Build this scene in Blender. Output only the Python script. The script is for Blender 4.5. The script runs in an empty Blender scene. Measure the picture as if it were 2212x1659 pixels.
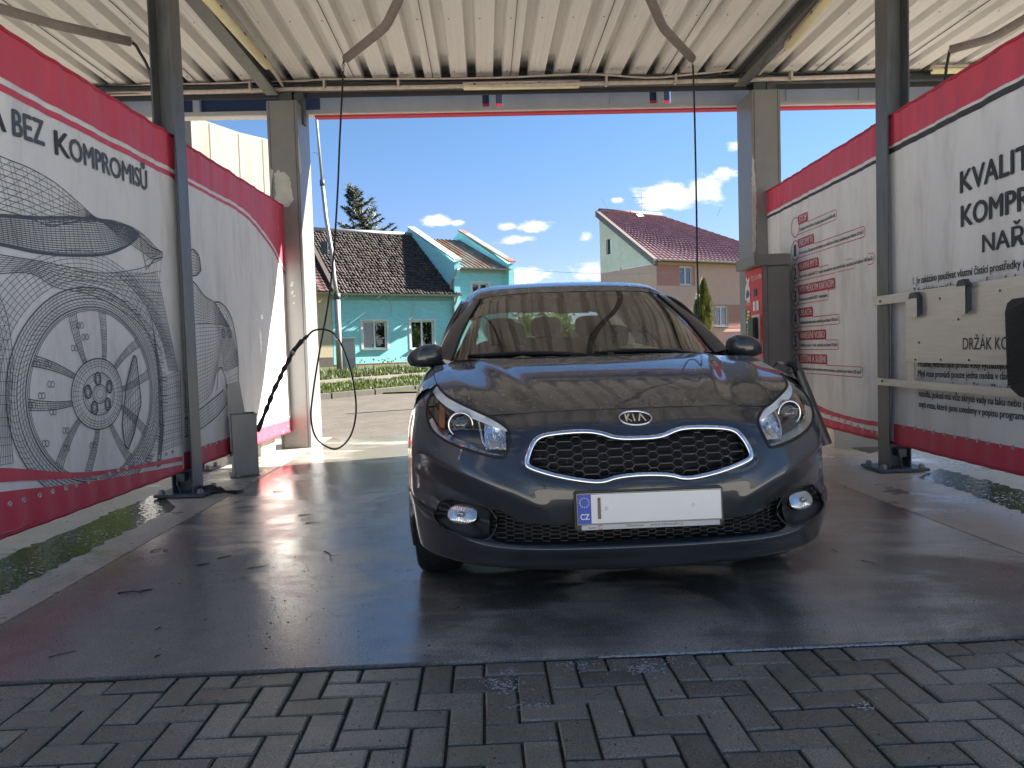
import bpy, bmesh, math, random
import numpy as np
from mathutils import Vector, Matrix
random.seed(7); RNG = np.random.default_rng(7)
SC = bpy.context.scene; COL = SC.collection
rad = math.radians
# ------------------------------------------------------------------ camera
CAM_H, PITCH, ROLL, FPX = 1.03, rad(2.67), rad(1.75), 1600.0   # pixels of a 2212x1659 picture
_fw = np.array([0, math.cos(PITCH), -math.sin(PITCH)]); _u0 = np.array([0, math.sin(PITCH), math.cos(PITCH)]); _r0 = np.array([1., 0, 0])
_rt = _r0*math.cos(ROLL)-_u0*math.sin(ROLL); _up = _u0*math.cos(ROLL)+_r0*math.sin(ROLL)
CC = np.array([0, 0, CAM_H])
cam = bpy.data.cameras.new('camera'); camo = bpy.data.objects.new('camera', cam); COL.objects.link(camo)
M = Matrix.Identity(4)
for i in range(3):
    M[i][0] = _rt[i]; M[i][1] = _up[i]; M[i][2] = -_fw[i]; M[i][3] = CC[i]
camo.matrix_world = M
cam.sensor_width = 36; cam.lens = 36*FPX/2212; cam.clip_start = .05; cam.clip_end = 3000
SC.camera = camo
# ------------------------------------------------------------------ sun and sky
SUN = Vector((1.5, .604, 1.0)).normalized()
sl = bpy.data.lights.new('sun', 'SUN'); sl.energy = 5.0; sl.angle = rad(.5); sl.color = (1, .95, .86)
so = bpy.data.objects.new('sun', sl); COL.objects.link(so)
so.rotation_euler = SUN.to_track_quat('Z', 'Y').to_euler(); so.location = (0, 0, 30)
W = bpy.data.worlds.new('World'); SC.world = W; W.use_nodes = True
nt = W.node_tree; nt.nodes.clear()
def wn(t, **k):
    n = nt.nodes.new(t)
    for a, b in k.items(): setattr(n, a, b)
    return n
def wmath(op, a, b=None, c=None, clamp=False):
    n = wn('ShaderNodeMath', operation=op, use_clamp=clamp)
    for i, v in enumerate((a, b, c)):
        if v is None: continue
        if isinstance(v, (int, float)): n.inputs[i].default_value = v
        else: nt.links.new(v, n.inputs[i])
    return n.outputs[0]
sky = wn('ShaderNodeTexSky', sky_type='NISHITA', sun_disc=False)
sky.sun_elevation = math.asin(SUN.z); sky.sun_rotation = math.atan2(SUN.x, SUN.y)
sky.altitude = 900; sky.air_density = .62; sky.dust_density = .05; sky.ozone_density = 5.0
tc = wn('ShaderNodeTexCoord'); sep = wn('ShaderNodeSeparateXYZ'); nt.links.new(tc.outputs['Generated'], sep.inputs[0])
sx, sy, sz = sep.outputs
yy = wmath('MAXIMUM', sy, .05)
ax = wmath('DIVIDE', sx, yy); az = wmath('DIVIDE', sz, yy)
noi = wn('ShaderNodeTexNoise'); noi.inputs['Scale'].default_value = 1; noi.inputs['Detail'].default_value = 7; noi.inputs['Roughness'].default_value = .62
cmb = wn('ShaderNodeCombineXYZ'); nt.links.new(wmath('MULTIPLY', ax, 34), cmb.inputs[0]); nt.links.new(wmath('MULTIPLY', az, 66), cmb.inputs[1])
nt.links.new(cmb.outputs[0], noi.inputs['Vector'])
acc = None
for (cx_, cz_, rx_, rz_, s_) in SKYCLOUDS if 'SKYCLOUDS' in globals() else [
    (-.095, .176, .034, .014, 1.0), (-.066, .172, .018, .008, .8), (.0, .165, .03, .010, .8), (.035, .163, .042, .012, 1.0), (.012, .147, .05, .010, .8),
    (.215, .197, .065, .030, 1.15), (.265, .205, .04, .03, 1.1), (.148, .196, .018, .007, .8), (.295, .225, .03, .014, .9), (.105, .148, .018, .012, .8),
    (.31, .262, .03, .012, .8), (.02, .098, .06, .018, 1.1), (.45, .24, .02, .012, .5), (-.01, .255, .018, .006, .35), (.115, .10, .05, .02, .9), (-.45, .2, .1, .03, .7), (.55, .14, .12, .04, .8)]:
    dx = wmath('DIVIDE', wmath('SUBTRACT', ax, cx_), rx_*.72); dz = wmath('DIVIDE', wmath('SUBTRACT', az, cz_), rz_*.75)
    r2 = wmath('ADD', wmath('MULTIPLY', dx, dx), wmath('MULTIPLY', dz, dz))
    g_ = wmath('MULTIPLY', wmath('POWER', 2.718, wmath('MULTIPLY', r2, -1.0)), s_)
    acc = g_ if acc is None else wmath('MAXIMUM', acc, g_)
front = wmath('GREATER_THAN', sy, .1)
cl = wmath('ADD', acc, wmath('MULTIPLY', wmath('SUBTRACT', noi.outputs['Fac'], .5), 1.5))
mr = wn('ShaderNodeMapRange', interpolation_type='SMOOTHSTEP'); nt.links.new(cl, mr.inputs[0]); mr.inputs[1].default_value = .36; mr.inputs[2].default_value = .95
# broken cloud in the rest of the sky, seen only in reflections
noi2 = wn('ShaderNodeTexNoise'); noi2.inputs['Scale'].default_value = 3.2; noi2.inputs['Detail'].default_value = 6
nt.links.new(tc.outputs['Generated'], noi2.inputs['Vector'])
mr2 = wn('ShaderNodeMapRange', interpolation_type='SMOOTHSTEP'); nt.links.new(noi2.outputs['Fac'], mr2.inputs[0]); mr2.inputs[1].default_value = .52; mr2.inputs[2].default_value = .75
back = wmath('MULTIPLY', mr2.outputs[0], wmath('LESS_THAN', sy, .0))
cm = wmath('MAXIMUM', wmath('MULTIPLY', mr.outputs[0], front), wmath('MULTIPLY', back, .8))
mix = wn('ShaderNodeMixRGB'); nt.links.new(cm, mix.inputs[0])
hs = wn('ShaderNodeHueSaturation'); hs.inputs['Saturation'].default_value = 1.0; nt.links.new(sky.outputs[0], hs.inputs['Color'])
tn = wn('ShaderNodeMixRGB', blend_type='MULTIPLY'); tn.inputs[0].default_value = 1; 
gm_ = wn('ShaderNodeMapRange', interpolation_type='SMOOTHSTEP'); nt.links.new(sz, gm_.inputs[0]); gm_.inputs[1].default_value = .06; gm_.inputs[2].default_value = .30
gx_ = wn('ShaderNodeMixRGB'); nt.links.new(gm_.outputs[0], gx_.inputs[0]); gx_.inputs[1].default_value = (1.0, .74, .68, 1); gx_.inputs[2].default_value = (1.0, 1.0, .88, 1); nt.links.new(gx_.outputs[0], tn.inputs[2]); nt.links.new(hs.outputs[0], tn.inputs[1]); nt.links.new(tn.outputs[0], mix.inputs[1]); mix.inputs[2].default_value = (4.9, 4.9, 4.9, 1)
bg = wn('ShaderNodeBackground'); bg.inputs['Strength'].default_value = .05; nt.links.new(mix.outputs[0], bg.inputs[0])
wo = wn('ShaderNodeOutputWorld'); nt.links.new(bg.outputs[0], wo.inputs[0])
SC.view_settings.view_transform = 'Standard'; SC.view_settings.look = 'None'; SC.view_settings.gamma = 1; SC.view_settings.exposure = 2.5
SC.render.engine = 'CYCLES'
cy = SC.cycles
cy.max_bounces = 10; cy.diffuse_bounces = 5; cy.glossy_bounces = 5; cy.transmission_bounces = 8; cy.transparent_max_bounces = 16
cy.caustics_reflective = False; cy.caustics_refractive = False; cy.use_denoising = True; cy.sample_clamp_indirect = 6
# ------------------------------------------------------------------ helpers
def ray(x, y): return _fw+_rt*(x-1106.)/FPX+_up*(829.5-y)/FPX
def on_axis(x, y, ax_, v):
    d = ray(x, y); return CC+d*((v-CC[ax_])/d[ax_])
def onX(x, y, v): return on_axis(x, y, 0, v)
def onY(x, y, v): return on_axis(x, y, 1, v)
def onZ(x, y, v=0.): return on_axis(x, y, 2, v)
def on_plane(x, y, p, n):
    d = ray(x, y); p = np.asarray(p, float); n = np.asarray(n, float); return CC+d*(((p-CC)@n)/(d@n))
def tag(o, label=None, cat=None, group=None, kind=None):
    if label: o['label'] = label
    if cat: o['category'] = cat
    if group: o['group'] = group
    if kind: o['kind'] = kind
    return o
def empty(name, loc=(0, 0, 0), rz=0.):
    o = bpy.data.objects.new(name, None); COL.objects.link(o); o.location = loc; o.rotation_euler = (0, 0, rz); o.empty_display_size = .1
    return o
def thing(name, label, cat, loc=(0, 0, 0), rz=0., group=None):
    return tag(empty(name, loc, rz), label, cat, group)
class MB:
    """collects geometry; build() links it as one mesh object"""
    def __init__(s): s.v = []; s.f = []; s.m = []; s.cur = 0
    def add(s, vs, fs):
        b = len(s.v); s.v += [tuple(float(c) for c in p) for p in vs]
        for f in fs: s.f.append(tuple(b+i for i in f)); s.m.append(s.cur)
        return s
    def box(s, x0, x1, y0, y1, z0, z1, mtx=None):
        vs = [(x, y, z) for z in (z0, z1) for y in (y0, y1) for x in (x0, x1)]
        if mtx is not None: vs = [tuple(mtx @ Vector(p)) for p in vs]
        return s.add(vs, [(0, 2, 3, 1), (4, 5, 7, 6), (0, 1, 5, 4), (2, 6, 7, 3), (0, 4, 6, 2), (1, 3, 7, 5)])
    def grid(s, A, close_u=False):
        A = np.asarray(A); n, m = A.shape[:2]
        fs = []
        for i in range(n-1):
            for j in range(m-1 if not close_u else m):
                j2 = (j+1) % m
                fs.append((i*m+j, i*m+j2, (i+1)*m+j2, (i+1)*m+j))
        return s.add(A.reshape(-1, 3), fs)
    def tube(s, pts, r, n=8, cap=True):
        pts = [Vector(p) for p in pts]; k = len(pts); rs = r if hasattr(r, '__len__') else [r]*k
        rings = []; prev = None
        for i, p in enumerate(pts):
            t = (pts[min(i+1, k-1)]-pts[max(i-1, 0)]).normalized()
            if prev is None:
                a = t.orthogonal().normalized()
            else:
                a = (prev-t*prev.dot(t)).normalized() if (prev-t*prev.dot(t)).length > 1e-6 else t.orthogonal().normalized()
            prev = a; b = t.cross(a)
            rings.append([p+(a*math.cos(2*math.pi*j/n)+b*math.sin(2*math.pi*j/n))*rs[i] for j in range(n)])
        base = len(s.v); s.grid(np.array([[tuple(q) for q in R] for R in rings]), close_u=True)
        if cap:
            s.f.append(tuple(base+j for j in reversed(range(n)))); s.m.append(s.cur)
            s.f.append(tuple(base+(k-1)*n+j for j in range(n))); s.m.append(s.cur)
        return s
    def lathe(s, prof, n=24, mtx=None):
        """prof: (r, z) list, about Z"""
        A = np.array([[(r*math.cos(2*math.pi*j/n), r*math.sin(2*math.pi*j/n), z) for j in range(n)] for r, z in prof])
        if mtx is not None: A = np.array([[tuple(mtx @ Vector(p)) for p in R] for R in A])
        return s.grid(A, close_u=True)
    def poly(s, pts):
        return s.add(pts, [tuple(range(len(pts)))])
    def prism(s, pts2, y0, y1, f):
        """pts2 outline extruded y0->y1 through f(a,b,y)->xyz"""
        n = len(pts2); vs = [f(a, b, y0) for a, b in pts2]+[f(a, b, y1) for a, b in pts2]
        fs = [tuple(reversed(range(n))), tuple(range(n, 2*n))]+[(i, (i+1) % n, n+(i+1) % n, n+i) for i in range(n)]
        return s.add(vs, fs)
    def build(s, name, mat, parent=None, smooth=False, bevel=0., recalc=True):
        me = bpy.data.meshes.new(name); me.from_pydata(s.v, [], s.f)
        mats = mat if isinstance(mat, (list, tuple)) else [mat]
        for m_ in mats: me.materials.append(m_)
        if len(mats) > 1: me.polygons.foreach_set('material_index', s.m)
        if recalc or bevel:
            bm = bmesh.new(); bm.from_mesh(me)
            if bevel:
                es = [e for e in bm.edges if len(e.link_faces) == 2 and e.calc_face_angle(0) > .5]
                bmesh.ops.bevel(bm, geom=es, offset=bevel, segments=2, affect='EDGES', clamp_overlap=True)
            if recalc: bmesh.ops.recalc_face_normals(bm, faces=bm.faces)
            bm.to_mesh(me); bm.free()
        if smooth: me.polygons.foreach_set('use_smooth', [True]*len(me.polygons))
        me.update()
        o = bpy.data.objects.new(name, me); COL.objects.link(o)
        if parent is not None: o.parent = parent
        return o
def copy_tree(o, parent=None):
    c = o.copy(); COL.objects.link(c)
    if parent is not None: c.parent = parent
    for ch in list(o.children): copy_tree(ch, c)
    return c
# ---- materials
def nodes(name):
    m = bpy.data.materials.new(name); m.use_nodes = True
    return m, m.node_tree, m.node_tree.nodes['Principled BSDF']
def C4(c): return (c[0], c[1], c[2], 1)
def mat(name, col, rough=.5, metal=0., var=.0, vscale=6., bump=0., bscale=60., spec=.5, coat=0., coat_rough=.03, island=0., dirt=None, stretch=None, emit=None):
    """procedural principled: colour varied by noise, optional dirt colour, micro bump"""
    m, t, b = nodes(name)
    b.inputs['Roughness'].default_value = rough; b.inputs['Metallic'].default_value = metal
    b.inputs['Specular IOR Level'].default_value = spec; b.inputs['Coat Weight'].default_value = coat; b.inputs['Coat Roughness'].default_value = coat_rough
    N = t.nodes.new; L = t.links.new
    tc_ = N('ShaderNodeTexCoord'); vec = tc_.outputs['Object']
    if stretch:
        mp = N('ShaderNodeMapping'); mp.inputs['Scale'].default_value = stretch; L(vec, mp.inputs[0]); vec = mp.outputs[0]
    src = None
    rgb = N('ShaderNodeRGB'); rgb.outputs[0].default_value = C4(col); src = rgb.outputs[0]
    if var:
        n = N('ShaderNodeTexNoise'); n.inputs['Scale'].default_value = vscale; n.inputs['Detail'].default_value = 6; n.inputs['Roughness'].default_value = .65; L(vec, n.inputs['Vector'])
        mr_ = N('ShaderNodeMapRange'); L(n.outputs['Fac'], mr_.inputs[0]); mr_.inputs[1].default_value = .25; mr_.inputs[2].default_value = .75; mr_.inputs[3].default_value = 1-var; mr_.inputs[4].default_value = 1+var
        hv = N('ShaderNodeHueSaturation'); L(src, hv.inputs['Color']); L(mr_.outputs[0], hv.inputs['Value']); src = hv.outputs[0]
        rr = N('ShaderNodeMapRange'); L(n.outputs['Fac'], rr.inputs[0]); rr.inputs[1].default_value = .2; rr.inputs[2].default_value = .8; rr.inputs[3].default_value = max(0, rough*(1-var*.6)); rr.inputs[4].default_value = min(1, rough*(1+var*.6)); L(rr.outputs[0], b.inputs['Roughness'])
    if island:
        g = N('ShaderNodeNewGeometry'); mr_ = N('ShaderNodeMapRange'); L(g.outputs['Random Per Island'], mr_.inputs[0]); mr_.inputs[3].default_value = 1-island; mr_.inputs[4].default_value = 1+island
        hv = N('ShaderNodeHueSaturation'); L(src, hv.inputs['Color']); L(mr_.outputs[0], hv.inputs['Value']); src = hv.outputs[0]
    if dirt:
        dc, dsc, lo, hi = dirt
        n = N('ShaderNodeTexNoise'); n.inputs['Scale'].default_value = dsc; n.inputs['Detail'].default_value = 8; n.inputs['Roughness'].default_value = .7; L(vec, n.inputs['Vector'])
        mr_ = N('ShaderNodeMapRange'); L(n.outputs['Fac'], mr_.inputs[0]); mr_.inputs[1].default_value = lo; mr_.inputs[2].default_value = hi
        mx = N('ShaderNodeMixRGB'); L(mr_.outputs[0], mx.inputs[0]); L(src, mx.inputs[1]); mx.inputs[2].default_value = C4(dc); src = mx.outputs[0]
    L(src, b.inputs['Base Color'])
    if bump:
        n = N('ShaderNodeTexNoise'); n.inputs['Scale'].default_value = bscale; n.inputs['Detail'].default_value = 4; L(vec, n.inputs['Vector'])
        bp = N('ShaderNodeBump'); bp.inputs['Strength'].default_value = bump; bp.inputs['Distance'].default_value = .01; L(n.outputs['Fac'], bp.inputs['Height']); L(bp.outputs[0], b.inputs['Normal'])
    if emit:
        b.inputs['Emission Color'].default_value = C4(emit[0]); b.inputs['Emission Strength'].default_value = emit[1]
    return m
def glass_mat(name, tint, rough=.0, ior=1.5, refl=1.0):
    """thin pane: fresnel mirror over tinted transparency"""
    m, t, b = nodes(name); t.nodes.remove(b); N = t.nodes.new; L = t.links.new
    ge = N('ShaderNodeNewGeometry'); dt = N('ShaderNodeVectorMath'); dt.operation = 'DOT_PRODUCT'; L(ge.outputs['Normal'], dt.inputs[0]); L(ge.outputs['Incoming'], dt.inputs[1])
    def mth(op, a, b_=None):
        n = N('ShaderNodeMath'); n.operation = op
        if isinstance(a, (int, float)): n.inputs[0].default_value = a
        else: L(a, n.inputs[0])
        if b_ is not None:
            if isinstance(b_, (int, float)): n.inputs[1].default_value = b_
            else: L(b_, n.inputs[1])
        return n.outputs[0]
    f0 = 2*((ior-1)/(ior+1))**2      # both faces of the pane
    fr_ = mth('ADD', mth('MULTIPLY', mth('POWER', mth('SUBTRACT', 1., mth('ABSOLUTE', dt.outputs['Value'])), 4.2), 1-f0), f0)
    gl = N('ShaderNodeBsdfGlossy'); gl.inputs['Roughness'].default_value = rough; gl.inputs[0].default_value = (refl, refl, refl, 1)
    tr = N('ShaderNodeBsdfTransparent'); tr.inputs[0].default_value = C4(tint)
    mx = N('ShaderNodeMixShader'); L(fr_, mx.inputs[0]); L(tr.outputs[0], mx.inputs[1]); L(gl.outputs[0], mx.inputs[2])
    L(mx.outputs[0], t.nodes['Material Output'].inputs[0])
    return m
def txt_mesh(s, size=1.0, bold=0., res=3):
    """outline text as mesh verts/faces in its own XY plane"""
    c = bpy.data.curves.new('txt', 'FONT'); c.body = s; c.size = size; c.resolution_u = res; c.offset = bold
    o = bpy.data.objects.new('txt', c); COL.objects.link(o)
    dg = bpy.context.evaluated_depsgraph_get(); dg.update()
    me = bpy.data.meshes.new_from_object(o.evaluated_get(dg))
    vs = [tuple(v.co) for v in me.vertices]; fs = [tuple(p.vertices) for p in me.polygons]
    bpy.data.objects.remove(o); bpy.data.curves.remove(c); bpy.data.meshes.remove(me)
    return np.array(vs).reshape(-1, 3), fs
def cr(P, n):
    P = np.asarray(P, float); k = len(P)
    E = np.concatenate([[2*P[0]-P[1]], P, [2*P[-1]-P[-2]]])
    t = np.linspace(0, k-1, n); i = np.minimum(t.astype(int), k-2); f = (t-i).reshape((-1,)+(1,)*(P.ndim-1))
    a, b, c, d = E[i], E[i+1], E[i+2], E[i+3]
    return .5*(2*b+(c-a)*f+(2*a-5*b+4*c-d)*f*f+(3*b-a-3*c+d)*f**3)
# ------------------------------------------------------------------ ground
YAW = rad(2.0)                       # the bay is turned a little against the camera
EX = Vector((math.cos(YAW), math.sin(YAW), 0)); EY = Vector((-math.sin(YAW), math.cos(YAW), 0))
EDGE0 = Vector((-.02, 2.415, 0))     # front edge of the slab
def bay(a, b, z=0.): return EDGE0+EX*a+EY*b+Vector((0, 0, z))
BAYM = Matrix.Translation(EDGE0) @ Matrix.Rotation(YAW, 4, 'Z')
SLAB_L = 6.95                        # slab depth
def wet_concrete(name, c_damp, c_wet, lo=.405, hi=.52, rd=.20):
    """bay floor: damp grey-brown concrete under a patchy water film"""
    m, t, b = nodes(name); N = t.nodes.new; L = t.links.new
    tc_ = N('ShaderNodeTexCoord'); v = tc_.outputs['Object']
    def noise(scale, det=5, rough=.6, dist=0., vec=v):
        n = N('ShaderNodeTexNoise'); n.inputs['Scale'].default_value = scale; n.inputs['Detail'].default_value = det; n.inputs['Roughness'].default_value = rough; n.inputs['Distortion'].default_value = dist; L(vec, n.inputs['Vector']); return n.outputs['Fac']
    def rng(x, a, b_, c, d, smooth=True):
        n = N('ShaderNodeMapRange'); n.interpolation_type = 'SMOOTHSTEP' if smooth else 'LINEAR'; L(x, n.inputs[0]); n.inputs[1].default_value = a; n.inputs[2].default_value = b_; n.inputs[3].default_value = c; n.inputs[4].default_value = d; return n.outputs[0]
    def mth(op, a, b_):
        n = N('ShaderNodeMath'); n.operation = op
        for i, q in enumerate((a, b_)):
            if isinstance(q, (int, float)): n.inputs[i].default_value = q
            else: L(q, n.inputs[i])
        return n.outputs[0]
    big = noise(.75, 8, .62, .8); fine = noise(140, 3); mid = noise(30, 4); blot = noise(5.5, 7, .7, .4)
    sc = N('ShaderNodeMapping'); sc.inputs['Scale'].default_value = (1.0, 3.2, 1); L(v, sc.inputs[0]); run = noise(1.6, 6, .6, .5, sc.outputs[0])
    lvl = mth('ADD', mth('MULTIPLY', big, .62), mth('ADD', mth('MULTIPLY', run, .26), mth('MULTIPLY', blot, .12)))
    film = rng(lvl, lo, hi, 0, 1)
    mx = N('ShaderNodeMixRGB'); L(film, mx.inputs[0]); mx.inputs[1].default_value = C4(c_damp); mx.inputs[2].default_value = C4(c_wet)
    val = mth('MULTIPLY', rng(fine, .3, .7, .6, 1.42, False), rng(blot, .25, .75, .78, 1.22, False))
    hv = N('ShaderNodeHueSaturation'); L(mx.outputs[0], hv.inputs['Color']); L(val, hv.inputs['Value'])
    st = rng(noise(2.3, 9, .75, 1.2), .60, .72, 0, .45); dk = N('ShaderNodeMixRGB'); L(st, dk.inputs[0]); L(hv.outputs[0], dk.inputs[1]); dk.inputs[2].default_value = (.05, .045, .035, 1); L(dk.outputs[0], b.inputs['Base Color'])
    L(mth('ADD', rng(film, 0, 1, rd, .035, False), rng(blot, .4, .75, 0, .05, False)), b.inputs['Roughness'])
    b.inputs['IOR'].default_value = 1.55; b.inputs['Specular IOR Level'].default_value = .8
    b1 = N('ShaderNodeBump'); b1.inputs['Distance'].default_value = .0035; L(rng(film, 0, 1, .6, .2, False), b1.inputs['Strength']); L(fine, b1.inputs['Height'])
    b2 = N('ShaderNodeBump'); b2.inputs['Distance'].default_value = .004; b2.inputs['Strength'].default_value = .10; L(mid, b2.inputs['Height']); L(b1.outputs[0], b2.inputs['Normal']); L(b2.outputs[0], b.inputs['Normal'])
    return m
M_SLAB = wet_concrete('wet concrete', (.37, .335, .29), (.19, .17, .145))
# slab of the wash bays: saw-cut fields, a few mm of groove between them
M_SLAB2 = wet_concrete('side-lit damp concrete', (.44, .39, .325), (.24, .21, .175), .50, .62, .42)  # less water film; paler base also paints in the light on the side floors
mb = MB(); mb2 = MB()
cutsa = [-14, -8.6, -5.6, -2.02, 2.42, 5.6, 8.6, 14]; cutsb = [.012, SLAB_L-.02]
for i in range(len(cutsa)-1):
    g_ = .004
    (mb if i == 3 else mb2).box(cutsa[i]+g_, cutsa[i+1]-g_, cutsb[0], cutsb[1], -.15, 0)
o = mb.build('bay_floor', M_SLAB, bevel=.003); o.matrix_world = BAYM; tag(o, kind='structure')
o = mb2.build('side_floor', M_SLAB2, bevel=.003); o.matrix_world = BAYM; tag(o, kind='structure')
mb = MB(); mb.box(-14, 14, 0, SLAB_L+.01, -.3, -.012)
o = mb.build('joint_filler', mat('joint filler', (.02, .02, .018), .7)); o.matrix_world = BAYM; tag(o, kind='structure')
# shallow drain strip beside the left wall, and one by the right wall: standing water
def puddle(name, pts, z=.0014):
    mb = MB(); mb.poly([(p[0], p[1], z) for p in pts])
    return mb.build(name, M_PUD, recalc=False)
M_PUD, t, b = nodes('standing water')
b.inputs['Base Color'].default_value = (.035, .03, .02, 1); b.inputs['Roughness'].default_value = .09; b.inputs['IOR'].default_value = 1.33; b.inputs['Specular IOR Level'].default_value = .6
n_ = t.nodes.new('ShaderNodeTexNoise'); n_.inputs['Scale'].default_value = 24; tcn = t.nodes.new('ShaderNodeTexCoord'); t.links.new(tcn.outputs['Object'], n_.inputs['Vector'])
bp_ = t.nodes.new('ShaderNodeBump'); bp_.inputs['Strength'].default_value = .22; bp_.inputs['Distance'].default_value = .01; t.links.new(n_.outputs['Fac'], bp_.inputs['Height']); t.links.new(bp_.outputs[0], b.inputs['Normal'])
def wavy_loop(left, right, seed):
    r = random.Random(seed); L_ = cr(left, 50); R_ = cr(right, 50)
    jit = lambda P: [(p[0]+r.uniform(-1, 1)*.025, p[1]+r.uniform(-.01, .01)) for p in P]
    return jit(L_)+list(reversed(jit(R_)))
PUD_L = wavy_loop([onZ(-60, 1272)[:2], onZ(0, 1208)[:2], onZ(140, 1150)[:2], onZ(262, 1098)[:2], onZ(345, 1066)[:2]],
                  [onZ(-60, 1310)[:2], onZ(0, 1290)[:2], onZ(140, 1215)[:2], onZ(300, 1135)[:2], onZ(385, 1095)[:2]], 3)
tag(puddle('puddle', PUD_L), kind='structure')
PUD_R = wavy_loop([onZ(1985, 1032)[:2], onZ(2080, 1062)[:2], onZ(2160, 1090)[:2], onZ(2290, 1135)[:2]],
                  [onZ(2030, 1012)[:2], onZ(2110, 1032)[:2], onZ(2212, 1062)[:2], onZ(2330, 1095)[:2]], 4)
tag(puddle('puddle', PUD_R), kind='structure')
PUD_R2 = wavy_loop([onZ(1780, 955)[:2], onZ(1830, 965)[:2], onZ(1880, 980)[:2]], [onZ(1800, 925)[:2], onZ(1850, 935)[:2], onZ(1990, 950)[:2]], 5)
tag(puddle('puddle', PUD_R2), kind='structure')
# herringbone pavers in front of the slab (each block modelled)
def paver_mat(name, c1, c2, wet=True):
    m, t, b = nodes(name); N = t.nodes.new; L = t.links.new
    tc_ = N('ShaderNodeTexCoord'); v = tc_.outputs['Object']; g = N('ShaderNodeNewGeometry')
    n1 = N('ShaderNodeTexNoise'); n1.inputs['Scale'].default_value = 2.2; n1.inputs['Detail'].default_value = 7; L(v, n1.inputs['Vector'])
    n2 = N('ShaderNodeTexNoise'); n2.inputs['Scale'].default_value = 230; n2.inputs['Detail'].default_value = 3; L(v, n2.inputs['Vector'])
    mrn = N('ShaderNodeMapRange'); L(n1.outputs['Fac'], mrn.inputs[0]); mrn.inputs[1].default_value = .35; mrn.inputs[2].default_value = .65
    mx = N('ShaderNodeMixRGB'); L(mrn.outputs[0], mx.inputs[0]); mx.inputs[1].default_value = C4(c1); mx.inputs[2].default_value = C4(c2)
    a = N('ShaderNodeMath'); a.operation = 'MULTIPLY_ADD'; L(g.outputs['Random Per Island'], a.inputs[0]); a.inputs[1].default_value = .55; a.inputs[2].default_value = .72
    a2 = N('ShaderNodeMapRange'); L(n2.outputs['Fac'], a2.inputs[0]); a2.inputs[1].default_value = .3; a2.inputs[2].default_value = .7; a2.inputs[3].default_value = .6; a2.inputs[4].default_value = 1.45
    a3 = N('ShaderNodeMath'); a3.operation = 'MULTIPLY'; L(a.outputs[0], a3.inputs[0]); L(a2.outputs[0], a3.inputs[1])
    hv = N('ShaderNodeHueSaturation'); L(mx.outputs[0], hv.inputs['Color']); L(a3.outputs[0], hv.inputs['Value']); L(hv.outputs[0], b.inputs['Base Color'])
    if wet:
        rr = N('ShaderNodeMapRange'); L(n1.outputs['Fac'], rr.inputs[0]); rr.inputs[1].default_value = .35; rr.inputs[2].default_value = .68; rr.inputs[3].default_value = .36; rr.inputs[4].default_value = .10; L(rr.outputs[0], b.inputs['Roughness'])
    else: b.inputs['Roughness'].default_value = .85
    bp = N('ShaderNodeBump'); bp.inputs['Distance'].default_value = .004; bp.inputs['Strength'].default_value = .45; L(n2.outputs['Fac'], bp.inputs['Height']); L(bp.outputs[0], b.inputs['Normal'])
    return m
M_PAV = paver_mat('wet pavers', (.15, .137, .10), (.225, .195, .158))
def clip_rect(x0, x1, y0, y1, ymax): 
    y1 = min(y1, ymax); return None if y1-y0 < .012 else (x0, x1, y0, y1)
def herringbone(x0, x1, y0, y1, a, gap, z0, z1, ymax, jitter, name, m, chamfer=.005):
    mb = MB(); r = random.Random(11)
    for i in range(int(x0/a)-1, int(x1/a)+1):
        for j in range(int(y0/a)-2, int(y1/a)+1):
            c = (i-j) % 4
            if c == 0: q = (i*a, (i+2)*a, j*a, (j+1)*a)
            elif c == 3: q = (i*a, (i+1)*a, j*a, (j+2)*a)
            else: continue
            q = clip_rect(*q, ymax)
            if not q: continue
            X0, X1, Y0, Y1 = q[0]+gap/2, q[1]-gap/2, q[2]+gap/2, q[3]-gap/2
            dz = r.uniform(-jitter, jitter); tx, ty = r.uniform(-1, 1)*jitter, r.uniform(-1, 1)*jitter; k = chamfer
            top = [(X0+k, Y0+k), (X1-k, Y0+k), (X1-k, Y1-k), (X0+k, Y1-k)]; bot = [(X0, Y0), (X1, Y0), (X1, Y1), (X0, Y1)]
            xm, ym = (X0+X1)/2, (Y0+Y1)/2
            zt = lambda p: z1+dz+tx*(p[0]-xm)/a+ty*(p[1]-ym)/a
            vs = [(p[0], p[1], zt(p)) for p in top]+[(p[0], p[1], zt(p)-k*.9) for p in bot]+[(p[0], p[1], z0) for p in bot]
            mb.add(vs, [(0, 1, 2, 3)]+[(4+n, 4+(n+1) % 4, (n+1) % 4, n) for n in range(4)]+[(8+n, 8+(n+1) % 4, 4+(n+1) % 4, 4+n) for n in range(4)])
    return mb.build(name, m, recalc=False)
o = herringbone(-3.4, 3.6, -1.2, 0, .1, .0085, -.06, -.006, -.004, .0022, 'block_paving', M_PAV); o.matrix_world = BAYM; tag(o, kind='structure')
M_SAND = mat('paver joint', (.022, .02, .014), .8, var=.4, vscale=40, dirt=((.05, .055, .03), 25, .5, .7))
mb = MB(); mb.box(-14, 14, -40, -.004, -.3, -.017); o = mb.build('paving_bed', M_SAND); o.matrix_world = BAYM; tag(o, kind='structure')
# apron behind the camera and to the sides (seen in reflections)
mb = MB()
for q in ((-14, -3.4, -30, -.005), (3.6, 14, -30, -.005), (-3.4, 3.6, -30, -1.2)): mb.box(*q, -.1, -.008)
o = mb.build('paved_yard', mat('yard paving', (.60, .56, .50), .8, var=.15, vscale=3)); o.matrix_world = BAYM; tag(o, kind='structure')  # pale tone chosen to bounce sunlight into the bay
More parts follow.
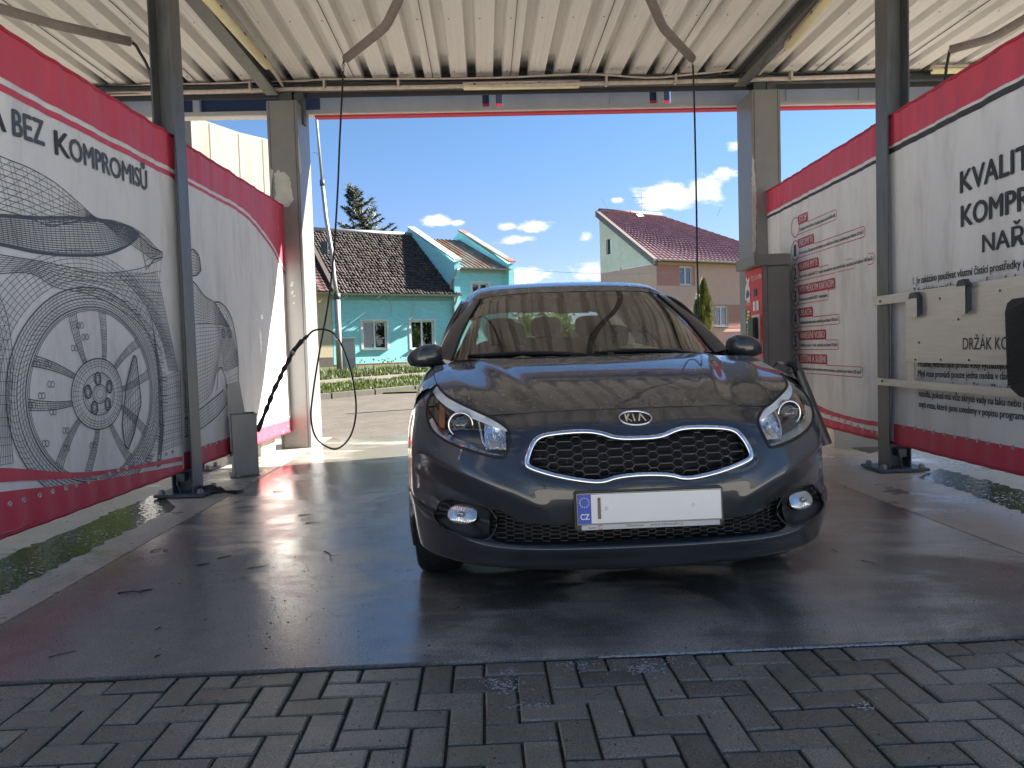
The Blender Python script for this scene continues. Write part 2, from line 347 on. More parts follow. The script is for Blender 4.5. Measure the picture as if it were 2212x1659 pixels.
# ---- driveway behind the bay, road verge, terrain
def gz(x, y):
    """ground height behind the wash: a gentle rise to the houses"""
    s = (y-.25*x*0-10.)
    return 0. if s < 0 else .62*(1-math.exp(-(s/13.)**1.6))
KD = Vector((.78, .62, 0)).normalized()         # direction of the kerb
KP = Vector((-3.75, 15.3, 0)); KN = Vector((-KD.y, KD.x, 0))
def kd(x, y): return (Vector((x, y, 0))-KP).dot(KN)
M_DRV, t, b = nodes('driveway pavers'); N = t.nodes.new; L = t.links.new
tc_ = N('ShaderNodeTexCoord'); mp = N('ShaderNodeMapping'); mp.inputs['Rotation'].default_value = (0, 0, rad(-35)); L(tc_.outputs['Object'], mp.inputs[0])
br = N('ShaderNodeTexBrick'); br.inputs['Scale'].default_value = 1; br.inputs['Brick Width'].default_value = .2; br.inputs['Row Height'].default_value = .1; br.inputs['Mortar Size'].default_value = .006; br.inputs['Mortar Smooth'].default_value = .3
br.inputs['Color1'].default_value = (.115, .096, .078, 1); br.inputs['Color2'].default_value = (.08, .068, .057, 1); br.inputs['Mortar'].default_value = (.04, .034, .028, 1); L(mp.outputs[0], br.inputs['Vector'])
nz = N('ShaderNodeTexNoise'); nz.inputs['Scale'].default_value = 1.2; nz.inputs['Detail'].default_value = 8; L(tc_.outputs['Object'], nz.inputs['Vector'])
hv = N('ShaderNodeHueSaturation'); mrr = N('ShaderNodeMapRange'); L(nz.outputs['Fac'], mrr.inputs[0]); mrr.inputs[3].default_value = .75; mrr.inputs[4].default_value = 1.25; L(br.outputs['Color'], hv.inputs['Color']); L(mrr.outputs[0], hv.inputs['Value']); L(hv.outputs[0], b.inputs['Base Color'])
b.inputs['Roughness'].default_value = .8
bp = N('ShaderNodeBump'); bp.inputs['Strength'].default_value = .6; bp.inputs['Distance'].default_value = .004; L(br.outputs['Fac'], bp.inputs['Height']); bp.invert = True; L(bp.outputs[0], b.inputs['Normal'])
def terrain(name, m, test, y0, y1, x0, x1, step, dz=0.):
    xs = np.arange(x0, x1+step, step); ys = np.arange(y0, y1+step, step); mb = MB(); ids = {}
    def vid(i, j):
        if (i, j) not in ids:
            ids[(i, j)] = len(mb.v); mb.v.append((xs[i], ys[j], gz(xs[i], ys[j])+dz))
        return ids[(i, j)]
    for i in range(len(xs)-1):
        for j in range(len(ys)-1):
            if test((xs[i]+xs[i+1])/2, (ys[j]+ys[j+1])/2):
                mb.f.append((vid(i, j), vid(i+1, j), vid(i+1, j+1), vid(i, j+1))); mb.m.append(0)
    return tag(mb.build(name, m, smooth=True, recalc=False), kind='structure')
def by(x): return EDGE0.y+x*math.tan(YAW)+SLAB_L
# driveway: strip from slab end to kerb line, as a fan mesh following both borders
mb = MB(); A = []
for i in range(41):
    x = -22+i*1.1; p0 = Vector((x, by(x), 0)); 
    den = KN.y; yk = KP.y+(-(x-KP.x)*KN.x)/den
    yk = min(max(yk, p0.y+.6), 60)
    A.append([(x, p0.y+(yk-p0.y)*k/14, gz(x, p0.y+(yk-p0.y)*k/14)-.004) for k in range(15)])
o = mb.grid(np.array(A)).build('driveway', M_DRV, smooth=True, recalc=False); tag(o, kind='structure')
o = terrain('terrain', mat('turf soil', (.05, .06, .018), .9, var=.5, vscale=2.5), lambda x, y: kd(x, y) > .12, 8, 120, -60, 70, 2.0, dz=.03)
mb = MB(); mb.box(-900, 900, 9, 1500, -1.5, -.06); mb.box(-900, 900, -1500, 9, -1.5, -.32); tag(mb.build('ground', mat('distant ground', (.10, .11, .05), .9, var=.3, vscale=.05)), kind='structure')
# kerb stones
mb = MB(); kr = random.Random(2)
s = -14.
while s < 45:
    p = KP+KD*s; q = KP+KD*(s+.985)
    for (a, bq, w0, w1, zt) in ((p, q, -.05, .10, .115),):
        vs = []
        for z_, in ((-.1,), (zt,)):
            for w_ in (w0, w1):
                for e in (a, bq):
                    c = e+KN*w_; vs.append((c.x, c.y, gz(c.x, c.y)+z_+(kr.uniform(-.003, .003))))
        mb.add(vs, [(0, 1, 3, 2), (4, 6, 7, 5), (0, 4, 5, 1), (2, 3, 7, 6), (0, 2, 6, 4), (1, 5, 7, 3)])
    s += 1.0
tag(mb.build('kerb', mat('kerb concrete', (.12, .11, .092), .8, var=.3, vscale=5, bump=.3, bscale=70), bevel=.012), kind='structure')
# footpath between the verges
PATH0, PATH1 = 3.3, 4.7
mb = MB(); A = []
for i in range(60):
    s = -14+i*1.0; A.append([tuple((KP+KD*s+KN*w_)+Vector((0, 0, 0))) for w_ in np.linspace(PATH0, PATH1, 4)])
A = np.array(A); 
for i in range(A.shape[0]):
    for j in range(A.shape[1]): A[i, j, 2] = gz(A[i, j, 0], A[i, j, 1])+.055
tag(mb.grid(A).build('path', mat('path', (.14, .125, .10), .85, var=.3, vscale=4), smooth=True, recalc=False), kind='structure')
# grass
def grass(n, d0, d1, s0, s1, h0, h1, name, m, seed):
    r = np.random.default_rng(seed); S = r.uniform(s0, s1, n); D = r.uniform(d0, d1, n); H = r.uniform(h0, h1, n)*(0.55+.45*np.sin(S*2.1+np.sin(D*3))**2); A_ = r.uniform(0, 6.283, n); LN = r.uniform(.1, .7, n); Wd = r.uniform(.006, .014, n)*1.6
    vs = []; fs = []
    for i in range(n):
        c = KP+KD*S[i]+KN*D[i]; z = gz(c.x, c.y)+.03; ca, sa = math.cos(A_[i]), math.sin(A_[i]); b_ = len(vs)
        vs += [(c.x-sa*Wd[i], c.y+ca*Wd[i], z), (c.x+sa*Wd[i], c.y-ca*Wd[i], z), (c.x+ca*H[i]*LN[i], c.y+sa*H[i]*LN[i], z+H[i])]
        fs.append((b_, b_+1, b_+2))
    mb = MB(); mb.add(vs, fs); return tag(mb.build(name, m, recalc=False), name_label[name][0], name_label[name][1], kind='stuff')
name_label = {'grass': ('sunlit grass of the road verge behind the kerb', 'grass'), 'tall_grass': ('taller grass and weeds along the foot of the houses', 'grass')}
def leaf_mat(name, c, isl=.35, trans=.35, rough=.55):
    m, t, b = nodes(name); N = t.nodes.new; L = t.links.new
    g = N('ShaderNodeNewGeometry'); mr_ = N('ShaderNodeMapRange'); L(g.outputs['Random Per Island'], mr_.inputs[0]); mr_.inputs[3].default_value = 1-isl; mr_.inputs[4].default_value = 1+isl
    mh = N('ShaderNodeMapRange'); L(g.outputs['Random Per Island'], mh.inputs[0]); mh.inputs[3].default_value = .52; mh.inputs[4].default_value = .475
    hv = N('ShaderNodeHueSaturation'); hv.inputs['Color'].default_value = C4(c); L(mr_.outputs[0], hv.inputs['Value']); L(mh.outputs[0], hv.inputs['Hue']); L(hv.outputs[0], b.inputs['Base Color']); b.inputs['Roughness'].default_value = rough
    tl = N('ShaderNodeBsdfTranslucent'); L(hv.outputs[0], tl.inputs[0]); mx = N('ShaderNodeMixShader'); mx.inputs[0].default_value = trans
    L(b.outputs[0], mx.inputs[1]); L(tl.outputs[0], mx.inputs[2]); L(mx.outputs[0], t.nodes['Material Output'].inputs[0])
    return m
M_GRASS = leaf_mat('grass blades', (.055, .085, .010), .5)
grass(42000, .14, PATH0, -6, 12, .05, .15, 'grass', M_GRASS, 1)
grass(16000, PATH1, 8.6, -7, 14, .06, .24, 'tall_grass', leaf_mat('weed blades', (.05, .075, .012), .5), 2)
# ------------------------------------------------------------------ canopy
ROOF_Z = 4.10
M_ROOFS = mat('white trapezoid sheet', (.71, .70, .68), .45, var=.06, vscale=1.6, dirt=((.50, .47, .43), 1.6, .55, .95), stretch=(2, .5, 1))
M_GALV = mat('galvanised steel', (.125, .13, .13), .45, metal=.35, var=.3, vscale=5, bump=.05, bscale=40, stretch=(3, 3, .5), dirt=((.055, .05, .045), 3, .52, .8))
M_GALVD = mat('dark galvanised steel', (.085, .095, .10), .5, metal=.4, var=.3, vscale=5)
M_PANEL = mat('grey sheet panel', (.40, .39, .38), .45, metal=.0, var=.12, vscale=3)
M_REDTRIM = mat('red trim', (.52, .03, .07), .5, var=.15)
M_NAVY = mat('navy panel', (.02, .03, .06), .4)
M_WHITE = mat('white sheet', (.72, .72, .70), .45, var=.08)
CAN = thing('canopy', 'steel car wash canopy with a ribbed white sheet roof over the bays', 'canopy', EDGE0, YAW)
mb = MB(); prof = []
P_ = .29; x = -7.6; Y0c, Y1c = 1.05, 6.2
while x < 12.4:
    prof += [(x, 0), (x+.012, .006), (x+.05, .006), (x+.055, .0085), (x+.067, .0085), (x+.072, .006), (x+.104, .006), (x+.109, .0085), (x+.121, .0085), (x+.126, .006), (x+.168, .006), (x+.18, 0), (x+.196, .095), (x+.272, .095)]
    x += P_
A = np.array([[(px, yv, ROOF_Z+pz) for px, pz in prof] for yv in (Y0c, 3.2, 3.204, Y1c)])
A[1, :, 2] += .0; A[2, :, 2] += .003; A[3, :, 2] += .003
mb.grid(A); A2 = A.copy(); A2[..., 2] += .012; mb.grid(A2)
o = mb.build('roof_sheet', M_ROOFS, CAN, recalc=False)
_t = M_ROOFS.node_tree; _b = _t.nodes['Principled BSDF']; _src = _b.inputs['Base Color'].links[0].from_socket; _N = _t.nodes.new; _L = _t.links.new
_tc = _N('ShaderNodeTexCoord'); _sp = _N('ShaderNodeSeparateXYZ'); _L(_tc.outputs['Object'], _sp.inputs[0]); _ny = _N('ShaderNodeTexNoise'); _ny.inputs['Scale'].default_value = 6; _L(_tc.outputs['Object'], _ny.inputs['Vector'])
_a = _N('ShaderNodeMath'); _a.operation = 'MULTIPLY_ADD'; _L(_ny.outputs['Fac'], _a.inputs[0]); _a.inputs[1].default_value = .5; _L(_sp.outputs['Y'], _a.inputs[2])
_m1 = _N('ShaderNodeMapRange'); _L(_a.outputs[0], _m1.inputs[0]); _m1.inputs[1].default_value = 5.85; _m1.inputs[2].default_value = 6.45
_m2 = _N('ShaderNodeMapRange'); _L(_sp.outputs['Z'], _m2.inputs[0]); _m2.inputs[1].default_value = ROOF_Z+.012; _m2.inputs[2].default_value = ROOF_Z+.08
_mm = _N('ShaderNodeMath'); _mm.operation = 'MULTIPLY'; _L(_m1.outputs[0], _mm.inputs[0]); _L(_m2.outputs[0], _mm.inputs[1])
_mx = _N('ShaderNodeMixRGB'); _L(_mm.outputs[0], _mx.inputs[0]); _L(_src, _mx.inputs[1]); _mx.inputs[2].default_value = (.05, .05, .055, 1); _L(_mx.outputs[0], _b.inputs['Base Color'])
mb = MB()
for k in range(20):
    xs_ = -7.6+P_*3*k+.09; mb.box(xs_-.0025, xs_+.0025, Y0c, Y1c-.03, ROOF_Z-.0035, ROOF_Z+.003)
mb.build('sheet_seam', mat('seam shadow gap', (.03, .03, .03), .8), CAN)
mb = MB()
for k in range(64):
    for yv in (1.5, 3.05, 4.6, 5.9):
        mb.lathe([(0, -.006), (.006, -.005), (.008, 0)], 6, Matrix.Translation((-7.6+P_*k+.045, yv, ROOF_Z+.001)))
mb.build('roof_screws', mat('dull screw', (.2, .19, .18), .5, metal=.5), CAN)['kind'] = 'stuff'
# rear edge beam (C channel) and front edge beam, rafters
def channel_x(mb, x0, x1, y, z0, z1, d=.07, t_=.012, mirror=1):
    mb.box(x0, x1, min(y, y+t_*mirror), max(y, y+t_*mirror), z0, z1)
    for z in (z0, z1-t_): mb.box(x0, x1, min(y+t_*mirror, y+d*mirror), max(y+t_*mirror, y+d*mirror), z, z+t_)
mb = MB(); channel_x(mb, -7.6, 12.5, 6.15, ROOF_Z-.115, ROOF_Z-.004, mirror=-1); mb.build('edge_beam', M_GALVD, CAN, bevel=.002)
mb = MB(); channel_x(mb, -7.6, 12.5, 1.15, ROOF_Z-.115, ROOF_Z-.004); mb.build('edge_beam', M_GALVD, CAN, bevel=.002)
for x in (-2.34, 2.93):
    mb = MB()
    for z in (ROOF_Z-.16, ROOF_Z-.018): mb.box(x-.07, x+.07, 1.17, 6.07, z, z+.012)
    mb.box(x-.005, x+.005, 1.17, 6.07, ROOF_Z-.148, ROOF_Z-.018)
    mb.build('rafter', M_GALV, CAN, bevel=.002)
# gap filler behind the rib ends (dirty foam closure)
mb = MB(); mb.box(-7.6, 12.5, 6.2, 6.22, ROOF_Z-.15, ROOF_Z+.11); mb.build('closure_strip', mat('sooty closure', (.045, .045, .05), .8, var=.4, vscale=8), CAN)
# rear fascia: hung sheet box with ribs, lower flange, red edge
FY = 6.62
mb = MB()
xs = [-9.2, -5.9, -2.75, -2.02, -.45, -.05, .26, 2.05, 2.16, 2.55, 3.2, 6.1, 9.3]
for a, bq in ((-7.6, -3.55), (-1.93, .0), (.24, 2.02), (2.28, 12.5)): mb.box(a, bq, FY, FY+.012, 3.936, 4.34)
mb.box(-7.6, 12.5, FY+.006, FY+.03, 4.32, 4.9)
mb.build('fascia_panel', M_PANEL, CAN)
mb = MB(); mb.box(-3.55, -1.93, FY+.05, FY+.062, 3.936, 4.34); mb.build('fascia_panel', M_NAVY, CAN)
for xa, xb in ((0, .24), (2.02, 2.28)):
    mb = MB(); mb.box(xa, xb, FY+.06, FY+.072, 3.936, 4.34); mb.cur = 1; mb.box(xa, xb, FY+.05, FY+.06, 3.945, 4.0); mb.build('fascia_panel', [M_NAVY, M_REDTRIM], CAN)
mb = MB(); mb.box(-7.6, 12.5, FY-.05, FY+.10, 3.894, 3.934); mb.build('fascia_flange', M_PANEL, CAN, bevel=.004)
mb = MB(); mb.box(-7.6, 12.5, FY-.03, FY+.11, 3.882, 3.892); mb.build('fascia_trim', M_WHITE, CAN)
mb = MB(); mb.box(-2.0, 12.5, FY-.01, FY+.10, 3.862, 3.880); mb.build('fascia_trim', M_REDTRIM, CAN)
for x in (-5.1, -4.3, -3.38, -.42, .12, .95, 2.15, 1.55, 3.7, 4.6, 6.0):
    wd = .08 if x in (-3.38, .12, 2.15) else .03
    mb = MB(); mb.box(x-wd/2, x+wd/2, FY-.02, FY+.05, 3.936, 4.3); mb.build('fascia_rib', M_PANEL, CAN, bevel=.003)
mb = MB(); mb.box(-7.6, 12.5, .98, 1.02, 3.99, 4.5); mb.build('front_fascia', M_WHITE, CAN)
# ---- fluorescent lamps and conduits under the roof
M_LAMP = mat('yellowed lamp cover', (.72, .66, .40), .35, var=.1, vscale=10)
M_CAB = mat('dusty conduit', (.50, .43, .38), .6, var=.25, vscale=20)
def tube_lamp(label, p, q, r=.042):
    p, q = Vector(p), Vector(q); mid = (p+q)/2; d = (q-p); rz = math.atan2(d.y, d.x)
    t_ = thing('tube_lamp', label, 'lamp', mid, rz, 'tube lamps under the canopy'); l = d.length/2
    A = []
    for xx, k in ((-l, .5), (-l+.012, 1), (l-.012, 1), (l, .5)):
        A.append([(xx, math.cos(a)*r*k*1.05, math.sin(a)*r*k*(1.0 if math.sin(a) < 0 else .35)) for a in np.linspace(0, 2*math.pi, 16, endpoint=False)])
    mb = MB(); mb.grid(np.array(A), close_u=True); mb.build('lamp_cover', M_LAMP, t_, smooth=True)
    mb = MB(); mb.box(-l, l, -.035, .035, .014, .04); mb.build('lamp_base', M_CAB, t_)
    for xx in (-l*.8, -l*.25, l*.3, l*.82):
        mb = MB(); mb.box(xx-.012, xx+.012, -r*1.12, r*1.12, -.004, .018); mb.build('clip', M_GALVD, t_)
    return t_
LZ = ROOF_Z-.20
pl = [onZ(*p, LZ) for p in ((578, 142), (462, 12))]
d_ = Vector(pl[1])-Vector(pl[0]); d_.normalize(); tube_lamp('yellowed tube lamp along the left rafter', Vector(pl[0]), Vector(pl[0])+d_*1.9)
pl = [onZ(*p, LZ) for p in ((1702, 100), (1776, 14))]
d_ = Vector(pl[1])-Vector(pl[0]); d_.normalize(); tube_lamp('yellowed tube lamp along the right rafter', Vector(pl[0]), Vector(pl[0])+d_*1.9)
pc_ = onZ(1000, 186, 3.9); tube_lamp('yellowed tube lamp on the rear beam above the car roof', onY(1000, 187, 8.42), onY(1252, 182, 8.47))
tube_lamp('yellowed tube lamp on the rear beam beyond the right post', onY(2012, 152, 8.52), onY(2260, 146, 8.55))
def conduit(label, pts, r, mm=None, grp='conduits along the rear beam'):
    P = cr([tuple(p) for p in pts], 40); mb = MB(); mb.tube([tuple(q) for q in P], r, 8); o = mb.build('conduit', mm or M_CAB, smooth=True); tag(o, label, 'conduit', grp); return o
conduit('thick pale conduit along the rear beam, lowest of the bundle', [onY(230, 203, 8.38), onY(500, 197, 8.38), onY(610, 193, 8.39), onY(800, 190, 8.39), onY(1000, 186, 8.4), onY(1300, 180, 8.42), onY(1600, 173, 8.44), onY(1900, 163, 8.45)], .024)
conduit('thin conduit sagging across the rear beam above the thicker one', [onY(230, 184, 8.37), onY(480, 180, 8.37), onY(560, 176, 8.37), onY(650, 175, 8.37), onY(720, 171, 8.37), onY(950, 170, 8.37), onY(1100, 167, 8.38), onY(1270, 160, 8.38), onY(1400, 168, 8.38), onY(1500, 160, 8.4), onY(1590, 150, 8.4)], .011)
conduit('bare black cable looping between the two pale conduits', [onY(230, 190, 8.36), onY(500, 188, 8.36), onY(612, 186, 8.36), onY(660, 178, 8.36), onY(900, 178, 8.36), onY(1200, 172, 8.37), onY(1450, 171, 8.37), onY(1600, 158, 8.37), onY(1660, 160, 8.37)], .007, mat('black cable', (.03, .03, .032), .6))
conduit('short conduit from the left rafter lamp down to the rear beam', [onZ(580, 140, LZ-.01), onZ(596, 162, LZ-.02), onY(611, 186, 8.35)], .014)
conduit('short conduit from the right rafter lamp down to the rear beam', [onZ(1700, 104, LZ-.01), onZ(1660, 140, LZ-.02), onY(1640, 160, 8.38)], .014)
for px, py in ((540, 186), (700, 180), (860, 177), (1310, 172), (1460, 168), (1710, 160)):
    c = onY(px, py, 8.36); mb = MB(); mb.box(c[0]-.012, c[0]+.012, c[1]-.02, c[1]+.06, c[2]-.06, c[2]+.04)
    tag(mb.build('conduit_clamp', M_CAB, bevel=.003), 'small clamp holding the conduits to the rear beam', 'clamp', 'conduit clamps on the rear beam')
# ---- steel posts
M_BOLT = mat('plastic bolt cap', (.25, .24, .23), .5, var=.3, vscale=40)
def post(label, x0, x1, y0, y1, flip):
    t_ = thing('steel_post', label, 'post', ((x0+x1)/2, (y0+y1)/2, 0), 0, 'steel posts at the banner joints')
    hx, hy, w = (x1-x0)/2, (y1-y0)/2, .010
    mb = MB(); mb.box(-hx, -hx+w, -hy, hy, .02, ROOF_Z-.02); mb.box(hx-w, hx, -hy, hy, .02, ROOF_Z-.02); mb.box(-hx+w, hx-w, .02, .03, .02, ROOF_Z-.02)
    mb.build('shaft', M_GALV, t_, bevel=.003)
    mb = MB(); mb.box(-.19, .19, -.16, .16, .008, .03); mb.build('base_plate', M_GALVD, t_, bevel=.003)
    for sx_ in (-1, 1):
        for sy_ in (-1, 1):
            mb = MB(); mtx = Matrix.Translation((sx_*.145, sy_*.12, .03)); mb.lathe([(.0, .034), (.012, .033), (.02, .026), (.023, .012), (.024, 0)], 12, mtx); mb.build('bolt_cap', M_BOLT, t_, smooth=True)
    mb = MB(); mb.box(-.03, .03, -hy-.03, -hy+.05, .12, .18); mb.tube([(-.02, -hy-.02, .17), (-.02, -hy-.045, .10), (.0, -hy-.03, .04)], .006); mb.build('tensioner', M_GALVD, t_)
    return t_
post('grey steel H post between the two left banners', -2.575, -2.415, 5.52, 5.70, 1)
post('grey steel H post carrying the mat holder rails on the right', 2.885, 3.055, 5.66, 5.84, -1)
# ---- clad columns
M_CLAD = mat('grey cladding', (.225, .222, .218), .42, metal=.25, var=.12, vscale=2.5)
M_CLADP = mat('bare primer patch', (.50, .49, .46), .7, var=.15, vscale=9)
def column(label, x0, x1, y0, y1, zt, patch=None, zpatch=None, z0=0.0):
    t_ = thing('clad_column', label, 'column', ((x0+x1)/2, (y0+y1)/2, 0), 0, 'clad columns at the back of the bay')
    hx, hy = (x1-x0)/2, (y1-y0)/2
    mb = MB(); mb.box(-hx, hx, -hy, hy, z0, zt); mb.build('cladding', M_CLAD, t_, bevel=.006)
    mb = MB()
    for sx_ in (-1, 1): mb.box(sx_*(hx-.03)-.004, sx_*(hx-.03)+.004, -hy-.003, -hy+.001, .01, zt-.01)
    mb.build('fold_seam', M_GALVD, t_)
    mb = MB(); mb.box(-.07, .07, -.07, -.06, zt-.2, ROOF_Z-.02); mb.box(-.07, .07, .06, .07, zt-.2, ROOF_Z-.02); mb.box(-.006, .006, -.06, .06, zt-.2, ROOF_Z-.02); mb.box(.09, .19, -.05, .05, zt-.2, ROOF_Z-.03); mb.build('core_post', M_GALVD, t_)
    return t_
COLL = column('grey clad column with a peeled patch, behind the left banners', -2.60, -2.265, 8.25, 8.74, 3.83)
COLR = column('grey clad column with a flaking edge, behind the pay terminal', 2.765, 3.09, 8.40, 8.93, 3.84)
def peel(parent, pts, jag, seed, dy=-.004, face='front', name='peeled_patch', m=None):
    r = random.Random(seed); P = []
    for i in range(len(pts)):
        a, bq = Vector(pts[i]), Vector(pts[(i+1) % len(pts)])
        n = max(2, int((bq-a).length/.025))
        for k in range(n):
            c = a.lerp(bq, k/n); P.append((c[0]+r.uniform(-jag, jag), c[1]+r.uniform(-jag, jag), c[2]+r.uniform(-jag, jag)) if face == 'any' else (c[0]+r.uniform(-jag, jag), c[1], c[2]+r.uniform(-jag, jag)) if face == 'front' else (c[0], c[1]+r.uniform(-jag, jag), c[2]+r.uniform(-jag, jag)))
    mb = MB(); mb.poly([tuple(Vector(p)-parent.location) for p in P]); return mb.build(name, m or M_CLADP, parent, recalc=False)
yl = 8.246
F = lambda x, y: tuple(onY(x, y, yl))
peel(COLL, [F(592, 376), F(601, 366), F(606, 372), F(613, 370), F(626, 384), F(634, 430), F(624, 447), F(598, 447), F(590, 440), F(596, 420)], .006, 1)
peel(COLL, [F(584, 362), F(590, 368), F(586, 400), F(584, 440), F(582, 440)], .004, 2)
R = lambda x, y: tuple(onX(x, y, -2.261))
peel(COLL, [R(643, 292), R(645, 300), R(650, 340), R(652, 370), R(648, 380), R(645, 350)], .004, 3, face='side')
for (x, y, s) in ((631, 614, 4), (632, 632, 3), (636, 640, 2), (635, 655, 2)):
    peel(COLL, [F(x-s*.6, y-s), F(x+s, y-s*1.6), F(x+s*.5, y+s), F(x-s, y+s*1.2)], .004, int(x+y))
yr = 8.396
F2 = lambda x, y: tuple(onY(x, y, yr))
peel(COLR, [F2(1624, 330), F2(1629, 345), F2(1632, 380), F2(1634, 430), F2(1633, 500), F2(1633, 540), F2(1625, 550), F2(1624, 450)], .006, 8)
# low plinths and footing boxes seen under the banners
M_PLN = mat('painted plinth', (.52, .48, .40), .6, var=.15, vscale=4, dirt=((.20, .18, .12), 5, .55, .8))
def block(name, label, cat, x0, x1, y0, y1, z0, z1, m, bevel=.006, group=None):
    mb = MB(); mb.box(x0, x1, y0, y1, z0, z1); o = mb.build(name, m, bevel=bevel); tag(o, label, cat, group); return o
block('plinth', 'pale plinth block at the foot of the left column behind the steel bin', 'plinth', -2.98, -2.62, 7.65, 8.1, -.01, .235, M_PLN)
block('plinth', 'stained pale plinth block under the right instruction banner', 'plinth', 3.05, 3.7, 7.0, 7.4, -.01, .36, M_PLN)
t_ = thing('round_support', 'short round steel support with bolted base plate under the left banner', 'support', (-2.95, 6.85, 0))
mb = MB(); mb.lathe([(.062, 0), (.062, .5)], 20); mb.build('tube', M_GALV, t_, smooth=True)
mb = MB(); mb.box(-.17, .17, -.13, .13, .004, .018); mb.build('base_plate', M_GALVD, t_)
for sx_ in (-1, 1):
    for sy_ in (-1, 1):
        mb = MB(); mb.lathe([(0, .04), (.014, .036), (.02, .02), (.02, 0)], 10, Matrix.Translation((sx_*.13, sy_*.1, .018))); mb.build('bolt_cap', M_BOLT, t_, smooth=True)
# ------------------------------------------------------------------ banners
def fabric(name, col, rough=.5, **k): return mat(name, col, rough, var=.07, vscale=2.5, bump=.04, bscale=300, stretch=(1, 1.6, .35), **k)
M_BAN = fabric('banner cloth', (.78, .77, .74), dirt=((.50, .47, .41), 3.0, .50, .85))
M_BANR = fabric('banner red print', (.60, .06, .10), dirt=((.64, .11, .15), 4, .5, .9))
M_BANW = fabric('banner white print', (.78, .76, .73))
M_INK = mat('banner ink', (.035, .04, .045), .6, var=.2, vscale=5)
M_INKG = mat('banner faded ink', (.075, .09, .105), .6, var=.25, vscale=4)
class Wall:
    def __init__(s, X, nrm, seed): s.X, s.n, s.seed = X, nrm, seed
    def rip(s, y, z):
        top = min(1, max(0, (z-2.15)/.4)); bot = min(1, max(0, (.50-z)/.25))
        return (.006*math.sin(23*y+2.2*math.sin(3.1*y+s.seed)+4*z)*top*(.45+.55*math.sin(1.9*y+s.seed)**2)+.003*math.sin(47*y+5*math.sin(2.3*y)+s.seed)*top+.006*math.sin(31*y+3*z+s.seed)*bot + .006*math.sin(4.3*y+s.seed)*math.sin(1.3*z)+.0035*math.sin(11*y+.7*z+s.seed*2))
    def P(s, y, z, off=0.): return (s.X+s.rip(y, z)+s.n*off, y, z)
    def px(s, x, y): p = onX(x, y, s.X); return (p[1], p[2])
WL = Wall(-2.47, 1, 1.0); WR = Wall(2.93, -1, 2.6)
def sheet(w, y0, y1, z0, z1, name, m, parent, off=0., ny=170, nz=46, zfun=None, back=True):
    mb = MB(); A = []
    for k in range(nz+1):
        rowp = []
        for i in range(ny+1):
            y = y0+(y1-y0)*i/ny; za, zb = (z0, z1) if zfun is None else zfun(y)
            z = za+(zb-za)*k/nz; rowp.append(w.P(y, z, off))
        A.append(rowp)
    A = np.array(A); mb.grid(A)
    if back: B = A.copy(); B[..., 0] -= w.n*.006; mb.grid(B)
    o = mb.build(name, m, parent, smooth=True, recalc=False); return o
def band(w, low, up, name, m, parent, off=.0025, n=80, nz=3):
    """strip between two pixel polylines traced on the banner"""
    A_ = cr([w.px(*p) for p in low], n); B_ = cr([w.px(*p) for p in up], n); A = []
    for k in range(nz+1): A.append([w.P(a[0]+(b_[0]-a[0])*k/nz, a[1]+(b_[1]-a[1])*k/nz, off) for a, b_ in zip(A_, B_)])
    mb = MB(); mb.grid(np.array(A)); return mb.build(name, m, parent, smooth=True, recalc=False)
def zband(w, y0, y1, z0, z1, name, m, parent, off=.0025): return sheet(w, y0, y1, z0, z1, name, m, parent, off, 170, 8, None, False)
def wtext(w, s, p0, cap, p1=None, bold=0., name='lettering', m=None, parent=None, off=.004, xs=None):
    """text whose baseline starts at pixel p0 (and, if given, ends at p1); cap = cap height in pixels at p0"""
    V, F_ = txt_mesh(s, 1.0, 0.); y0, z0 = w.px(*p0); yt, zt = w.px(p0[0], p0[1]-cap); H = zt-z0
    cv, _ = txt_mesh('H', 1.0, 0.); ch = cv[:, 1].max()
    sc = H/ch; wd = V[:, 0].max()-V[:, 0].min()
    if p1 is not None: y1, z1 = w.px(*p1); sxx = abs(y1-y0)/wd; sl_ = (z1-z0)/abs(y1-y0)
    else: sxx = sc*(xs or .8); sl_ = 0
    V = V.copy(); V[:, 0] -= V[:, 0].min(); dr = 1 if w.n > 0 else -1
    mb = MB()
    for k, (dx, dz) in enumerate(((0, 0), (bold, 0), (-bold, 0), (0, bold*.6), (0, -bold*.6)) if bold else ((0, 0),)): mb.add([w.P(y0+dr*(q[0]*sxx+dx*sc), z0+(q[1]+dz)*sc+q[0]*sxx*sl_, off+k*.0004) for q in V], F_)
    return mb.build(name, m or M_INK, parent, recalc=False)
def line2(w, pts, wd, mb, off=.0035, closed=False):
    """pen line in wall coordinates (y,z)"""
    P = [np.array(p) for p in pts]; n = len(P); A = []
    for i in range(n):
        a = P[(i-1) % n if closed else max(0, i-1)]; b_ = P[(i+1) % n if closed else min(n-1, i+1)]; d = b_-a; l = math.hypot(*d) or 1; nn = np.array([-d[1], d[0]])/l*wd/2
        A.append([w.P(*(P[i]+nn), off), w.P(*(P[i]-nn), off)])
    if closed: A.append(A[0])
    mb.grid(np.array(A))
def grommets(w, pts, parent, r=.014):
    for (y, z) in pts:
        p = w.P(y, z, .004); mb = MB(); mtx = Matrix.Translation(p) @ Matrix.Rotation(math.pi/2*w.n, 4, 'Y'); mb.lathe([(r*.45, 0), (r*.5, .004), (r*.8, .006), (r, .003), (r, 0)], 14, mtx); mb.cur = 1; mb.lathe([(0, .001), (r*.5, .001)], 10, mtx)
        mb.build('grommet', [M_GROM, M_INK], parent, smooth=True)
M_GROM = mat('nickel grommet', (.55, .53, .50), .3, metal=.9)
M_ROPE = mat('red hem', (.42, .02, .05), .6)
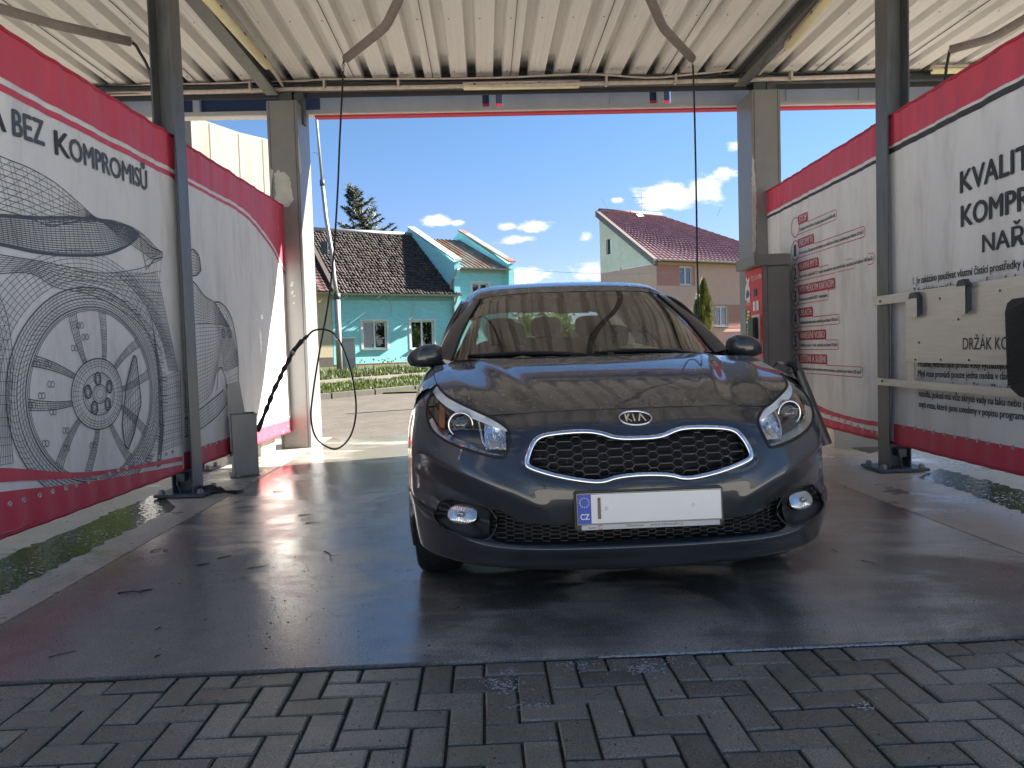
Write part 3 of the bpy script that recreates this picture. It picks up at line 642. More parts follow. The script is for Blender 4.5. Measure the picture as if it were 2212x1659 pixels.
def hem(w, y0, y1, z, parent, r=.012):
    mb = MB(); mb.tube([w.P(y, z, .0) for y in np.linspace(y0, y1, 50)], r, 8); mb.build('hem', M_ROPE, parent, smooth=True)
def sag(y, y0, y1, a): return a*(1-((2*(y-y0)/(y1-y0))-1)**2)
# -------- left banner, near: wire drawing of a car
BL1 = thing('banner', 'left wall banner with a large wire frame drawing of a car wheel', 'banner', (0, 0, 0))
yA, yB = 1.9, 5.60
sheet(WL, yA, yB, .205, 2.69, 'cloth', M_BAN, BL1)
zt = 2.69
za = WL.px(0, 167)[1]; zb = WL.px(0, 181)[1]; zc = WL.px(0, 197)[1]
zband(WL, yA, yB, za, zt+.002, 'red_band', M_BANR, BL1); zband(WL, yA, yB, zc, zb, 'red_stripe', M_BANR, BL1)
hem(WL, yA, yB, zt, BL1); hem(WL, yA, yB, .205, BL1)
band(WL, [(-600, 1420), (-200, 1244), (0, 1155), (195, 1089), (392, 1016)], [(-600, 1160), (-200, 1098), (0, 1063), (195, 1040), (392, 1004)], 'red_band', M_BANR, BL1, off=.0052, n=120)
band(WL, [(-600, 1130), (-200, 1072), (0, 1042), (195, 1029), (392, 996)], [(-600, 1060), (-200, 1032), (0, 1011), (195, 1019), (392, 986)], 'red_stripe', M_BANR, BL1, off=.0052, n=120)
grommets(WL, [WL.px(x, y) for x, y in ((20, 1089), (52, 1080), (83, 1070), (112, 1062), (138, 1055), (164, 1048), (187, 1041), (209, 1032), (231, 1024), (252, 1016), (270, 1010), (290, 1003), (308, 1000), (325, 992), (341, 987), (358, 981), (374, 976))], BL1)
wtext(WL, 'BEZ', (26, 292), 55, (96, 315), .030, 'lettering', M_INKG, BL1)
wtext(WL, 'KVALITA', (-330, 160), 82, (11, 285), .030, 'lettering', M_INK, BL1)
wtext(WL, 'K', (120, 333), 50, (149, 342), .034, 'lettering', M_INK, BL1)
wtext(WL, 'OMPROMISŮ', (150, 344), 46, (318, 411), .032, 'lettering', M_INKG, BL1)
# the drawing
def wl(*pts): return [WL.px(*p) for p in pts]
def coons(mb, b0, b1, nu, nv, wd, n=24, skew=0.):
    """wire grid between two traced curves"""
    A_ = cr(b0, n); B_ = cr(b1, n)
    for k in range(nv+1):
        t_ = k/nv; line2(WL, [tuple(a*(1-t_)+b_*t_) for a, b_ in zip(A_, B_)], wd*(1.5 if k in (0, nv) else 1), mb)
    for i in range(nu+1):
        a = A_[int(round(i*(n-1)/nu))]; j = min(n-1, max(0, int(round((i+skew)*(n-1)/nu)))); b_ = B_[j]
        line2(WL, [tuple(a*(1-t_)+b_*t_) for t_ in np.linspace(0, 1, 5)], wd*.8, mb)
mb = MB(); TH = .0036
cy0, cz0 = WL.px(212, 851)
def ell(ry, rz, n=64, a0=0, a1=2*math.pi, dy=0, dz=0): return [(cy0+dy+ry*math.cos(a), cz0+dz+rz*math.sin(a)) for a in np.linspace(a0, a1, n)]
ryo = abs(WL.px(352, 900)[0]-cy0); rzo = .63
for k, w_ in ((1.00, 2.2), (.975, 1), (.95, 1), (.925, 1), (.90, 1.6), (.87, 1), (.845, 1), (.82, 2.2), (.80, 1.2), (.785, 1)): line2(WL, ell(ryo*k, rzo*k), TH*w_, mb)
for i in range(110):
    a = i/110*2*math.pi; line2(WL, [(cy0+ryo*k*math.cos(a+.06*math.sin(k*22)), cz0+rzo*k*math.sin(a+.06*math.sin(k*22))) for k in (.83, .87, .91, .95, 1.0)], TH*.7, mb)
for k in np.linspace(1.03, 1.30, 8): line2(WL, ell(ryo*k, rzo*k, 40, .25, math.pi*.98, -.02, .02), TH*.8, mb)       # wheel arch
for i in range(46):
    a = .25+i/46*(math.pi*.95-.25); line2(WL, [(cy0-.02+ryo*k*math.cos(a), cz0+.02+rzo*k*math.sin(a)) for k in (1.02, 1.15, 1.31)], TH*.7, mb)
for k, w_ in ((.335, 2.2), (.31, .8), (.285, .8), (.26, .8), (.20, 1.6), (.18, .7), (.155, .7), (.09, 1.6), (.07, .8), (.045, .8)): line2(WL, ell(ryo*k, rzo*k, 40), TH*w_, mb)
for i in range(40):
    a = i/40*2*math.pi; line2(WL, [(cy0+ryo*k*math.cos(a), cz0+rzo*k*math.sin(a)) for k in (.20, .335)], TH*.6, mb)
for i in range(5):
    a = math.pi/2+i*2*math.pi/5+.1; c = (cy0+ryo*.145*math.cos(a), cz0+rzo*.145*math.sin(a))
    for k, w_ in ((.034, 3.2), (.02, 1.6)): line2(WL, [(c[0]+k*.9*math.cos(b_), c[1]+k*1.1*math.sin(b_)) for b_ in np.linspace(0, 2*math.pi, 14)], TH*w_, mb)
for i in range(5):      # twin spokes
    a = math.pi/2+.12+i*2*math.pi/5
    for s_ in (-1, 1):
        a1 = a+s_*.17; a0 = a+s_*.30
        L0 = [(cy0+ryo*k*math.cos(a0+(a1-a0)*t_), cz0+rzo*k*math.sin(a0+(a1-a0)*t_)) for k, t_ in zip(np.linspace(.34, .80, 9), np.linspace(0, 1, 9))]
        L1 = [(cy0+ryo*k*math.cos(a0+s_*.14+(a1-a0)*t_-s_*.03*k), cz0+rzo*k*math.sin(a0+s_*.14+(a1-a0)*t_-s_*.03*k)) for k, t_ in zip(np.linspace(.34, .80, 9), np.linspace(0, 1, 9))]
        coons(mb, L0, L1, 13, 4, TH*.85, 18)
# brake caliper and tread blocks
cal = wl((282, 790), (288, 768), (294, 775), (300, 830), (304, 870), (296, 905), (290, 935), (277, 970), (268, 960), (262, 915), (268, 870), (272, 830))
coons(mb, cal[1:7], [cal[0]]+list(reversed(cal[7:12])), 14, 7, TH*1.1, 20)
line2(WL, cal, TH*3.2, mb, closed=True)
rr_ = random.Random(5)
for i in range(60):     # right side tread lines
    a = -.9+i/60*2.1; k0 = 1.0; line2(WL, [(cy0+ryo*k0*math.cos(a), cz0+rzo*k0*math.sin(a)), (cy0+ryo*1.13*math.cos(a-.02), cz0+rzo*1.02*math.sin(a-.02)+rr_.uniform(-.01, .01))], TH*rr_.choice((.7, .7, 1.8)), mb)
for i in range(26):
    y_ = cy0+ryo*(.86+.0035*i); line2(WL, [(y_+.02, cz0+.52-.012*i), (y_+.075+.012*math.sin(i), cz0+.1), (y_+.05, cz0-.3), (y_-.03, cz0-.55)], TH*.55, mb)
# bodywork of the drawn car
roofl = wl((-260, 230), (-60, 300), (0, 337), (60, 362), (120, 395), (170, 440), (205, 470), (250, 478), (300, 500), (350, 545))
beltl = wl((-260, 430), (-60, 440), (0, 452), (60, 470), (110, 488), (150, 480), (205, 474), (235, 492), (270, 520), (330, 560))
coons(mb, roofl, beltl, 40, 9, TH*.9, 60, 2.); coons(mb, roofl, beltl, 22, 3, TH*.7, 60, -5.)
glass0 = wl((-260, 452), (-100, 462), (0, 465), (80, 470), (160, 470), (215, 476), (270, 488), (300, 505)); glass1 = wl((-260, 505), (-100, 515), (0, 528), (80, 545), (160, 552), (230, 548), (275, 530), (300, 508))
coons(mb, glass0, glass1, 70, 16, TH*1.25, 60, 1.5)
for P_2 in (glass0, glass1): line2(WL, cr(P_2, 50), TH*4.5, mb)
hood0 = wl((-260, 560), (-60, 545), (60, 560), (140, 575), (220, 590), (300, 580), (350, 560)); hood1 = wl((-260, 640), (-60, 600), (60, 590), (120, 620), (200, 640), (290, 690), (352, 760))
coons(mb, hood0, hood1, 34, 8, TH*.9, 60, -2.)
f0 = wl((300, 510), (330, 535), (352, 545)); f1 = wl((316, 582), (335, 560), (352, 556)); coons(mb, f0, f1, 6, 4, TH, 14); line2(WL, f0+list(reversed(f1)), TH*3, mb, closed=True)
d0 = wl((250, 590), (300, 640), (330, 690), (352, 735), (366, 800)); d1 = wl((340, 590), (352, 640), (362, 690), (372, 740), (384, 800)); coons(mb, d0, d1, 26, 12, TH*.9, 30)
s0 = wl((345, 820), (350, 870), (352, 930), (348, 975)); s1 = wl((388, 800), (390, 860), (392, 920), (394, 958)); coons(mb, s0, s1, 16, 10, TH*.9, 24); line2(WL, cr(s0, 24), TH*3, mb)
l0 = wl((-300, 640), (-120, 680), (-40, 780), (-10, 900), (-30, 1010)); l1 = wl((-40, 600), (10, 660), (30, 780), (24, 900), (30, 1000)); coons(mb, l0, l1, 20, 10, TH*.8, 50)
mb.build('car_drawing', M_INKG, BL1, recalc=False)
mb = MB()
for px, py in ((168, 703), (178, 728), (157, 752), (75, 786), (100, 786), (106, 830), (86, 855), (66, 875), (110, 890), (138, 930), (94, 958), (140, 968), (196, 962)):
    for dx in (0, 7):
        c = WL.px(px+dx, py); line2(WL, [(c[0]+.014*math.cos(a), c[1]+.017*math.sin(a)) for a in np.linspace(0, 2*math.pi, 12)], TH*1.2, mb)
mb.build('disc_holes', M_INKG, BL1, recalc=False)
# -------- left banner, far
BL2 = thing('banner', 'left wall banner behind the steel bin, its far end in bright sun', 'banner', (0, 0, 0))
yA, yB = 5.64, 8.235
sheet(WL, yA, yB, .205, 2.69, 'cloth', M_BAN, BL2)
mainl = [(397, 379), (440, 403), (469, 418), (500, 435), (525, 451), (557, 484), (578, 512), (600, 548), (618, 585), (628, 606)]
band(WL, mainl, [(397, 314), (440, 341), (469, 358), (500, 377), (525, 392), (557, 412), (578, 425), (600, 438), (618, 449), (628, 456)], 'red_band', M_BANR, BL2, n=110)
band(WL, [(p[0], p[1]+14) for p in mainl], [(p[0], p[1]+7) for p in mainl], 'red_stripe', M_BANR, BL2, n=110)
band(WL, [(397, 1016), (424, 1005), (500, 977), (560, 954), (640, 926)], [(397, 978), (424, 968), (500, 943), (560, 925), (640, 902)], 'red_band', M_BANR, BL2, n=90)
hem(WL, yA, yB, 2.69, BL2); hem(WL, yA, yB, .205, BL2)
grommets(WL, [WL.px(430+i*11.5, 968-i*3.9) for i in range(18)], BL2)
# rear part of the drawn car
mb = MB()
m0 = wl((400, 552), (415, 538), (428, 552), (432, 580)); m1 = wl((400, 588), (412, 596), (425, 594), (432, 584)); coons(mb, m0, m1, 10, 9, TH*1.1, 16); line2(WL, m0+list(reversed(m1)), TH*3, mb, closed=True)
a0 = wl((398, 596), (420, 612), (440, 640), (462, 655), (480, 680), (497, 706)); a1 = wl((398, 700), (420, 700), (440, 698), (462, 700), (480, 702), (497, 708)); coons(mb, a0, a1, 22, 12, TH*.9, 30); line2(WL, cr(a0, 30), TH*3, mb)
b0 = wl((398, 702), (430, 700), (462, 700), (486, 704), (500, 720), (512, 760)); b1 = wl((398, 890), (430, 872), (455, 848), (468, 800), (490, 800), (514, 790)); coons(mb, b0, b1, 26, 20, TH*.85, 30)
r0 = wl((462, 652), (480, 656), (498, 680), (508, 720), (514, 770), (515, 825)); r1 = wl((462, 700), (470, 715), (475, 740), (480, 770), (487, 800), (490, 830)); coons(mb, r0, r1, 24, 10, TH*.9, 30); line2(WL, cr(r0, 30), TH*3.5, mb)
c0 = wl((398, 905), (430, 885), (458, 862), (482, 842)); c1 = wl((398, 944), (430, 928), (460, 905), (492, 870)); coons(mb, c0, c1, 18, 6, TH*.9, 24); line2(WL, cr(c0, 24), TH*3.5, mb); line2(WL, cr(c1, 24), TH*3, mb)
ar = wl((466, 842), (470, 800), (478, 795), (486, 815), (492, 840)); line2(WL, cr(ar, 20), TH*3, mb)
for px in (483, 497):
    for r_ in (.045, .032, .015):
        c = WL.px(px, 720); line2(WL, [(c[0]+r_*1.15*math.cos(a), c[1]+r_*.9*math.sin(a)) for a in np.linspace(0, 2*math.pi, 18)], TH*1.8, mb)
mb.build('car_drawing', M_INKG, BL2, recalc=False)
# -------- right banner, far: wash programme
BR2 = thing('banner', 'right wall banner listing the numbered wash programmes', 'banner', (0, 0, 0))
yA, yB = 5.80, 8.62
sheet(WR, yA, yB, .22, 2.71, 'cloth', M_BAN, BR2); hem(WR, yA, yB, 2.71, BR2); hem(WR, yA, yB, .22, BR2)
zr0 = WR.px(1891, 338)[1]; zk0, zk1 = WR.px(1891, 346)[1], WR.px(1891, 354)[1]
zband(WR, yA, yB, zr0, 2.712, 'red_band', M_BANR, BR2); zband(WR, yA, yB, zk1, zk0, 'black_stripe', M_INK, BR2)
band(WR, [(1690, 850), (1740, 872), (1772, 890), (1815, 903), (1860, 915), (1900, 922)], [(1690, 820), (1740, 856), (1772, 878), (1815, 894), (1860, 905), (1900, 912)], 'red_stripe', M_BANR, BR2)
band(WR, [(1690, 900), (1740, 910), (1772, 918), (1815, 929), (1860, 940), (1900, 950)], [(1690, 862), (1740, 882), (1772, 899), (1815, 912), (1860, 924), (1900, 933)], 'red_band', M_BANR, BR2)
grommets(WR, [WR.px(1770+i*14.2, 889+i*5.3) for i in range(10)], BR2)
M_TAG = fabric('red tag print', (.47, .03, .06)); M_TAGT = mat('pale print', (.68, .62, .58), .6)
items = [(491, '', 'STOP', 1746, 1809, 'Zastavuje chod zařízení, impulzy mytí, ale čas běží dál.'), (541, '1', 'PŘEDMYTÍ:', 1759, 1871, 'Horká voda s účinným prostředkem na změkčení nečistot, nanášená pod tlakem 50 barů'),
         (591, '2', 'HLAVNÍ MYTÍ:', 1768, 1889, 'Horká voda o teplotě 60°C + aktivní dvousložkový mycí prostředek, nanášená pod tlakem 100 barů'), (640, '3', 'MYTÍ MĚKKÝM KARTÁČEM:', 1806, 1790, 'Horká voda o teplotě 60°C + aktivní pěna'),
         (689, '4', 'OPLACH:', 1756, 1815, 'Studená upravená voda, nanášená pod tlakem 100 barů'), (737, '5', 'NANESENÍ VOSKU:', 1784, 1813, 'Změkčená voda + vosk, nanášená pod tlakem 50 barů'),
         (786, '6', 'LEŠTĚNÍ A SUŠENÍ:', 1787, 1866, 'Demineralizovaná voda upravená reverzní osmózou, nanášená pod tlakem 100 barů')]
def wfix(w, s, y0, z0, H, Wd, bold, m, parent, off=.005, name='lettering'):
    V, F_ = txt_mesh(s, 1., 0.); ch = txt_mesh('H', 1., 0.)[0][:, 1].max(); V = V.copy(); V[:, 0] -= V[:, 0].min(); sx_ = Wd/V[:, 0].max(); dr = 1 if w.n > 0 else -1; mb = MB()
    for k, (dx, dz) in enumerate(((0, 0), (bold, 0), (-bold, 0)) if bold else ((0, 0),)): mb.add([w.P(y0+dr*(q[0]*sx_+dx*H), z0+(q[1]/ch+dz)*H, off+k*.0004) for q in V], F_)
    return mb.build(name, m, parent, recalc=False)
for i, (py, num, head, xe, xs_, sub) in enumerate(items):
    cyy, czz = WR.px(1718.5+i*.4, py); yt = WR.px(xe, py)[0]; ys = WR.px(xs_, py)[0]; r_ = .098
    t_ = empty('programme_entry', (0, 0, 0)); t_.parent = BR2
    mb = MB(); line2(WR, [(cyy+r_*math.cos(a), czz+r_*math.sin(a)) for a in np.linspace(0, 2*math.pi, 36)], .009, mb, off=.004); line2(WR, [(cyy-.06, czz-.085), (ys+.03, czz-.085), (ys+.008, czz-.078), (ys, czz-.06), (ys, czz-.02), (ys+.008, czz-.004), (ys+.03, czz+.002), (yt-.0, czz+.002)], .006, mb, off=.004); mb.build('outline', M_TAG, t_, recalc=False)
    A = [[WR.P(cyy-.062-(yt-.0-cyy+.062)*0-(cyy-.062-yt)*k/14, czz+z_, .003) for k in range(15)] for z_ in (.008, .04, .07, .102)]
    A[0][0] = WR.P(cyy-.09, czz+.008, .003); A[3][14] = WR.P(yt+.012, czz+.102, .003)
    mb = MB(); mb.grid(np.array(A)); mb.build('tag_plate', M_TAG, t_, recalc=False)
    wfix(WR, head, cyy-.105, czz+.026, .062, abs(yt-cyy)-.125, .035, M_TAGT, t_, name='title')
    wfix(WR, sub, cyy-.105, czz-.056, .030, abs(ys-cyy)-.13, .02, M_INK, t_, name='description')
    if num: wfix(WR, num, cyy+.034, czz-.058, .115, .05, .018, M_INK, t_, name='number')
# -------- right banner, near: rules
BR1 = thing('banner', 'right wall banner with printed rules behind the mat holder', 'banner', (0, 0, 0))
yA, yB = 2.2, 5.72
sheet(WR, yA, yB, .22, 2.71, 'cloth', M_BAN, BR1); hem(WR, yA, yB, 2.71, BR1); hem(WR, yA, yB, .22, BR1)
zr0 = WR.px(1932, 311)[1]; zk0, zk1 = WR.px(1932, 317)[1], WR.px(1932, 329)[1]
zband(WR, yA, yB, zr0, 2.712, 'red_band', M_BANR, BR1); zband(WR, yA, yB, zk1, zk0, 'black_stripe', M_INK, BR1)
band(WR, [(1932, 956), (2060, 988), (2212, 1024), (2500, 1094), (2900, 1190)], [(1932, 915), (2060, 940), (2212, 969), (2500, 1022), (2900, 1095)], 'red_band', M_BANR, BR1)
grommets(WR, [WR.px(1955+i*21*(1+.012*i), 920+i*4.2*(1+.012*i)) for i in range(12)], BR1)
wtext(WR, 'KVALITA BEZ', (2077, 417), 45, (2390, 299), .035, 'lettering', M_INK, BR1)
wtext(WR, 'KOMPROMISŮ', (2079, 490), 44, (2400, 402), .035, 'lettering', M_INK, BR1)
wtext(WR, 'NAŘÍZENÍ', (2124, 545), 37, (2340, 503), .03, 'lettering', M_INK, BR1)
wtext(WR, '1. Je zakázáno používat vlastní čistící prostředky (kartáče)', (1972, 614), 14.5, (2268, 568), .016, 'rule_text', M_INK, BR1)
wtext(WR, '2. Je zakázáno mytí kartáčem v myčce, pokud není', (1973, 636), 14.5, (2225, 606), .016, 'rule_text', M_INK, BR1)
wtext(WR, 'Prosíme, nesměrujte proud vody vycházejícího', (1983, 792), 13.5, (2190, 797), .016, 'rule_text', M_INK, BR1)
wtext(WR, 'Mytí vozu provádí pouze jedna osoba v daném', (1983, 813), 13.5, (2198, 821), .016, 'rule_text', M_INK, BR1)
wtext(WR, 'Provozovatel neručí za škody', (1983, 836), 13.5, (2190, 848), .016, 'rule_text', M_INK, BR1)
wtext(WR, 'vozidla, pokud má vůz skryté vady na laku nebo p', (1985, 856), 13.5, (2216, 881), .016, 'rule_text', M_INK, BR1)
wtext(WR, 'mytí vozu, které jsou uvedeny v popisu programu', (1985, 879), 13.5, (2216, 908), .016, 'rule_text', M_INK, BR1)
# ------------------------------------------------------------------ mat holder on the right
M_ALU = mat('brushed aluminium', (.58, .55, .51), .42, metal=.45, var=.14, vscale=6, stretch=(1, .3, 6))
XH = 2.86
def hx(x, y): p = onX(x, y, XH); return p[1], p[2]
MH = thing('mat_holder', 'aluminium mat holder panel on rails in front of the rules banner', 'mat holder')
def bar(low0, low1, h0, name='rail'):
    (ya, za_), (yb, zb_) = hx(*low0), hx(*low1); mb = MB(); vs = []
    for x_ in (XH, XH-.012):
        vs += [(x_, ya, za_), (x_, yb, zb_), (x_, yb, zb_+h0), (x_, ya, za_+h0)]
    mb.add(vs, [(0, 1, 2, 3), (7, 6, 5, 4), (0, 4, 5, 1), (1, 5, 6, 2), (2, 6, 7, 3), (3, 7, 4, 0)]); return mb.build(name, M_ALU, MH, bevel=.002)
za1 = hx(1893, 660)[1]; za2 = hx(1893, 641)[1]; y_n = 3.9
mb = MB(); mb.box(XH-.02, XH-.002, y_n, hx(1890, 650)[0], za1, za2); mb.build('rail', M_ALU, MH, bevel=.003)
zl1 = hx(1899, 831)[1]; zl2 = hx(1899, 816)[1]
mb = MB(); mb.box(XH-.02, XH-.002, y_n, hx(1896, 820)[0], zl1, zl2); mb.build('rail', M_ALU, MH, bevel=.003)
pz0, pz1 = hx(1968, 782)[1], hx(1968, 651)[1]+.0; py1 = hx(1965, 700)[0]
mb = MB(); mb.box(XH-.030, XH-.022, y_n, py1, pz0, hx(1985, 637)[1]); mb.build('holder_plate', M_ALU, MH, bevel=.002)
mb = MB(); mb.box(XH-.018, XH-.010, py1-.09, py1, zl2-.01, pz0+.02); mb.build('bracket', M_ALU, MH)
for (px, py) in ((1901, 651), (1905, 823)):
    c = onX(px, py, XH-.024); mb = MB(); mb.lathe([(0, .004), (.009, .003), (.011, 0)], 10, Matrix.Translation(tuple(c)) @ Matrix.Rotation(-math.pi/2, 4, 'Y')); mb.build('screw', M_INK, MH)
for (px, py) in ((1975, 655), (2030, 645), (2160, 628), (1977, 777), (2032, 777), (2093, 778), (2070, 690), (1985, 740)):
    c = onX(px, py, XH-.032); mb = MB(); mb.lathe([(0, .004), (.007, .003), (.009, 0)], 8, Matrix.Translation(tuple(c)) @ Matrix.Rotation(-math.pi/2, 4, 'Y')); mb.build('rivet', M_GALVD, MH)
M_CLIP = mat('clip plastic', (.05, .052, .055), .5)
for (x0, x1, yt, yb) in ((1982, 2003, 648, 684), (2088, 2110, 622, 677)):
    ya, zt_ = hx(x0, yt); yb_, zb_ = hx(x1, yb)
    t_ = empty('mat_clip', (0, 0, 0)); t_.parent = MH; mb = MB(); ym = (ya+yb_)/2; hw = abs(ya-yb_)/2
    A = [(XH-.032, zb_+.02), (XH-.032, zt_), (XH-.060, zt_+.005), (XH-.068, zb_)]
    vs = [(a, ym-hw, z) for a, z in A]+[(a, ym+hw, z) for a, z in A]; mb.add(vs, [(0, 1, 2, 3), (7, 6, 5, 4), (0, 4, 5, 1), (1, 5, 6, 2), (2, 6, 7, 3), (3, 7, 4, 0)]); mb.build('clip_body', M_CLIP, t_)
    mb = MB(); mb.box(XH-.074, XH-.069, ym-hw, ym+hw, zb_, zt_+.008); mb.build('clip_face', M_ALU, t_, bevel=.002)
    mb = MB(); mb.prism([(-hw*1.05, 0), (hw*1.05, 0), (hw*.7, .04), (-hw*.4, .045)], XH-.03, XH-.066, lambda a, b_, c: (c, ym+a, zt_+.006+b_)); mb.build('clip_pad', M_CLIP, t_)
p = onX(2080, 755, XH-.032); V, F_ = txt_mesh('DRŽÁK KOBERCŮ', 1., 0.0); V = V.copy(); V[:, 0] -= V[:, 0].min(); ch = txt_mesh('H')[0][:, 1].max()
Hc = onX(2080, 730, XH-.032)[2]-p[2]; sc_ = (p[1]-onX(2180, 755, XH-.032)[1])/txt_mesh('DRŽÁK KO')[0][:, 0].max()
mb = MB(); mb.add([(XH-.0325, p[1]-q[0]*sc_, p[2]+q[1]*Hc/ch) for q in V], F_); mb.build('lettering', M_INK, MH, recalc=False)
# rubber car mat hanging at the picture's right edge
XM = XH-.06
def mx_(x, y): q = onX(x, y, XM); return q[1], q[2]
y0m, z0m = mx_(2172, 655); y1m, z1m = mx_(2172, 850); w_m = .42
M_RUB = mat('ribbed rubber', (.012, .012, .013), .55, bump=.25, bscale=120)
MT = thing('rubber_mat', 'black ribbed rubber car mat hanging on the mat holder', 'car mat', (XM, y0m, z1m))
mb = MB(); H_ = z0m-z1m
outl = [(0.02, 0.09), (.05, .03), (.12, -.01), (w_m, -.04), (w_m, H_+.03), (.06, H_+.02), (.02, H_+.0), (.0, H_-.05)]
mb.prism([(-a, b_) for a, b_ in outl], -.006, .006, lambda a, b_, c: (c, a, b_)); mb.build('mat_sheet', M_RUB, MT, bevel=.003)
mb = MB()
for k in range(30):
    z = .05+k*(H_-.08)/30; mb.add([(-.009, -.03, z), (-.009, -w_m, z+.10), (-.009, -w_m, z+.108), (-.009, -.03, z+.008), (-.0055, -.03, z-.004), (-.0055, -w_m, z+.096), (-.0055, -w_m, z+.112), (-.0055, -.03, z+.012)], [(0, 1, 2, 3), (4, 5, 1, 0), (3, 2, 6, 7)])
mb.build('ribs', M_RUB, MT)
# unseen plain banners added past the neighbouring bays to block low sky reflections
for X_, n_, lab in ((-7.95, 1, 'unseen plain banner added past the left bay to block sky reflections'), (8.45, -1, 'unseen plain banner added past the right bay to block sky reflections')):
    W_ = Wall(X_, n_, 3.3+n_); NB = thing('banner', lab, 'banner', (0, 0, 0)); sheet(W_, 2.4, 8.4, .21, 2.7, 'cloth', M_BAN, NB, ny=60, nz=12); zband(W_, 2.4, 8.4, 2.3, 2.702, 'red_band', M_BANR, NB); zband(W_, 2.4, 8.4, .209, .42, 'red_band', M_BANR, NB)
# ------------------------------------------------------------------ ceiling booms and hoses
M_FOAM = mat('pipe lagging', (.20, .17, .16), .8, var=.25, vscale=18, bump=.3, bscale=90)
M_HOSE = mat('black rubber hose', (.012, .012, .013), .38, var=.2, vscale=30)
M_FIT = mat('steel fitting', (.40, .40, .40), .3, metal=.9)
def boom(label, pts, z, r=.040, drop=None, hl=None):
    P = [Vector(onZ(x, y, z)) for x, y in pts]
    t_ = thing('boom_arm', label, 'boom arm', P[-1], 0, 'hose booms under the canopy roof'); rel = [p-P[-1] for p in P]
    up_ = rel[0]+(rel[0]-rel[1])*3; mb = MB(); Q = []
    Q.append(up_)
    for i, p in enumerate(rel):
        if 0 < i < len(rel)-1:
            a = (rel[i-1]-p).normalized()*.10; b_ = (rel[i+1]-p).normalized()*.10; Q += [p+a, p+a*.35+b_*.35-(a+b_)*.1, p+b_]
        else: Q.append(p)
    mb.tube(Q, r, 14); mb.build('lagged_pipe', M_FOAM, t_, smooth=True)
    mb = MB(); mb.tube([up_, up_+Vector((0, 0, ROOF_Z-z))], .03, 10); mb.build('pivot', M_GALV, t_, smooth=True)
    return t_, P[-1]
bA, eA = boom('lagged hose boom ending over the car\'s left front of the photo', [(872, -40), (862, -2), (833, 58), (748, 126)], 3.82); bA['label'] = 'lagged hose boom carrying the looped hose beside the left column'
bB, eB = boom('lagged hose boom carrying the straight hose behind the car', [(1393, -30), (1406, 0), (1432, 60), (1495, 126)], 3.82)
bC, eC = boom('lagged hose boom above the left banner', [(-60, 2), (0, 18), (105, 50), (282, 90)], 3.82)
bD, eD = boom('lagged hose boom above the right banner', [(2290, -10), (2212, 42), (2140, 84), (2052, 107)], 3.82)
def hose(label, pts, r=.0095, name='hose', n=120, fit=None):
    P = cr([tuple(p) for p in pts], n); o0 = P[0]; t_ = thing(name, label, 'hose', tuple(o0)); mb = MB(); mb.tube([tuple(q-o0) for q in P], r, 8); mb.build('hose_line', M_HOSE, t_, smooth=True)
    for k, rr, nm in (fit or []):
        a = P[k]-o0; b_ = P[k+3]-o0; mb = MB(); mb.tube([tuple(a), tuple(a*.75+b_*.25), tuple(a*.74+b_*.26), tuple(b_)], [rr, rr, rr*.75, rr*.75], 10); mb.build(nm, M_FIT, t_, smooth=True)
    return t_
y_h = eA[1]
H1 = [tuple(eA), onY(742, 136, y_h-.0), onY(740, 185, y_h), onY(734, 300, y_h-.02), onY(729, 420, y_h-.05), onY(720, 560, y_h-.08), onY(708, 660, y_h-.1), onY(690, 760, y_h-.12), onY(676, 850, y_h-.12), onY(672, 905, y_h-.1), onY(685, 948, y_h-.05), onY(723, 970, y_h-.02), onY(755, 945, y_h-.02), onY(769, 890, y_h-.04), onY(762, 820, y_h-.06), onY(742, 755, y_h-.09), onY(722, 722, y_h-.12), onY(700, 712, y_h-.18), onY(678, 714, y_h-.25), onY(664, 726, y_h-.32)]
hose('black hose hanging in a big loop beside the left column', H1, fit=[(8, .018, 'fitting'), (114, .016, 'fitting')], n=140)
hose('black hose hanging straight down behind the car', [tuple(eB)]+[onY(x, y, eB[1]) for x, y in ((1497, 150), (1500, 230), (1504, 420), (1506, 560), (1508, 640), (1510, 760), (1513, 900))], fit=[(10, .017, 'fitting')])
hose('short black hose dropping behind the left post', [tuple(eC), onY(293, 98, eC[1]), onY(303, 115, eC[1]), onY(318, 142, eC[1]), onY(328, 180, eC[1]+.05), onY(334, 320, eC[1]+.3), onY(334, 420, eC[1]+.4)], r=.014, fit=[(6, .022, 'fitting')])
hose('short black hose dropping behind the right banner', [tuple(eD), onY(2050, 116, eD[1]), onY(2047, 132, eD[1]), onY(2044, 150, eD[1]), onY(2040, 200, eD[1]), onY(2036, 420, eD[1])], r=.014, fit=[(10, .022, 'fitting')])
# ---- steel bin with back plate (brush holder) and brush lance
M_SS = mat('stainless sheet', (.30, .29, .275), .38, metal=.7, var=.18, vscale=5, stretch=(1, 1, .2), dirt=((.30, .28, .26), 6, .55, .85))
b0 = Vector(onZ(506, 1031)); b1 = Vector(onZ(560, 1026)); b2 = Vector(onZ(586, 1015)); d1 = (b1-b0); w1 = d1.length; d1.normalize(); d2 = Vector((-d1.y, d1.x, 0)); w2 = .27
ang = math.atan2(d1.y, d1.x)
hb = onY(500, 897, b0.y)[2]
BIN = thing('brush_bin', 'open stainless brush bin with tall back plate, bolted to the floor', 'bin', b0, ang)
th_ = .004; mb = MB()
mb.box(0, w1, 0, th_, .0, hb); mb.box(0, w1, w2-th_, w2, .0, hb); mb.box(0, th_, th_, w2-th_, .0, hb); mb.box(w1-th_, w1, th_, w2-th_, 0, hb); mb.box(th_, w1-th_, th_, w2-th_, .02, .03)
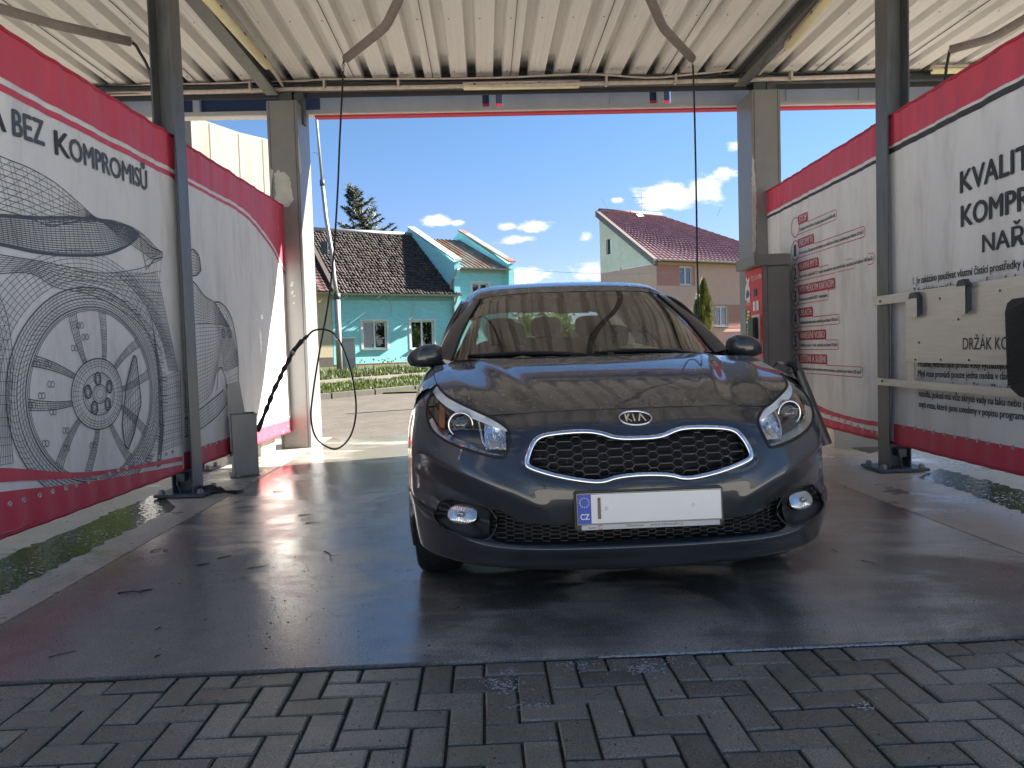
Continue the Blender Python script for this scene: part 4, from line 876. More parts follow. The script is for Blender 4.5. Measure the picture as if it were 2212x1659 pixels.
mb.build('bin_box', M_SS, BIN, bevel=.0015)
mb = MB()
for q in ((-.004, w1+.004, -.006, .004), (-.004, w1+.004, w2-.004, w2+.006)): mb.box(*q, hb-.012, hb+.002)
for q in ((-.006, .004, .004, w2-.004), (w1-.004, w1+.006, .004, w2-.004)): mb.box(*q, hb-.012, hb+.002)
mb.build('rim', M_SS, BIN, bevel=.002)
hp = onY(491, 830, b0.y+.15)[2]
mtx = Matrix.Translation((-.05, .08, hb-.02)) @ Matrix.Rotation(rad(-7), 4, 'Y')
mb = MB(); mb.box(0, .17, .0, .008, -.35, hp-hb+.02, mtx); mb.build('back_plate', M_SS, BIN, bevel=.002)
mb = MB(); mb.box(-.012, .0, -.002, .010, -.35, hp-hb+.02, mtx); mb.build('plate_fold', M_GALVD, BIN)
for xx in (.04, w1-.05):
    mb = MB(); mb.lathe([(0, .018), (.012, .015), (.016, 0)], 10, Matrix.Translation((xx, -.02, .004))); mb.build('bolt', M_BOLT, BIN, smooth=True)
mb = MB(); mb.box(-.03, w1+.01, -.05, w2+.02, .002, .006); mb.build('foot_plate', M_GALVD, BIN)
# brush lance standing in the bin, its wavy grip up to the coupling
yl_ = y_h-.34
LP = [(574, 888), (582, 868), (592, 842), (604, 818), (612, 800), (622, 782), (630, 766)]
lp = [Vector(onY(x, y, b0.y+.17+(yl_-b0.y-.17)*i/9)) for i, (x, y) in enumerate(LP)]
lp = [lp[0]+(lp[0]-lp[1])*2.2]+lp
LAN = thing('brush_lance', 'black brush lance standing in the steel bin, leaning to the hose', 'lance', lp[0])
M_GRIP = mat('black grip plastic', (.014, .014, .015), .42)
Q = cr([tuple(p-lp[0]) for p in lp], 60); rr_ = [.019+.0045*math.sin(i*.75) for i in range(60)]
mb = MB(); mb.tube([tuple(q) for q in Q], rr_, 12); mb.build('shaft', M_GRIP, LAN, smooth=True)
e0 = Vector(onY(630, 766, yl_-.12)); e1 = Vector(onY(634, 758, yl_-.08)); e2 = Vector(onY(652, 736, yl_-.03)); e3 = Vector(onY(664, 726, yl_+.02))
e0 = lp[-1]
mb = MB(); mb.tube([tuple(e0-lp[0]), tuple(e1-lp[0])], .026, 14); mb.build('collar', M_FIT, LAN, smooth=True)
mb = MB(); mb.tube([tuple(p-lp[0]) for p in (e1, e1*.7+e2*.3, e1*.3+e2*.7, e2)], [.022, .019, .021, .024], 12); mb.build('handle', M_GRIP, LAN, smooth=True)
mb = MB(); mb.tube([tuple(p-lp[0]) for p in (e2, e2*.6+e3*.4, e2*.55+e3*.45, e3)], [.012, .012, .018, .016], 10); mb.build('coupling', M_GRIP, LAN, smooth=True)
# ---- pay terminal in front of the right column
M_RED = mat('red front film', (.60, .02, .03), .35, var=.08)
M_TERM = mat('grey powder coat', (.20, .19, .18), .45, metal=.25, var=.12, vscale=4)
XT = 2.55; yN = onX(1648, 640, XT)[1]; yF = onX(1611, 640, XT)[1]; zT = onX(1648, 574, XT)[2]; dX = .27
TM = thing('pay_terminal', 'grey pay terminal with a red front and overhanging cap', 'terminal', (XT, (yN+yF)/2, 0)); hy_ = (yF-yN)/2
mb = MB(); mb.box(0, dX, -hy_, hy_, .02, zT); mb.build('cabinet', M_TERM, TM, bevel=.006)
mb = MB(); mb.box(.045, .051, -hy_-.003, -hy_+.002, .02, zT); mb.build('door_gap', M_GALVD, TM)
mb = MB(); mb.box(-.09, dX+.005, -hy_-.035, hy_+.05, zT+.002, zT+.115); mb.build('cap', M_TERM, TM, bevel=.008)
mb = MB(); mb.box(-.006, -.001, -hy_+.006, hy_-.01, zT-.92, zT-.006); mb.build('front_film', M_RED, TM)
mb = MB(); mb.box(-.009, -.0065, hy_-.16, hy_-.012, zT-.92, zT-.42); mb.build('label_strip', mat('dark label strip', (.05, .055, .05), .5), TM)
for k in range(13):
    zz = zT-.45-k*.036; mb = MB(); mb.box(-.011, -.0095, hy_-.155+(k % 3)*.006, hy_-.075+(k % 4)*.012, zz, zz+.022); mb.build('label', mat('label print', (.75, .66, .05) if k % 13 in (1, 2, 5, 6, 7) else (.75, .75, .72), .5), TM)
def tx_front(s, yl, z, H, m, dx=-.0095, bold=0.):
    V, F_ = txt_mesh(s, 1., bold); V = V.copy(); V[:, 0] -= V[:, 0].min(); ch = txt_mesh('H')[0][:, 1].max(); k = H/ch
    mb = MB(); mb.add([(dx, yl-q[0]*k, z+q[1]*k) for q in V], F_); return mb.build('lettering', m, TM, recalc=False)
tx_front('STOP', hy_-.05, zT-.37, .038, M_WHITE); tx_front('723 216 958', hy_-.2, zT-.12, .045, M_WHITE)
mb = MB(); rb = random.Random(4)
for (cy_, cz_, r_) in ((hy_-.07, zT-.2, .055), (hy_-.12, zT-.22, .05), (hy_-.1, zT-.14, .04), (hy_-.05, zT-.27, .045), (hy_-.12, zT-.29, .05), (hy_-.14, zT-.1, .018), (hy_-.06, zT-.09, .02)):
    mb.add([(-.009-.0002*cy_, cy_+r_*math.cos(a), cz_+r_*1.1*math.sin(a)) for a in np.linspace(0, 2*math.pi, 18, endpoint=False)], [tuple(range(18))])
mb.build('foam_logo', M_WHITE, TM, recalc=False)
mb = MB(); mb.poly([(-.0115, hy_-.05, zT-.3), (-.0115, hy_-.13, zT-.28), (-.0115, hy_-.14, zT-.24), (-.0115, hy_-.11, zT-.2), (-.0115, hy_-.06, zT-.22), (-.0115, hy_-.045, zT-.26)]); mb.build('car_logo', mat('blue print', (.03, .06, .25), .5), TM, recalc=False)
mb = MB(); mb.box(-.012, -.007, -hy_+.16, -hy_+.25, zT-.29, zT-.21); mb.build('display', mat('dark display', (.05, .05, .06), .15), TM)
for yy_ in (-hy_+.10, -hy_+.2): 
    mb = MB(); mb.box(-.012, -.007, yy_, yy_+.075, zT-.44, zT-.34); mb.build('sticker', M_WHITE, TM, bevel=.002)
mb = MB(); mb.box(-.02, -.007, -hy_+.06, -hy_+.30, zT-.77, zT-.48); mb.build('coin_frame', mat('cream frame', (.6, .56, .46), .4), TM, bevel=.006)
mb = MB(); mb.box(-.075, -.021, -hy_+.085, -hy_+.27, zT-.74, zT-.51); mb.build('coin_slot', mat('black coin unit', (.02, .018, .018), .35), TM, bevel=.012)
mb = MB(); mb.box(-.055, -.021, -hy_+.12, -hy_+.2, zT-.83, zT-.78); mb.build('coin_return', M_GALVD, TM, bevel=.006)
# ---- gun holder tube behind the car's corner
g0 = Vector(onY(1722, 800, 6.1)); g1 = Vector(onY(1786, 960, 6.0)); 
GH = thing('gun_holder', 'slanted steel holder tube with a spray gun hung in it, beside the right banner', 'holder', g1)
mb = MB(); d_ = g0-g1; mb.tube([(0, 0, 0), tuple(d_*.5), tuple(d_)], .045, 18, cap=False); mb.tube([(0, 0, 0), tuple(d_)], .041, 18, cap=False); mb.build('tube', mat('dull steel tube', (.24, .225, .20), .4, metal=.6, var=.2, vscale=8), GH, smooth=True)
SG = thing('spray_gun', 'black spray gun lying in the slanted holder tube', 'spray gun', g0)
q = lambda x, y: Vector(onY(x, y, 6.08))-g0
mb = MB(); mb.tube([tuple(q(1728, 830)), tuple(q(1719, 800)), tuple(q(1713, 788)), tuple(q(1700, 786))], [.02, .024, .028, .022], 12); mb.build('body', M_GRIP, SG, smooth=True)
mb = MB(); mb.tube([tuple(q(1702, 787)), tuple(q(1688, 785)), tuple(q(1681, 784))], [.017, .015, .013], 10); mb.build('coupling', M_FIT, SG, smooth=True)
mb = MB(); mb.tube(cr([tuple(q(1716, 802)), tuple(q(1706, 806)), tuple(q(1700, 802)), tuple(q(1706, 796))], 12), .004, 6); mb.build('trigger', M_GRIP, SG, smooth=True)
hose('thin black hose curling from the spray gun on the right', [tuple(g0+q(1682, 784)), onY(1674, 788, 6.1), onY(1671, 800, 6.12), onY(1676, 830, 6.15), onY(1690, 880, 6.2), onY(1700, 960, 6.3)], r=.006)
# ---- black rag by the left post, twigs and litter on the floor
p = Vector(onZ(452, 1066)); RG = thing('black_rag', 'soaked black rag lying at the foot of the left post', 'rag', p); mb = MB(); r = random.Random(9)
A = []
for i in range(15):
    u = i/14; A.append([(-.13+u*.30+.012*math.sin(9*u+j), (.055*math.sin(math.pi*min(1, u*1.1+.05))+.006*math.sin(5*j+7*u))*math.cos(j/12*2*math.pi)*(1 if u < .8 else .6), max(.002, .035*(1-u*.6)+(.034*math.sin(math.pi*min(1, u+.12))+.008*math.sin(3*j+11*u))*math.sin(j/12*2*math.pi))) for j in range(12)])
mb.grid(np.array(A), close_u=True); mb.build('cloth', mat('wet black cloth', (.012, .012, .014), .4, bump=.5, bscale=40), RG, smooth=True)
mb = MB()
for k in range(7): mb.tube([(.12, .01*(k-3), .012), (.19+.01*k % 3, .016*(k-3), .006), (.235, .02*(k-3)+.008, .003)], .0035, 5)
mb.build('frayed_end', M_HOSE, RG)
p = Vector(onZ(440, 1015, .0)); mb = MB(); mb.tube([(0, 0, .0), (.012, 0, .12), (.03, .01, .22)], [.006, .008, .004], 6); o = mb.build('dry_twig', mat('reddish twig', (.20, .05, .04), .6)); o.location = p; tag(o, 'small reddish twig sticking up behind the left post', 'twig')
M_TW = mat('wet twig', (.03, .022, .015), .5, var=.4, vscale=30)
tw = [(255, 1281, 300, 1277, .006), (300, 1279, 330, 1272, .006), (325, 1192, 350, 1184, .004), (352, 1188, 362, 1190, .004), (425, 1221, 455, 1216, .005), (470, 1206, 500, 1200, .004), (105, 1420, 165, 1405, .003), (335, 1420, 348, 1412, .005), (505, 1086, 530, 1082, .004), (590, 1062, 615, 1062, .004), (645, 1114, 668, 1110, .004), (660, 1130, 690, 1128, .004), (760, 1000, 790, 1003, .003), (535, 1228, 575, 1222, .003), (1798, 1186, 1812, 1194, .003), (1860, 1210, 1900, 1222, .003), (700, 1190, 712, 1212, .004), (335, 1360, 350, 1356, .004)]
r = random.Random(21)
for (x0, y0, x1, y1, rr) in tw:
    a, b_ = Vector(onZ(x0, y0, rr*.45)), Vector(onZ(x1, y1, rr*.45)); mid = (a+b_)/2; pts = [a-mid]
    n = Vector((-(b_-a).y, (b_-a).x, 0)); pts += [(a.lerp(b_, k)-mid)+n*r.uniform(-.09, .09)+Vector((0, 0, r.uniform(0, .004))) for k in (.3, .6)]+[b_-mid]
    mb = MB(); rr *= .62; mb.tube([tuple(q_) for q_ in pts], [rr, rr*.9, rr*.8, rr*.4], 6)
    if r.random() < .6: f0 = pts[2]; mb.tube([tuple(f0), tuple(f0+n*r.choice((-.25, .25))+(b_-a)*.12+Vector((0, 0, .006)))], [rr*.6, rr*.3], 5)
    o = mb.build('twig', M_TW); o.location = mid; tag(o, 'thin dark wet twig lying on the wet concrete floor', 'twig', 'twigs scattered on the wet floor')
mb = MB(); r = random.Random(33)
for k in range(1500):
    x_ = r.gauss(560, 330); y_ = 1010+abs(r.gauss(0, 180)); 
    if y_ > 1640 or x_ < -40: continue
    p = onZ(x_, y_, .004); s = r.choice((.0025, .003, .0035, .006, .009)); a = r.uniform(0, 6.3); mb.add([(p[0]+s*math.cos(a), p[1]+s*math.sin(a), .0035), (p[0]+s*.7*math.cos(a+2), p[1]+s*.7*math.sin(a+2), .007), (p[0]+s*.8*math.cos(a+4), p[1]+s*.8*math.sin(a+4), .0035)], [(0, 1, 2)])
for k in range(700):
    p = onZ(r.uniform(600, 2250), r.uniform(960, 1650), .004); s = r.choice((.0025, .003, .004, .006)); a = r.uniform(0, 6.3); mb.add([(p[0]+s*math.cos(a), p[1]+s*math.sin(a), .0035), (p[0]+s*.7*math.cos(a+2), p[1]+s*.7*math.sin(a+2), .007), (p[0]+s*.8*math.cos(a+4), p[1]+s*.8*math.sin(a+4), .0035)], [(0, 1, 2)])
tag(mb.build('leaf_litter', mat('leaf crumbs', (.04, .03, .018), .6, island=.6), recalc=False), 'bits of leaf and bark strewn over the wet floor', 'litter', kind='stuff')
# foam: clusters of bubbles and thin suds
M_SUDS = mat('suds', (.42, .43, .45), .25, var=.1)
def suds(spots, name, label, seed, zz=.002):
    r = random.Random(seed); mb = MB()
    for (px, py, sx_, sy_, n, rmin, rmax) in spots:
        for k in range(n):
            p = onZ(px+r.gauss(0, sx_), py+r.gauss(0, sy_), 0); s = rmin+(rmax-rmin)*r.random()**3; st_ = 6
            e = r.uniform(1, 2.6); ph = r.uniform(0, 3.14); ca, sa = math.cos(ph), math.sin(ph)
            ring = [(s*e*math.cos(a), s*math.sin(a)) for a in np.linspace(0, 2*math.pi, 7)[:-1]]
            ring = [(p[0]+ca*u-sa*v, p[1]+sa*u+ca*v) for u, v in ring]
            mb.add([(x_, y_, zz) for x_, y_ in ring]+[(p[0], p[1], zz+s*.35)], [(i, (i+1) % 6, 6) for i in range(6)])
    return tag(mb.build(name, M_SUDS, smooth=True, recalc=False), label, 'suds', kind='stuff')
suds([(1000, 1408, 60, 7, 330, .0006, .0022), (1090, 1416, 40, 5, 200, .0006, .0022), (1750, 1335, 22, 12, 300, .0006, .002), (1760, 1350, 10, 6, 120, .0008, .0024)], 'foam_suds', 'white soap suds drying on the concrete at the slab edge', 5)
suds([(1085, 1478, 22, 9, 260, .0008, .0035), (1098, 1448, 14, 5, 100, .0008, .003), (1250, 1437, 22, 6, 150, .0008, .003), (1390, 1440, 24, 8, 300, .0008, .0035), (1470, 1428, 26, 6, 90, .0008, .003), (1875, 1525, 14, 7, 50, .0008, .004), (1140, 1520, 24, 5, 60, .0006, .003), (1890, 1428, 40, 8, 50, .0008, .003), (1560, 1480, 120, 50, 60, .001, .002)], 'foam_suds', 'white soap suds in patches on the brick paving', 6, -.003)
suds([(190, 1158, 60, 14, 320, .0015, .0055), (60, 1238, 50, 20, 300, .0015, .006), (280, 1104, 40, 9, 160, .0015, .005)], 'foam_suds', 'bubbles floating on the puddle by the left banner', 7, .0055)
suds([(2080, 1045, 60, 9, 220, .002, .0075), (2170, 1078, 45, 11, 220, .002, .0075), (2010, 1015, 25, 6, 70, .0015, .005)], 'foam_suds', 'bubbles floating on the puddle under the right banner', 8, .0055)
# soapy line in the joint at the slab edge
mb = MB(); r = random.Random(3)
for k in range(420):
    a = .28+r.random()*1.05; c = bay(a, -.006+r.uniform(-.006, .004), .0); s = r.uniform(.002, .006); mb.add([(c.x+s*1.6*math.cos(t2), c.y+s*.7*math.sin(t2), -.001) for t2 in np.linspace(0, 6.283, 7)[:-1]]+[(c.x, c.y, .003)], [(i, (i+1) % 6, 6) for i in range(6)])
tag(mb.build('foam_suds', M_SUDS, smooth=True, recalc=False), 'line of white suds caught in the joint along the slab edge', 'suds', kind='stuff')
# ------------------------------------------------------------------ houses across the road
def uv2(d): return np.array([math.cos(d), math.sin(d), 0.]), np.array([-math.sin(d), math.cos(d), 0.])
def render_mat(name, c, **k): return mat(name, c, .85, bump=.25, bscale=22, **k)
M_TEAL = render_mat('teal render', (.32, .72, .75), var=.14, vscale=3.5, stretch=(1, 1, 4))
M_PLAST = mat('white pvc', (.72, .72, .70), .4); M_GUT = mat('zinc gutter', (.36, .36, .36), .45, metal=.5, var=.15)
M_PANE = mat('window pane', (.03, .035, .04), .06, spec=.7); M_CURT = mat('net curtain', (.07, .07, .068), .9, var=.5, vscale=5, stretch=(14, 14, .6))
M_TILE = mat('old mossy tile', (.058, .043, .038), .85, island=.45, var=.3, vscale=9, dirt=((.035, .034, .025), 5, .5, .7))
M_TILER = mat('red tile', (.24, .14, .15), .5, island=.16, var=.1, vscale=8)
M_RUST = mat('rusty sheet roof', (.25, .24, .215), .55, metal=.2, var=.15, vscale=3, dirt=((.20, .08, .03), 1.1, .44, .62), stretch=(1, .35, .35))
class Facade:
    """vertical wall plane through pixel column x at depth Y, turned by yaw; picks points from the photo"""
    def __init__(s, x, y, Yd, yaw):
        s.o = onY(x, y, Yd); s.a, s.n = uv2(yaw); s.o = np.array(s.o)
    def __call__(s, x, y, off=0.): return on_plane(x, y, s.o-s.n*off, s.n)
    def st(s, x, y): p = s(x, y); return float((p-s.o)@s.a), float(p[2])
    def at(s, u, z, off=0.): q = s.o+s.a*u-s.n*off; return (q[0], q[1], z)
def wallrect(f, mb, u0, u1, z0, z1, off0, off1):
    vs = [f.at(u, z, o_) for o_ in (off0, off1) for z in (z0, z1) for u in (u0, u1)]
    mb.add(vs, [(0, 2, 3, 1), (4, 5, 7, 6), (0, 1, 5, 4), (2, 6, 7, 3), (0, 4, 6, 2), (1, 3, 7, 5)])
def window(f, parent, x0, y0, x1, y1, sashes=2, reveal=.14, sill=True, frame=.06, mull=None, surround=None, open_=False):
    u0, z1 = f.st(x0, y0); u1, z0 = f.st(x1, y1); 
    w_ = empty('window', (0, 0, 0)); w_.parent = parent
    mb = MB(); o0, o1 = -reveal, -reveal+.05
    for q in ((u0, u1, z0, z0+frame), (u0, u1, z1-frame, z1)): wallrect(f, mb, *q, o0, o1)
    ms = [u0, u1-frame]+([(u0+u1)/2-frame*.6] if sashes == 2 else [])
    for m_ in ms: wallrect(f, mb, m_, m_+frame*(1.2 if m_ not in (u0, u1-frame) else 1), z0+frame, z1-frame, o0, o1)
    mb.build('frame', M_PLAST, w_)
    mb = MB(); wallrect(f, mb, u0+.01, u1-.01, z0+.01, z1-.01, o0+.012, o0+.02); mb.build('pane', M_PANEG, w_)
    mb = MB(); wallrect(f, mb, u0+.01, u1-.01, z0+.01, z1-.01, o0-.12, o0-.115); mb.build('curtain', M_CURT, w_)
    if sill:
        mb = MB(); wallrect(f, mb, u0-.05, u1+.05, z0-.045, z0-.005, -reveal, .06); mb.build('sill', M_GUT, w_)
    if surround:
        mb = MB(); 
        for q in ((u0-.09, u0, z0-.0, z1+.07), (u1, u1+.09, z0-.0, z1+.07), (u0, u1, z1, z1+.07)): wallrect(f, mb, *q, -.02, .012)
        mb.build('surround', surround, w_)
    return (u0, u1, z0, z1)
M_PANEG = glass_mat('thin pane', (.6, .63, .63), 0, 1.5)
def wall_with_holes(f, u0, u1, z0, z1, holes, name, m, parent, depth=.14, thick=.35, top=None):
    """flat wall with rectangular openings and reveals"""
    us = sorted({u0, u1, *[h for q in holes for h in q[:2]]}); zs = sorted({z0, z1, *[h for q in holes for h in q[2:]]}); mb = MB()
    for i in range(len(us)-1):
        for j in range(len(zs)-1):
            um, zm = (us[i]+us[i+1])/2, (zs[j]+zs[j+1])/2
            if any(q[0] < um < q[1] and q[2] < zm < q[3] for q in holes): continue
            mb.add([f.at(us[i], zs[j]), f.at(us[i+1], zs[j]), f.at(us[i+1], zs[j+1]), f.at(us[i], zs[j+1])], [(0, 1, 2, 3)])
    for (a, b_, c, d) in holes:
        for (p, q) in (((a, c), (b_, c)), ((b_, c), (b_, d)), ((b_, d), (a, d)), ((a, d), (a, c))):
            mb.add([f.at(*p), f.at(*q), f.at(*q, off=-depth-.15), f.at(*p, off=-depth-.15)], [(0, 1, 2, 3)])
    return mb.build(name, m, parent, recalc=False)
def tiled(p00, p10, p11, p01, nw, nh, name, m, parent, jit=.015, lift=.035, wave=.03, seed=1):
    """roof plane of single tiles: p00->p10 eave, p01->p11 ridge"""
    P = [np.array(p, float) for p in (p00, p10, p11, p01)]; n = np.cross(P[1]-P[0], P[3]-P[0]); n /= np.linalg.norm(n); r = random.Random(seed); mb = MB()
    if n[2] < 0: n = -n
    def S(a, b_): return (P[0]*(1-a)+P[1]*a)*(1-b_)+(P[3]*(1-a)+P[2]*a)*b_
    for j in range(nh):
        for i in range(nw):
            a0, a1 = i/nw, (i+1)/nw; b0_, b1_ = j/nh, (j+1.12)/nh; dj = r.uniform(-jit, jit)/max(.1, np.linalg.norm(P[3]-P[0])); l0 = lift+r.uniform(-jit, jit)*.5
            vs = []
            for b_, l_ in ((b0_+dj, l0), (min(b1_, 1.0)+dj*.3, .004)):
                for k, wv in ((0, 0), (.3, wave), (.62, wave*.2), (1.0, -.001)): vs.append(tuple(S(a0+(a1-a0)*k, b_)+n*(l_+wv)))
            vs += [tuple(S(a0+(a1-a0)*k, b0_+dj)-n*.0) for k in (0, .3, .62, 1.0)]
            mb.add(vs, [(0, 1, 5, 4), (1, 2, 6, 5), (2, 3, 7, 6), (8, 9, 1, 0), (9, 10, 2, 1), (10, 11, 3, 2)])
    return mb.build(name, m, parent, recalc=False)
def quad(name, pts, m, parent, thick=None):
    mb = MB(); mb.poly([tuple(p) for p in pts]); return mb.build(name, m, parent, recalc=False)
def hull(name, foot, z0, m, parent, eave_z):
    mb = MB(); n = len(foot); mb.add([(p[0], p[1], z0) for p in foot]+[(p[0], p[1], eave_z) for p in foot], [(i, i+1, n+i+1, n+i) for i in range(n-1)]); return mb.build(name, m, parent, recalc=False)
# ---- teal bungalow with mossy tile roof
fT = Facade(722, 793, 29.5, rad(30))
TE = thing('house', 'teal single storey house with a mossy dark tile roof', 'house', (0, 0, 0))
uL, zB = 0., fT.st(722, 796)[1]; zB -= .4
uR, zG = fT.st(984, 636); zG = (fT.st(722, 634)[1]+zG)/2
wins = [(783, 694, 837, 753), (887, 693, 939, 753)]
holes = []
for q in wins: h = window(fT, TE, *q, surround=M_PLAST); holes.append(h)
wall_with_holes(fT, uL, uR, zB, zG, holes, 'front_wall', M_TEAL, TE)
mb = MB(); wallrect(fT, mb, uL, uR, zB-.2, zB+.55, -.01, .012); mb.build('plinth', mat('brick plinth', (.20, .09, .05), .85, var=.3, vscale=6), TE)
mb = MB(); wallrect(fT, mb, uL, uR, zG-.28, zG, .0, .03); mb.build('cornice', mat('pale teal', (.25, .46, .46), .8, var=.1), TE)
ridge_d = 4.3
rL = fT.o+fT.a*uL; 
def roof_pt(f, x, y, d): return on_plane(x, y, f.o+f.n*d, f.n)
e0, e1 = np.array(fT.at(uL-.15, zG-.02, .32)), np.array(fT.at(uR+.15, zG-.02, .32)); r0_, r1_ = roof_pt(fT, 697, 503, ridge_d), roof_pt(fT, 906, 507, ridge_d)
zR = (r0_[2]+r1_[2])/2; uR0, uR1 = (r0_-fT.o)@fT.a, (r1_-fT.o)@fT.a
r0_, r1_ = np.array(fT.at(uL-.15, zR, -ridge_d)), np.array(fT.at(uR+.15, zR, -ridge_d))
tiled(e0, e1, r1_, r0_, 42, 24, 'roof', M_TILE, TE, jit=.05, lift=.04, wave=.035)
mb = MB(); mb.tube([tuple(r0_+[0, 0, .06]), tuple(r1_+[0, 0, .06])], .10, 8); mb.build('ridge', M_GUT, TE, smooth=True)
bk0, bk1 = np.array(fT.at(uL, zG, -8.6)), np.array(fT.at(uR, zG, -8.6))
quad('roof_back', [r0_, r1_, bk1, bk0], M_TILE, TE)
hull('side_wall', [fT.at(uR, 0)[:2], bk1[:2], bk0[:2], fT.at(uL, 0)[:2]], zB, M_TEAL, TE, zG-.01)
def gutter(f, u0, u1, z, off, parent, r=.07):
    mb = MB(); P0, P1 = np.array(f.at(u0, z, off)), np.array(f.at(u1, z, off)); A = []
    for P in (P0, P1): A.append([tuple(P-f.n*r*math.cos(a)*1.0+np.array([0, 0, -r*math.sin(a)])) for a in np.linspace(0, math.pi, 8)])
    mb.grid(np.array(A)); o = mb.build('gutter', M_GUT, parent, smooth=True, recalc=False)
    return o
gutter(fT, uL-.1, uR+.1, zG-.03, .40, TE)
p_ = [np.array(fT.at(uR-.12, zG-.08, .38)), np.array(fT.at(uR-.12, zG-.3, .3)), np.array(fT.at(uR-.16, zG-.55, .08)), np.array(fT.at(uR-.16, zB, .08))]
mb = MB(); mb.tube([tuple(q) for q in p_], .05, 8); mb.build('downpipe', M_GUT, TE, smooth=True)
mb = MB(); 
for (xa, ya, xb, yb) in ((835, 632, 845, 680), (893, 632, 893, 692)):
    A = [fT(xa, ya, .3), fT(xa+4, ya+10, .12), fT(xb, yb-20, .05), fT(xb-1, yb, .05)]; mb.tube(cr([tuple(q) for q in A], 20), .010, 5)
mb.build('loose_wire', mat('grey wire', (.5, .5, .5), .5), TE)
# ---- teal two storey wing with rusty roof between parapets
TW = thing('house', 'teal two storey house with a rusty sheet roof between parapet gables', 'house', (0, 0, 0))
uA, uB = fT.st(985, 700)[0], fT.st(1101, 700)[0]; zE = fT.st(1040, 581)[1]; dR = 4.6
hb_ = window(fT, TW, 1020, 611, 1056, 660, surround=M_PLAST)
wall_with_holes(fT, uA, uB, zB, zE, [hb_], 'front_wall', M_TEAL, TW)
rA, rB = roof_pt(fT, 941, 518, dR), roof_pt(fT, 1013, 519, dR); zRr = (rA[2]+rB[2])/2
E0, E1, R1, R0 = np.array(fT.at(uA, zE, .3)), np.array(fT.at(uB, zE, .3)), np.array(fT.at(uB, zRr, -dR)), np.array(fT.at(uA, zRr, -dR))
mb = MB()
for i in range(13):
    a = i/12; mb.add([tuple(E0*(1-a)+E1*a+[0, 0, .0]), tuple(R0*(1-a)+R1*a), tuple(R0*(1-a)+R1*a+[0, 0, .05]), tuple(E0*(1-a)+E1*a+[0, 0, .05])], [(0, 1, 2, 3)])
mb.add([tuple(E0), tuple(E1), tuple(R1), tuple(R0)], [(0, 1, 2, 3)])
mb.build('roof', M_RUST, TW, recalc=False)
M_PARA = mat('parapet render', (.40, .50, .49), .8, var=.15, vscale=3)
for u_ in (uA, uB):
    mb = MB(); lo = zB if u_ == uA else zB; ht = .45; vs = []
    for du in (-.14, .14):
        vs += [fT.at(u_+du, lo, .0), fT.at(u_+du, zE+ht*.55, .34), fT.at(u_+du, zE+ht*.6, .05), fT.at(u_+du, zRr+ht, -dR), fT.at(u_+du, zE+.2, -9.), fT.at(u_+du, lo, -9.)]
    mb.add(vs, [(0, 1, 2, 3, 4, 5), (11, 10, 9, 8, 7, 6)]+[(i, (i+1) % 6, 6+(i+1) % 6, 6+i) for i in range(6)]); mb.build('parapet', M_TEAL, TW)
    mb = MB(); vs = []
    for du in (-.19, .19):
        for dz in (.01, .09): vs += [fT.at(u_+du, zE+ht*.6+dz, .38), fT.at(u_+du, zRr+ht+dz, -dR)]
    mb.add(vs, [(0, 1, 3, 2), (4, 6, 7, 5), (0, 4, 5, 1), (2, 3, 7, 6), (0, 2, 6, 4), (1, 5, 7, 3)]); mb.build('coping', M_RUST if u_ == uB else M_PARA, TW)
quad('roof_back', [R0, R1, np.array(fT.at(uB, zE, -9.)), np.array(fT.at(uA, zE, -9.))], M_RUST, TW); quad('rear_wall', [fT.at(uA, zB, -8.98), fT.at(uB, zB, -8.98), fT.at(uB, zE, -8.98), fT.at(uA, zE, -8.98)], M_TEAL, TW)
mb = MB(); wallrect(fT, mb, uA, uB, zE-.2, zE-.02, .0, .06); mb.build('cornice', M_PARA, TW); gutter(fT, uA+.1, uB-.1, zE-.0, .38, TW)
p_ = [fT.at(uA+.02, zE-.05, .36), fT.at(uA-.1, zE-.3, .3), fT.at(uA-.25, zE-.6, .12), fT.at(uA-.25, zG+.2, .12)]; mb = MB(); mb.tube([tuple(q) for q in p_], .05, 8); mb.build('downpipe', M_GUT, TW, smooth=True)
# ---- cream house at the left
CR = thing('house', 'cream house with a steep brown tiled roof, left of the teal house', 'house', (0, 0, 0))
M_CREAM = render_mat('cream render', (.60, .50, .34), var=.08, vscale=3)
uC0 = -9.; zGc = fT.st(700, 632)[1]
wall_with_holes(fT, uC0, uL-.02, zB, zGc, [], 'front_wall', M_CREAM, CR)
mb = MB(); wallrect(fT, mb, uC0, uL-.03, zB-.2, zB+.85, -.01, .02); mb.build('plinth', mat('grey plinth', (.14, .12, .10), .9, var=.2), CR)
e0c, e1c = np.array(fT.at(uC0, zGc, .35)), np.array(fT.at(uL-.05, zGc, .35)); zRc = roof_pt(fT, 676, 492, 4.6)[2]+.1
r0c, r1c = np.array(fT.at(uC0, zRc, -4.6)), np.array(fT.at(uL-.05, zRc, -4.6))
tiled(e0c, e1c, r1c, r0c, 30, 24, 'roof', mat('brown tile', (.085, .042, .038), .7, island=.25, var=.2), CR, jit=.02, seed=3)
mb = MB(); vs = [fT.at(uL-.05, zGc-.1, .4), fT.at(uL+.12, zGc-.1, .4), fT.at(uL+.12, zRc+.1, -4.6), fT.at(uL-.05, zRc+.1, -4.6), fT.at(uL-.05, zGc+.12, .4), fT.at(uL+.12, zGc+.12, .4), fT.at(uL+.12, zRc+.3, -4.6), fT.at(uL-.05, zRc+.3, -4.6)]
